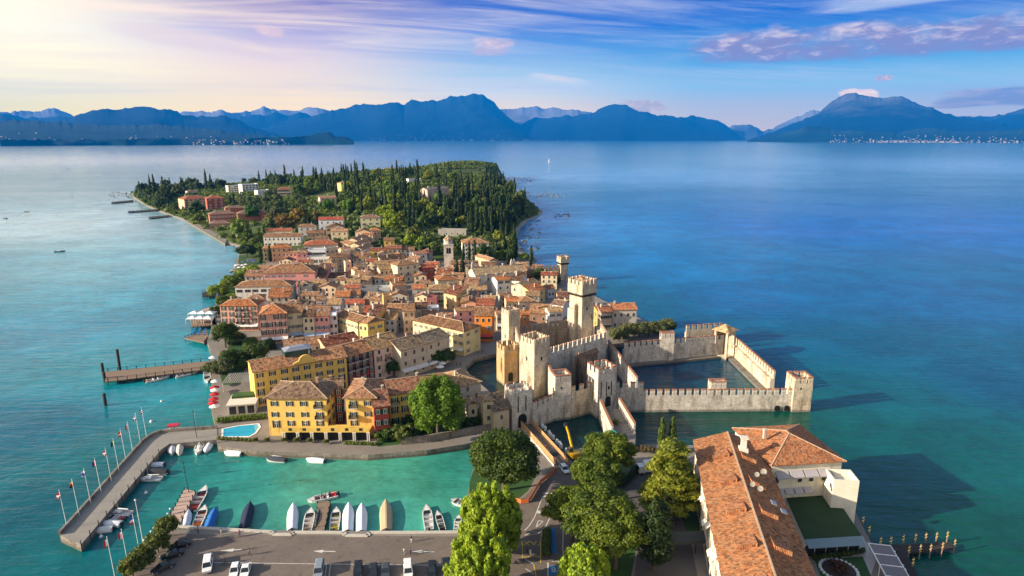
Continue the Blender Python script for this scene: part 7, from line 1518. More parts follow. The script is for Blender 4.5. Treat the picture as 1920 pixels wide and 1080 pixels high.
# ================================================================== PLANTS
def leaf_mat(name, tr=0.3):
    m, t, b = newmat(name)
    inf = t.new('ShaderNodeObjectInfo'); at = t.new('ShaderNodeAttribute'); at.attribute_name = 'tint'
    f = at.outputs['Fac']
    c_ = t.mix(f, t.mix(1.0, inf.outputs['Color'], (.62, .74, .85), 'MULTIPLY'), t.mix(1.0, inf.outputs['Color'], (1.45, 1.28, .85), 'MULTIPLY'))
    n = t.noise(t.new('ShaderNodeTexCoord').outputs['Object'], 0.5, 3.0, 0.6)
    c_ = t.mix(1.0, c_, t.math('ADD', 0.55, t.math('MULTIPLY', n, 0.9)), 'MULTIPLY')
    t.put(b.inputs['Base Color'], c_); b.inputs['Roughness'].default_value = 0.6; b.inputs['Specular IOR Level'].default_value = 0.25
    tl = t.new('ShaderNodeBsdfTranslucent'); t.put(tl.inputs['Color'], t.mix(1.0, c_, (1.5, 1.5, .6), 'MULTIPLY'))
    mx = t.new('ShaderNodeMixShader'); mx.inputs[0].default_value = tr; t.l.new(b.outputs[0], mx.inputs[1]); t.l.new(tl.outputs[0], mx.inputs[2])
    t.l.new(mx.outputs[0], [n_ for n_ in t.n if n_.type == 'OUTPUT_MATERIAL'][0].inputs[0])
    return m
LEAF = leaf_mat('leaves')
def quads_mesh(name, C_, N_, S_, T_, g, aspect=1.0, up=None, extra=None, mats=None):
    n = len(C_)
    r = g.normal(size=(n, 3)); r /= np.linalg.norm(r, axis=1)[:, None]
    if up is not None: r = r * (1 - up) + np.array([0, 0, 1.0]) * up
    U = np.cross(N_, r); U /= np.linalg.norm(U, axis=1)[:, None] + 1e-9; Vv = np.cross(U, N_)
    a = (S_ / 2)[:, None]; b = a * aspect
    bend = N_ * (S_ * .18)[:, None]
    V = np.stack([C_ - U * a - Vv * b * .6 - bend, C_ + U * a * .6 - Vv * b, C_ + U * a + Vv * b * .6 - bend, C_ - U * a * .6 + Vv * b], 1).reshape(-1, 3)
    F = np.arange(4 * n).reshape(-1, 4); tint = T_
    if extra is not None:
        eV, eF = extra; F2 = np.array(eF) + len(V); V = np.concatenate([V, np.array(eV)]); 
        F = np.concatenate([F, F2]); tint = np.concatenate([tint, np.full(len(F2), .25)])
    me = bpy.data.meshes.new(name); nv, nf = len(V), len(F)
    me.vertices.add(nv); me.vertices.foreach_set('co', V.astype(np.float32).ravel())
    me.loops.add(nf * 4); me.loops.foreach_set('vertex_index', F.astype(np.int32).ravel())
    me.polygons.add(nf); me.polygons.foreach_set('loop_start', np.arange(0, nf * 4, 4, dtype=np.int32)); me.polygons.foreach_set('loop_total', np.full(nf, 4, np.int32))
    me.materials.append(LEAF); me.update(calc_edges=True)
    at = me.attributes.new('tint', 'FLOAT', 'FACE'); at.data.foreach_set('value', np.clip(tint, 0, 1).astype(np.float32))
    return me
def core(blobs, k=.72, n=7, m=4):                     # closed inner bodies of the crown so that it is not see-through
    V, F = [], []
    for (cx_, cy_, cz_, rx, ry, rz) in blobs:
        b = len(V)
        for i in range(m + 1):
            th = math.pi * (i + .001) / (m + .002)
            for j in range(n): ph = 2 * math.pi * j / n; V.append((cx_ + k * rx * math.sin(th) * math.cos(ph), cy_ + k * ry * math.sin(th) * math.sin(ph), cz_ + k * rz * math.cos(th)))
        for i in range(m):
            for j in range(n): F.append((b + i * n + j, b + (i + 1) * n + j, b + (i + 1) * n + (j + 1) % n, b + i * n + (j + 1) % n))
    return V, F
def crown(name, blobs, per, leaf, seed, aspect=1.0, up=None, flat=0.35, lo=-1.0):
    g = np.random.default_rng(seed); Cs, Ns, Ts = [], [], []
    for bl in blobs:
        c = np.array(bl[:3]); r = np.array(bl[3:]); n = per
        d = g.normal(size=(n, 3)); d /= np.linalg.norm(d, axis=1)[:, None]; d = d[d[:, 2] > lo]; n = len(d)
        rad = g.uniform(.58, 1.22, n)[:, None]
        Cs.append(c + d * r * rad); nn = d / r; nn /= np.linalg.norm(nn, axis=1)[:, None]; nn = nn + g.normal(size=(n, 3)) * flat; Ns.append(nn / np.linalg.norm(nn, axis=1)[:, None])
        Ts.append(np.clip(.5 + g.normal() * .16 + g.normal(size=n) * .2, 0, 1))
    C_, N_, T_ = map(np.concatenate, (Cs, Ns, Ts))
    return quads_mesh(name, C_, N_, leaf * g.uniform(.6, 1.35, len(C_)), T_, g, aspect, up, core(blobs))
def dome_blobs(R_, Hc, zc, n, sub, g, squash=.6, jitter=.25, shell=.74):
    B = []
    for k in range(n):
        u = (k + .5) / n; z = 1 - 1.55 * u; ph = k * 2.39996; rr = math.sqrt(max(0, 1 - z * z))
        s_ = shell + g.uniform(-.26, .2)
        B.append((R_ * s_ * rr * math.cos(ph) + g.normal() * jitter, R_ * s_ * rr * math.sin(ph) + g.normal() * jitter, zc + Hc * s_ * z + g.normal() * jitter * .6, sub * g.uniform(.75, 1.3), sub * g.uniform(.75, 1.3), sub * squash * g.uniform(.8, 1.3)))
    B.append((0, 0, zc, R_ * .62, R_ * .62, Hc * .62))
    return B
def trunk(mb, h, r, lean=(0, 0), limbs=5, spread=2.0, g=None):
    p = Vector((0, 0, -.5)); top = Vector((lean[0], lean[1], h)); mid_ = (p + top) / 2 + Vector((lean[1] * .2, -lean[0] * .2, 0))
    mb.tube(p, mid_, r * 1.2, r * .85, 8); mb.tube(mid_, top, r * .85, r * .5, 8)
    for k in range(limbs):
        a = 2.4 * k + .5; b = mid_ + (top - mid_) * (.35 + .5 * k / max(1, limbs)); mb.tube(b, b + Vector((math.cos(a) * spread, math.sin(a) * spread, spread * .8)), r * .45, r * .15, 6)
def tree(name, label, cat, base, h, cr, colr, tr_h, tr_r, group=None, spread=2.0, rz=0):
    r_ = thing(name, label, cat, base, rz, group)
    mb = MB(); trunk(mb, tr_h, tr_r, spread=spread); mb.build('trunk', M['bark'], r_)
    link('crown', cr, r_, color=colr)
    return r_
def at_top(px, py, Ztop, px_x=None):                 # tree base below the point of the crown that tops out at pixel (px, py)
    p = W(px, py, Ztop); return Vector((p.x, p.y, gz(p.x, p.y)))
g0 = np.random.default_rng(21)
DK, LIME, MIDG, CEDAR, PINEC = (.052, .085, .014), (.22, .31, .022), (.075, .135, .02), (.19, .215, .024), (.095, .135, .015)
# --- the big trees in front
tree('holm_oak', 'broad dark green holm oak between the harbour and the bridge', 'tree', at_top(944, 826, 15.5), 15, crown('crown', dome_blobs(8.8, 6.2, 9.2, 64, 2.3, g0, .65, .5), 420, .5, 1), DK, 7, .5, spread=4)
def spiky(R_, Hc, zc, n, g):
    B = []
    for k in range(n):
        u = (k + .5) / n; z = 1 - 1.75 * u; ph = k * 2.39996; rr = math.sqrt(max(0, 1 - z * z)); s_ = g.uniform(.5, 1.0)
        B.append((R_ * s_ * rr * math.cos(ph), R_ * s_ * rr * math.sin(ph), zc + Hc * s_ * z, g.uniform(.6, 1.15), g.uniform(.6, 1.15), g.uniform(1.0, 2.1)))
    B.append((0, 0, zc, R_ * .66, R_ * .66, Hc * .7)); return B
tree('plane_tree', 'bright lime green tree at the corner of the square, taller right one of two', 'tree', at_top(921, 925, 16.5), 16, crown('crown', spiky(6.6, 7.6, 8.6, 170, g0), 220, .40, 2, 1.3, .6), LIME, 8, .35)
tree('plane_tree', 'bright lime green tree at the bottom of the photo, lower left one of two', 'tree', at_top(898, 1020, 14.5), 14, crown('crown', spiky(6.2, 6.8, 7.6, 160, g0), 220, .40, 3, 1.3, .6), LIME, 7, .35)
tree('plane_tree', 'low bright lime green tree under the dark trees at the bottom edge', 'tree', at_top(1095, 1048, 10.5), 10, crown('crown', spiky(4.8, 4.6, 5.8, 110, g0), 210, .38, 4, 1.3, .6), LIME, 5, .3)
PT = [((1142, 826, 14), 6.6, 'round dark stone pine nearest the moat on the right of the road'), ((1116, 870, 12.5), 5.8, 'round dark stone pine in the middle of the row right of the road'), ((1076, 928, 13), 6.2, 'dark stone pine leaning over the road lettering'), ((1125, 932, 14.5), 8.2, 'largest dark stone pine right of the road'), ((1158, 975, 13), 6.2, 'dark stone pine at the hotel drive end of the row')]
for k, (tp, R_, lab) in enumerate(PT):
    tree('stone_pine', lab, 'tree', at_top(*tp), tp[2], crown('crown', dome_blobs(R_, R_ * .62, tp[2] - R_ * .62 - .3, 50, R_ * .25, g0, .66, .4), 380, .45, 10 + k), PINEC if k % 2 else (.11, .15, .014), tp[2] * .6, .4, 'stone pines right of the road', spread=3)
tiers = []
for i in range(9):
    z = 3.5 + i * 1.75; R_ = 7.4 * (1 - (i / 9.6) ** 1.25) + .5
    for k in range(max(3, int(R_ * 2.0))):
        a = k * 2.39996 + i; rr = R_ * (.45 + .5 * ((k * 7) % 5) / 5); tiers.append((rr * math.cos(a), rr * math.sin(a), z + g0.normal() * .4, 1.9, 1.9, .62))
tree('cedar', 'tall yellow green cedar with layered branches beside the near hotel', 'tree', at_top(1262, 838, 18.5), 18, crown('crown', tiers, 120, .6, 30, 1.2), CEDAR, 17, .45)
def spindle(h, r, n, g, z0=.4, nose=.6):
    B = []
    for k in range(n):
        u = (k + .5) / n; rad = r * min(1, (u / .12) ** .5 if u < .12 else 1) * (1 - max(0, (u - .35) / .65) ** 1.8) ** nose
        B.append((g.normal() * r * .08, g.normal() * r * .08, z0 + u * (h - z0), max(rad, .12 * r), max(rad, .12 * r), h / n * 1.25))
    return B
cone = [(x, y, z + 2.2, rx, ry, rz) for x, y, z, rx, ry, rz in spindle(13.5, 3.5, 9, g0)]
tree('clipped_tree', 'dark cone shaped tree standing in a round bed by the entrance canopy', 'tree', Q('O', 165, 1032, SZ), 15, crown('crown', cone, 700, .42, 31), (.028, .05, .014), 4, .25, spread=.5)
for (px, py, lab) in ((1243, 792, 'slim cypress on the moat shore, left of a pair'), (1262, 790, 'slim cypress on the moat shore, right of a pair')):
    tree('cypress', lab, 'tree', at_top(px, py, 11.5), 11, crown('crown', spindle(10, 1.05, 8, g0, .2, .5), 320, .34, px, 1.6, .7), (.075, .12, .022), 2, .15, 'pair of cypresses on the moat shore', spread=.2)
wil = [b for b in dome_blobs(7.6, 8.0, 10.5, 64, 1.8, g0, 1.3, .6)]
tree('lime_tree', 'big fresh green tree in front of the hotel wing on the moat side', 'tree', at_top(818, 716, 20.0), 20, crown('crown', wil, 360, .48, 33, 1.3, .5), (.115, .20, .018), 9, .5, spread=4)
for k, (x, y, R_, lab) in enumerate(((680, 400, 2.5, 'round shrub on the quay corner nearest the jetty'), (585, 575, 2.6, 'second round shrub on the quay corner'), (420, 760, 2.7, 'third round shrub on the quay corner, by the dark grey car'), (300, 850, 2.2, 'lowest shrub on the quay corner'))):
    tree('quay_shrub', lab, 'shrub', Q('K', x, y, SZ), 4.5, crown('crown', dome_blobs(R_, R_ * .85, 2.9, 16, .9, g0, .8, .1), 150, .34, 40 + k), (.10, .12, .025), 2.2, .14, 'shrubs on the quay corner', spread=.8)
# --- garden trees of the town shore
def small(name, lab, crop, x, y, h, R_, colr, seed, z=None, grp=None, sq=.8, low_=False):
    low_ = low_ or 'bush' in name or 'shrub' in name or 'shore' in lab or 'bush' in lab
    p = Q(crop, x, y, TZ); p.z = gz(p.x, p.y)
    tree(name, lab, 'tree' if h > 3 else 'shrub', p, h, crown('crown', dome_blobs(R_, h * (.46 if low_ else .36), h * (.46 if low_ else .62), 22, R_ * .36, g0, sq, .3), 200, .16 + R_ * .07, seed), colr, h * .5, .1 + R_ * .05, grp, spread=R_ * .5)
small('stone_pine', 'umbrella shaped pine in front of the pink hotel', 'H', 530, 690, 11, 5.2, DK, 50)
small('garden_tree', 'dark garden tree left of a pair near the ferry pier', 'c1', 345, 330, 7.5, 4.2, DK, 51); small('garden_tree', 'dark garden tree right of a pair near the ferry pier', 'c1', 560, 290, 7.5, 4.4, DK, 52)
small('garden_tree', 'greyish olive tree at the root of the ferry pier', 'c1', 265, 390, 6, 3.4, (.10, .12, .06), 53)
small('lime_bush', 'large lime green bush by the lake north of the pink hotel', 'A', 250, 960, 8, 7.0, (.19, .25, .03), 54, sq=.7); small('garden_tree', 'leafy green tree on the shore left of the white lakeside building', 'c6', 1, 1, 1, 1, MIDG, 55) if False else None
small('garden_tree', 'leafy green tree on the shore below the lime green bush', 'D', 250, 170, 9, 5, (.11, .16, .02), 55); small('garden_tree', 'bright bush on the rocks left of the white lakeside building', 'D', 90, 260, 6, 5, (.16, .22, .03), 56)
small('clipped_tree', 'big dark clipped evergreen by the lakeside garden', 'A', 190, 660, 9, 6.5, (.03, .055, .014), 57)
sheet('lawn', [tuple(Q('c1', x, y, TZ))[:2] for x, y in ((235, 330), (330, 120), (640, 90), (660, 190), (470, 330), (430, 470), (270, 480))], TZ + .01, M['lawn'])
sheet('lawn', poly_px([(432, 522), (446, 500), (448, 478), (500, 478), (492, 520), (462, 545), (410, 590), (400, 590), (416, 552)], TZ), TZ + .01, M['lawn'])
for k, (x, y, h_, R_, c_, lab) in enumerate(((418, 572, 5, 4.0, (.09, .13, .02), 'lowest bush on the shore below the white lakeside building'), (436, 566, 4.5, 3.6, (.14, .19, .03), 'yellowish bush against the white lakeside building'), (405, 588, 4, 3.2, (.05, .08, .02), 'dark bush on the shore beside the small awning pier'), (452, 530, 6, 4.5, (.07, .11, .02), 'dark green bush between the two lime green bushes'), (440, 640, 5, 4.0, (.05, .09, .02), 'rounded bush in the hotel garden beside the umbrella pine'), (470, 650, 4, 3.4, (.09, .14, .02), 'pale bush in the hotel garden beside the long hedge'), (400, 700, 5, 3.0, (.07, .09, .03), 'shore bush just south of the ferry pier'), (455, 690, 4, 3.2, (.08, .13, .02), 'bush beside the slatted pergola'), (500, 655, 4.5, 3.6, (.04, .07, .02), 'dark bush behind the yellow rear wing'), (478, 540, 5, 3.6, (.06, .1, .02), 'bush at the back of the white lakeside building'))): small('garden_bush', lab, 'f', x, y, h_, R_, c_, 140 + k)
for k, (x, y) in enumerate(((1160, 640), (1178, 634), (1198, 632), (1216, 630), (1234, 628), (1252, 624))): small('olive_tree', ['first', 'second', 'third', 'fourth', 'fifth', 'sixth'][k] + ' olive tree from the castle in the row behind the dock', 'f', x, y, 6, 4.2, (.12, .135, .055), 60 + k, grp='olive trees behind the castle dock')
for k, (x, y, lab) in enumerate(((660, 390, 'left plane tree on the moat square'), (765, 375, 'middle plane tree on the moat square'), (845, 365, 'right plane tree on the moat square'), (430, 450, 'small tree behind the hotel courtyard'))): small('square_tree', lab, 'c2', x, y, 6.5, 3.4, (.05, .10, .02), 70 + k)
small('garden_tree', 'pair forming leafy tree in the walled lake garden below the lone tower', 'C', 1380, 780, 8, 5, DK, 75); small('garden_tree', 'broad shrub at the foot of the lone lakeside tower', 'C', 1560, 820, 5, 5, (.05, .08, .03), 76)
for k, (x, y, s_) in enumerate(((330, 975, 3.2), (425, 970, 2.2), (490, 985, 2.6), (560, 975, 2.0), (365, 950, 4.0))): small('garden_shrub', ['left', 'round', 'middle', 'right', 'tallest'][k] + ' shrub in the waterside garden right of the hotel terrace', 'c2', x, y, s_, s_ * .55, (.06, .11, .02), 80 + k)
bush = crown('crown', dome_blobs(.85, .75, .9, 10, .36, g0, .9, .04), 60, .2, 90)
for k, (x, y) in enumerate(((555, 985), (660, 985), (810, 985), (920, 985), (1035, 990), (1180, 1000))): tag(link('topiary', bush, None, Q('c1', x, y, TZ), color=(.13, .13, .03)), ['first', 'second', 'third', 'fourth', 'fifth', 'sixth'][k] + ' clipped ball bush from the pool along the harbour terrace', 'shrub', 'clipped bushes along the hotel quay')
gw = [W(x, y, TZ) for x, y in ((752, 834), (800, 829), (870, 816), (925, 806))]
mb = MB()
for a, b in zip(gw, gw[1:]): mb.beam(a + Vector((0, 0, 1.1)), b + Vector((0, 0, 1.1)), .6, 2.2)
tag(mb.build('garden_wall', M['quay']), 'old stone garden wall on the quay right of the big green tree', 'wall')
sheet('lawn', poly_px([(708, 838), (704, 812), (760, 800), (875, 790), (915, 800), (868, 814), (800, 827)], TZ), TZ + .012, M['lawn'])
for k, (x, y) in enumerate(((728, 826), (742, 818), (758, 828), (778, 822), (792, 808), (846, 812), (862, 804), (884, 806), (905, 798), (846, 796), (770, 806))):
    tag(link('garden_shrub', bush, None, W(x, y, TZ), k, [(.06, .1, .02), (.04, .07, .015), (.1, .13, .03)][k % 3]), 'leafy garden shrub behind the stone quay wall around the big green tree', 'shrub', 'garden shrubs around the big green tree').scale = (2.2 + k % 3 * .5,) * 3
def palm(lab, crop, x, y, h):
    p = Q(crop, x, y, TZ); r_ = thing('palm', lab, 'palm', p); mb = MB(); mb.tube((0, 0, 0), (.15, 0, h), .2, .15, 7); mb.build('trunk', M['bark'], r_)
    g = np.random.default_rng(int(x)); C_, N_, S_ = [], [], []
    for k in range(26):
        a = k * 2.4; el = g.uniform(-.5, 1.0)
        for t_ in np.linspace(.25, 1.6, 6): C_.append((t_ * math.cos(a) * math.cos(el * .6), t_ * math.sin(a) * math.cos(el * .6), h + t_ * el - .35 * t_ * t_)); N_.append((g.normal() * .4, g.normal() * .4, 1)); S_.append(.42)
    N_ = np.array(N_); N_ /= np.linalg.norm(N_, axis=1)[:, None]
    link('crown', quads_mesh('crown', np.array(C_), N_, np.array(S_), g.random(len(C_)), g), r_, color=(.10, .15, .03))
palm('palm in front of the pale blue awning of the cream house', 'D', 1215, 905, 4.5); palm('palm in front of the pale lilac house', 'D', 1740, 890, 7.5); palm('palm beside the pale yellow wing of the corner house', 'E', 335, 850, 5); palm('small palm in a pot on the causeway', 'M', 500, 905, 3.2).__class__
for k, (x, y) in enumerate(((1100, 1075), (1210, 1080), (1290, 1080), (1480, 1060), (1620, 1050), (960, 1080))): small('potted_palm', ['second', 'third', 'fourth', 'fifth', 'sixth', 'first'][k] + ' bushy palm in the row behind the long white lakeside building', 'A', x, y, 4.0, 2.4, (.06, .10, .02), 100 + k)
def hedge(lab, pts, crop, h, wd, colr, z=TZ, seed=1):
    P = [Q(crop, x, y, z) for x, y in pts]; bl = []
    for a, b_ in zip(P, P[1:]):
        n = max(2, int((b_ - a).length / 1.0))
        for k in range(n + 1): p = a + (b_ - a) * (k / n) - P[0]; bl.append((p.x, p.y, h * .5, wd * .62, wd * .62, h * .55))
    tag(link('hedge', crown('hedge', bl, 70, .3, seed), None, P[0], color=colr), lab, 'hedge')
hedge('clipped green hedge between the pavilion and the pool', ((235, 815), (430, 795), (640, 775)), 'c1', 2.2, 1.8, (.11, .17, .02), seed=120); hedge('low hedge along the quay wall in front of the pool', ((240, 958), (400, 968), (510, 975)), 'c1', 1.0, 1.2, (.12, .13, .025), seed=121)
hedge('dark hedge in the hotel garden by the umbrella pine', ((330, 130), (525, 110)), 'c1', 2.6, 2.6, (.03, .055, .014), seed=122); hedge('long hedge on the hotel garden lawn behind the flower bed', ((880, 955), (1040, 940), (1195, 915)), 'c8', 1.3, 1.3, (.06, .085, .015), SZ, 123)
hedge('low green hedge strip on the quay right of the arcade', ((40, 1003), (160, 1008), (275, 1012)), 'c2', .8, 1.4, (.10, .14, .02), seed=127); hedge('brown reed hedge on the moat shore near the slim cypresses', ((1205, 240), (1310, 250)), 'c7', 2.2, 1.6, (.10, .075, .03), SZ, 124); hedge('dark hedge along the hotel drive', ((1085, 480), (1150, 430), (1195, 370)), 'c7', 2.0, 2.2, (.035, .06, .014), SZ, 125)
hedge('green planting in the kerbed bed beside the taxi bay', ((415, 875), (418, 675)), 'N', 1.2, 1.7, (.09, .13, .025), SZ + .3, 126)
fl = thing('bed_shrub', 'rusty brown shrub in the middle of the round flower bed', 'shrub', Q('c8', 1040, 1030, SZ + .4)); link('crown', crown('crown', dome_blobs(1.5, 1.2, .9, 12, .6, g0), 60, .3, 130), fl, color=(.10, .05, .03))
# --- the wooded hill
def inpoly(x, y, P):
    ins = False
    for (x0, y0), (x1, y1) in zip(P, P[1:] + P[:1]):
        if (y0 > y) != (y1 > y) and x < (x1 - x0) * (y - y0) / (y1 - y0) + x0: ins = not ins
    return ins
CY = []
for k in range(6):
    g = np.random.default_rng(200 + k); h = 18 + k * 1.3; B = spindle(h, 1.75 + .2 * (k % 3), 8, g, .5, .55)
    CY.append((h, crown('cypress', B, 52, .95, 210 + k, 1.9, .75, .3)))
BR = []
for k in range(6):
    g = np.random.default_rng(300 + k); R_ = 5.6 + .6 * (k % 3); h = 11.5 + k * .9
    BR.append((h, crown('broad_tree', dome_blobs(R_, h * .42, h * .56, 15, R_ * .36, g, .85, .4), 46, 1.15, 310 + k)))
CENT = [(A0 + math.cos(an) * w_ / 2 - math.sin(an) * d_ / 2, A1_ + math.sin(an) * w_ / 2 + math.cos(an) * d_ / 2, math.hypot(w_, d_) / 2) for A0, A1_, an, w_, d_, _ in HOUSES]
placed = []
def free(x, y, md):
    return all((x - a) ** 2 + (y - b) ** 2 > (md + c) ** 2 for a, b, c in CENT) and all((x - a) ** 2 + (y - b) ** 2 > md * md for a, b in placed)
HIDE = [(755, 880, 775, 810), (800, 845, 330, 372), (425, 495, 335, 362), (530, 552, 345, 375), (335, 420, 365, 395), (385, 500, 385, 432), (855, 890, 318, 330)]
def wood(poly, n, pc, label_c, label_b, cols_b, seed, md=4.0, hs=(.75, 1.15)):
    r_ = random.Random(seed); xs = [p[0] for p in poly]; ys = [p[1] for p in poly]; k = t_ = 0
    while k < n and t_ < n * 60:
        t_ += 1; x, y = r_.uniform(min(xs), max(xs)), r_.uniform(min(ys), max(ys))
        if not inpoly(x, y, poly): continue
        p = Wg(x, y); z = float(hgt(p.x, p.y))
        if z < 1.2 or abs(z - p.z) > 3 or not free(p.x, p.y, md): continue
        if any(a - 4 < x < b + 4 and y0 < y < y1 + 22 and y > (y0 + y1) / 2 for a, b, y0, y1 in HIDE): continue
        cyp = r_.random() < pc; s_ = r_.uniform(*hs)
        me = r_.choice(CY if cyp else BR)[1]
        c_ = r_.choice([(.030, .055, .018), (.038, .065, .018), (.026, .048, .020)]) if cyp else r_.choice(cols_b)
        o = link('cypress' if cyp else 'olive_tree' if 'olive' in label_b else 'shore_tree' if 'shore' in label_b else 'garden_tree' if 'gardens' in label_b else 'broad_tree', me, None, (p.x, p.y, z - .3), r_.uniform(0, 6.28), c_); o.scale = (s_ * r_.uniform(.85, 1.15), s_ * r_.uniform(.85, 1.15), s_ * (r_.uniform(.85, 1.25)))
        tag(o, label_c if cyp else label_b, 'tree', 'cypresses of the wooded hill' if cyp else 'olives of the hill gardens' if 'olive' in label_b else 'trees along the western shore' if 'shore' in label_b else 'trees of the church gardens' if 'gardens' in label_b else 'broad trees of the wooded hill'); placed.append((p.x, p.y)); k += 1
GB = [(.08, .135, .022), (.11, .175, .022), (.06, .11, .022), (.15, .20, .03), (.18, .21, .025)]
for (x, y, s_, c_, lab) in ((728, 412, 1.25, (.20, .27, .02), 'bright lime green tree at the foot of the wood, upper'), (735, 436, 1.3, (.22, .29, .02), 'bright lime green tree at the foot of the wood, lower'), (774, 452, .9, (.13, .15, .03), 'yellowish round tree left of the bell tower'), (768, 462, .9, (.20, .28, .02), 'lime tree over the gardens left of the bell tower'), (790, 466, .8, (.21, .29, .02), 'small lime tree right of the yellowish round tree'),
                            (655, 400, 1.2, (.10, .19, .02), 'fresh green tree above the bright red roof'), (615, 398, 1.2, (.07, .15, .02), 'round green tree left of the tall cypresses'), (560, 425, 1.1, (.24, .16, .035), 'golden autumn tree above the beach'), (530, 430, 1.0, (.20, .12, .04), 'russet autumn tree above the beach'), (505, 425, .9, (.16, .12, .05), 'brownish autumn tree beside the brick hotel'),
                            (473, 415, 1.2, (.05, .12, .03), 'upright green tree before the brick hotel'), (455, 452, 1.3, (.13, .18, .04), 'pale green plane tree on the beach'), (370, 405, 1.5, (.06, .10, .03), 'big drooping tree in front of the lakeside hotel'), (730, 370, 1.5, (.10, .17, .02), 'sunlit tree in the middle of the wood'), (742, 395, 1.3, (.18, .24, .02), 'yellow green tree beside the tall cypresses in the middle'),
                            (860, 380, 1.3, (.18, .20, .02), 'yellow tree on the slope below the pink villa, right'), (822, 385, 1.2, (.08, .16, .02), 'green tree hiding the foot of the pink villa'), (913, 360, 1.2, (.20, .19, .02), 'golden tree near the cliff edge'), (848, 345, 1.2, (.10, .15, .02), 'light green tree right of the pink villa'), (808, 428, 1.1, (.06, .10, .02), 'umbrella pine left of the flat roofed building'), (842, 430, 1.1, (.035, .065, .018), 'dark umbrella pine over the flat roofed building'),
                            (285, 372, 1.4, (.03, .06, .02), 'dark tree at the western cape'), (268, 365, 1.3, (.035, .065, .025), 'outermost dark tree of the western cape'), (305, 385, 1.0, (.16, .20, .03), 'yellow green tree on the western shore'), (700, 445, .9, (.12, .17, .03), 'light green tree beside the small ochre house'), (905, 492, .9, (.045, .08, .02), 'dark round tree right of the church cypresses'), (955, 480, 1.0, (.16, .19, .06), 'pale bush below the hill beside the beach')):
    p = Wg(x, y); z = float(hgt(p.x, p.y)) if p.y > 505 else TZ; o = link('broad_tree', random.Random(x).choice(BR)[1], None, (p.x, p.y, z - .3), x * .7, c_); o.scale = (s_,) * 3; tag(o, lab, 'tree'); placed.append((p.x, p.y))
for k, (x, y, lab) in enumerate(((490, 492, 'black cypress at the left corner of the tan villa'), (507, 490, 'middle cypress against the tan villa'), (519, 490, 'right cypress against the tan villa'), (869, 494, 'cypress left of the church gable'), (880, 492, 'round headed cypress at the church'), (890, 490, 'middle cypress above the church roof'), (906, 488, 'stout cypress above the church roof'), (857, 520, 'dark cypress right of the bell tower foot'), (868, 520, 'dark cypress in the church yard'), (968, 482, 'lone cypress above the beach path'), (996, 502, 'small dark conifer by the town wall'))):
    p = Wg(x, y); z = gz(p.x, p.y); o = link('cypress', CY[k % 6][1], None, (p.x, p.y, z - .3), k, (.028, .052, .018)); o.scale = (.75, .75, .62); tag(o, lab, 'tree')
wood([(620, 372), (700, 345), (790, 352), (790, 400), (720, 410), (640, 398)], 60, .85, 'dark cypress in the dense middle of the wooded hill', 'green tree among the cypresses in the middle of the hill', GB, 1, 3.6)
wood([(745, 400), (800, 385), (990, 395), (972, 440), (975, 492), (920, 462), (865, 428), (790, 432), (750, 425)], 95, .68, 'dark cypress on the slope between the bell tower and the beach', 'green tree on the slope between the bell tower and the beach', GB + [(.035, .07, .025)], 2, 4.0)
wood([(840, 340), (930, 335), (985, 372), (990, 395), (860, 392), (800, 372)], 80, .48, 'dark cypress on the eastern side of the hill below the cliff', 'dark green tree on the eastern side of the hill', [(.045, .09, .028), (.04, .08, .03), (.07, .11, .03), (.12, .15, .03), (.15, .16, .03)], 3, 4.4)
wood([(540, 345), (640, 322), (840, 316), (850, 345), (700, 346), (560, 372)], 110, .55, 'dark cypress along the crest of the wooded hill', 'green tree along the crest of the wooded hill', GB, 4, 4.2)
wood([(258, 366), (330, 347), (470, 322), (560, 328), (545, 352), (420, 352), (330, 372), (300, 395), (262, 380)], 130, .28, 'cypress in the western park', 'dark green tree in the western park', [(.04, .07, .025), (.05, .09, .03), (.07, .10, .03)], 5, 5.5)
wood([(420, 372), (545, 360), (580, 395), (500, 410), (430, 388)], 80, .12, 'cypress among the olive gardens', 'grey green olive in the gardens above the brick hotel', [(.09, .115, .06), (.075, .10, .045), (.06, .10, .025)], 6, 5.0, (.5, .8))
wood([(430, 425), (480, 408), (600, 418), (585, 435), (480, 462), (445, 456)], 24, .1, 'cypress by the beach', 'leafy tree behind the beach', [(.10, .13, .03), (.13, .12, .04), (.08, .12, .03)], 7, 5.5, (.5, .85))
wood([(765, 458), (860, 464), (960, 478), (1002, 497), (955, 503), (850, 492), (775, 478)], 34, .35, 'cypress in the gardens behind the bell tower and church', 'leafy tree in the gardens behind the bell tower and church', [(.06, .1, .02), (.10, .15, .02), (.16, .2, .03), (.045, .075, .02)], 8, 3.6, (.45, .7))
wood([(262, 375), (300, 393), (345, 410), (430, 447), (436, 438), (352, 401), (300, 384), (270, 367)], 40, .1, 'cypress on the western lake shore', 'small leafy tree along the western lake shore', [(.06, .10, .025), (.09, .13, .03), (.12, .15, .03)], 9, 3.2, (.4, .65))
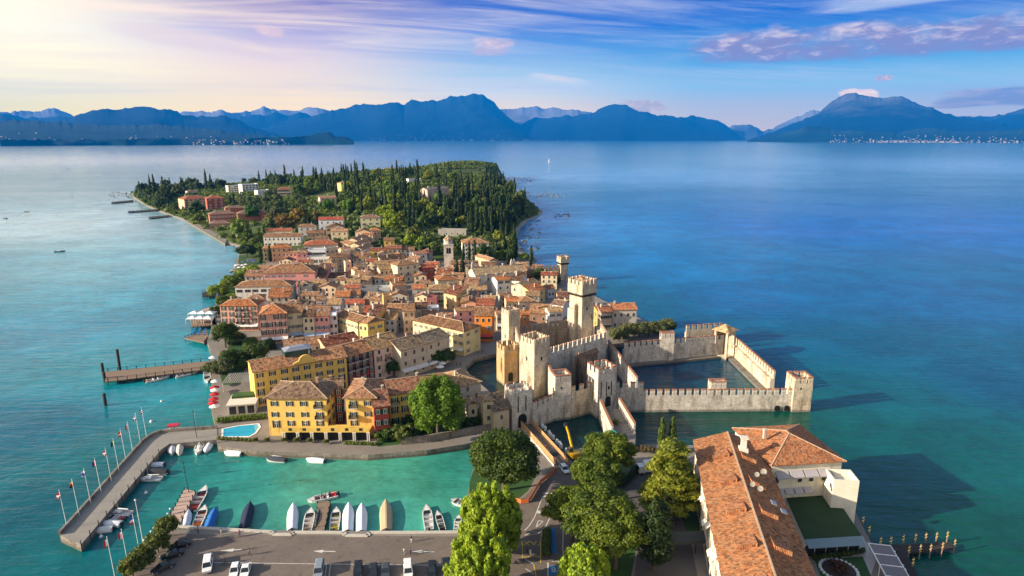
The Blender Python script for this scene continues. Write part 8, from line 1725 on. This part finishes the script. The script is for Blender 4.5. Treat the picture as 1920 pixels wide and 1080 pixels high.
# low undergrowth and the far olive groves: one mass nobody could count
g = np.random.default_rng(77); PX = g.uniform(-640, 60, 60000); PY = g.uniform(500, 1540, 60000)
Z_ = hgt(PX, PY); keep_ = (Z_ > 1.3) & (g.random(60000) < np.clip(900 / PY, .35, 1.0)); PX, PY, Z_ = PX[keep_], PY[keep_], Z_[keep_]
ok = np.ones(len(PX), bool)
for a, b, c in CENT: ok &= (PX - a) ** 2 + (PY - b) ** 2 > (c + 2.0) ** 2
mead = ((PX + 85) / 38) ** 2 + ((PY - 1235) / 40) ** 2 < 1; ok &= ~mead
ok &= fbm2(PX / 60, PY / 60, 5) > .36
PX, PY, Z_ = PX[ok][:9500], PY[ok][:9500], Z_[ok][:9500]
Cs, Ns, Ss, Ts = [], [], [], []
for k in range(10):
    r = g.uniform(1.6, 3.4, len(PX)) * (.8 + PY / 2200); d = g.normal(size=(len(PX), 3)); d[:, 2] = abs(d[:, 2]); d /= np.linalg.norm(d, axis=1)[:, None]
    Cs.append(np.stack([PX, PY, Z_ + .4], 1) + d * r[:, None] * np.array([1, 1, 1.15])); nn = d + g.normal(size=d.shape) * .3; Ns.append(nn / np.linalg.norm(nn, axis=1)[:, None]); Ss.append(r * g.uniform(.6, 1.0, len(PX))); Ts.append(np.clip(fbm2(PX / 25, PY / 25, 9) + g.normal(size=len(PX)) * .15, 0, 1))
ug = link('undergrowth', quads_mesh('undergrowth', np.concatenate(Cs), np.concatenate(Ns), np.concatenate(Ss), np.concatenate(Ts), g), color=(.10, .14, .034))
tag(ug, 'low green undergrowth and olive scrub covering the hill between the trees', 'undergrowth', kind='stuff')

# ================================================================== small houses in the gaps of the old town
fr_ = random.Random(3); FP = [(455, 560), (500, 500), (600, 455), (660, 440), (760, 475), (880, 515), (1010, 520), (1060, 560), (1040, 590), (930, 600), (890, 640), (780, 615), (690, 640), (600, 612), (470, 600)]
WN = [('cream', CREAM), ('white', WHITE), ('pink', PINK), ('tan', TAN), ('grey', GRY), ('stone', STO), ('peach', PEA)]; RN = [('orange', rORG), ('red', rRED), ('brown', rBRN), ('sandy', rTAN), ('mottled', rMIX), ('pale pink', rPNK), ('grey brown', rGRY)]
used_l = set(); fcnt = 0; ANCH = list(HOUSES)
def short(lab):
    ws = lab.split(); out = []
    for w_ in ws:
        if w_ in ('with', 'under', 'behind', 'in', 'of', 'by', 'right', 'left', 'between', 'facing', 'next', 'at', 'beside', 'standing', 'over', 'below', 'among', 'joined', 'just', 'near', 'squeezed', 'and', 'above', 'on'): break
        out.append(w_)
    return ' '.join(out[:5])
for t_ in range(1500):
    if fcnt >= 62: break
    x, y = fr_.uniform(455, 1060), fr_.uniform(440, 645)
    if not inpoly(x, y, FP): continue
    p = Wg(x, y); w_, d_ = fr_.uniform(6, 10.5), fr_.uniform(6, 9); rad = math.hypot(w_, d_) / 2
    if any((p.x - a) ** 2 + (p.y - b) ** 2 < (rad * .72 + c * .78) ** 2 for a, b, c in CENT): continue
    h = fr_.uniform(5.5, 8.4); an = fr_.choice((0, 0, math.pi / 2)) + fr_.uniform(-.25, .25)
    if an > 1: w_, d_ = d_, w_
    wn, rn = fr_.choice(WN), fr_.choice(RN); rt_ = fr_.choice('gggphs')
    nb = sorted(ANCH, key=lambda q: (q[0] - p.x) ** 2 + (q[1] - p.y) ** 2)[:4]; lab = None
    for q in nb:
        rel = 'behind' if p.y > q[1] + 3 else 'in front of' if p.y < q[1] - 3 else 'beside'
        cand = 'low %s house with a %s roof %s the %s' % (wn[0], rn[0], rel, short(q[5]))
        if cand not in used_l and len(cand.split()) <= 16: lab = cand; break
    if not lab: continue
    used_l.add(lab); z = gz(p.x, p.y)
    if an > 1: an -= math.pi / 2; w_, d_ = d_, w_
    ux_, uy_ = math.cos(an), math.sin(an); A0 = p.x - ux_ * w_ / 2 + uy_ * d_ / 2; A1_ = p.y - uy_ * w_ / 2 - ux_ * d_ / 2
    r_ = thing('house', lab, 'house', (A0, A1_, z), an, 'houses of the old town')
    kf = fr_.uniform(.5, .9)
    wl, rf, zr = wall_and_roof(r_, w_, d_, h, rt_, .36, .4, -4, None, wn[1], [v * kf for v in rn[1]]); CENT.append((p.x, p.y, rad)); fcnt += 1; sc_ = fr_.choice(WOODS)
    for f_ in range(2):
        for c in range(int(w_ // 2.8)): link('window', WIN[fr_.choice(('dark', 'dark', 'shut'))], r_, ((c + .5) / int(w_ // 2.8) * w_, 0, h - 2.6 * (f_ + 1) + .6), color=sc_)
    link('chimney', CHIM, rf, (w_ * fr_.uniform(.2, .8), d_ * .5, zr - .2), color=fr_.choice([(.5, .42, .34), (.42, .25, .17)]))
    if fr_.random() < .4: mb = MB(); mb.lathe([(.02, 0), (.35, .05), (.5, .2)], 10); o = mb.build('satellite_dish', M['white'], rf, (w_ * .6, d_ * .4, zr + .2)); o.rotation_euler = (R(60), 0, .4)
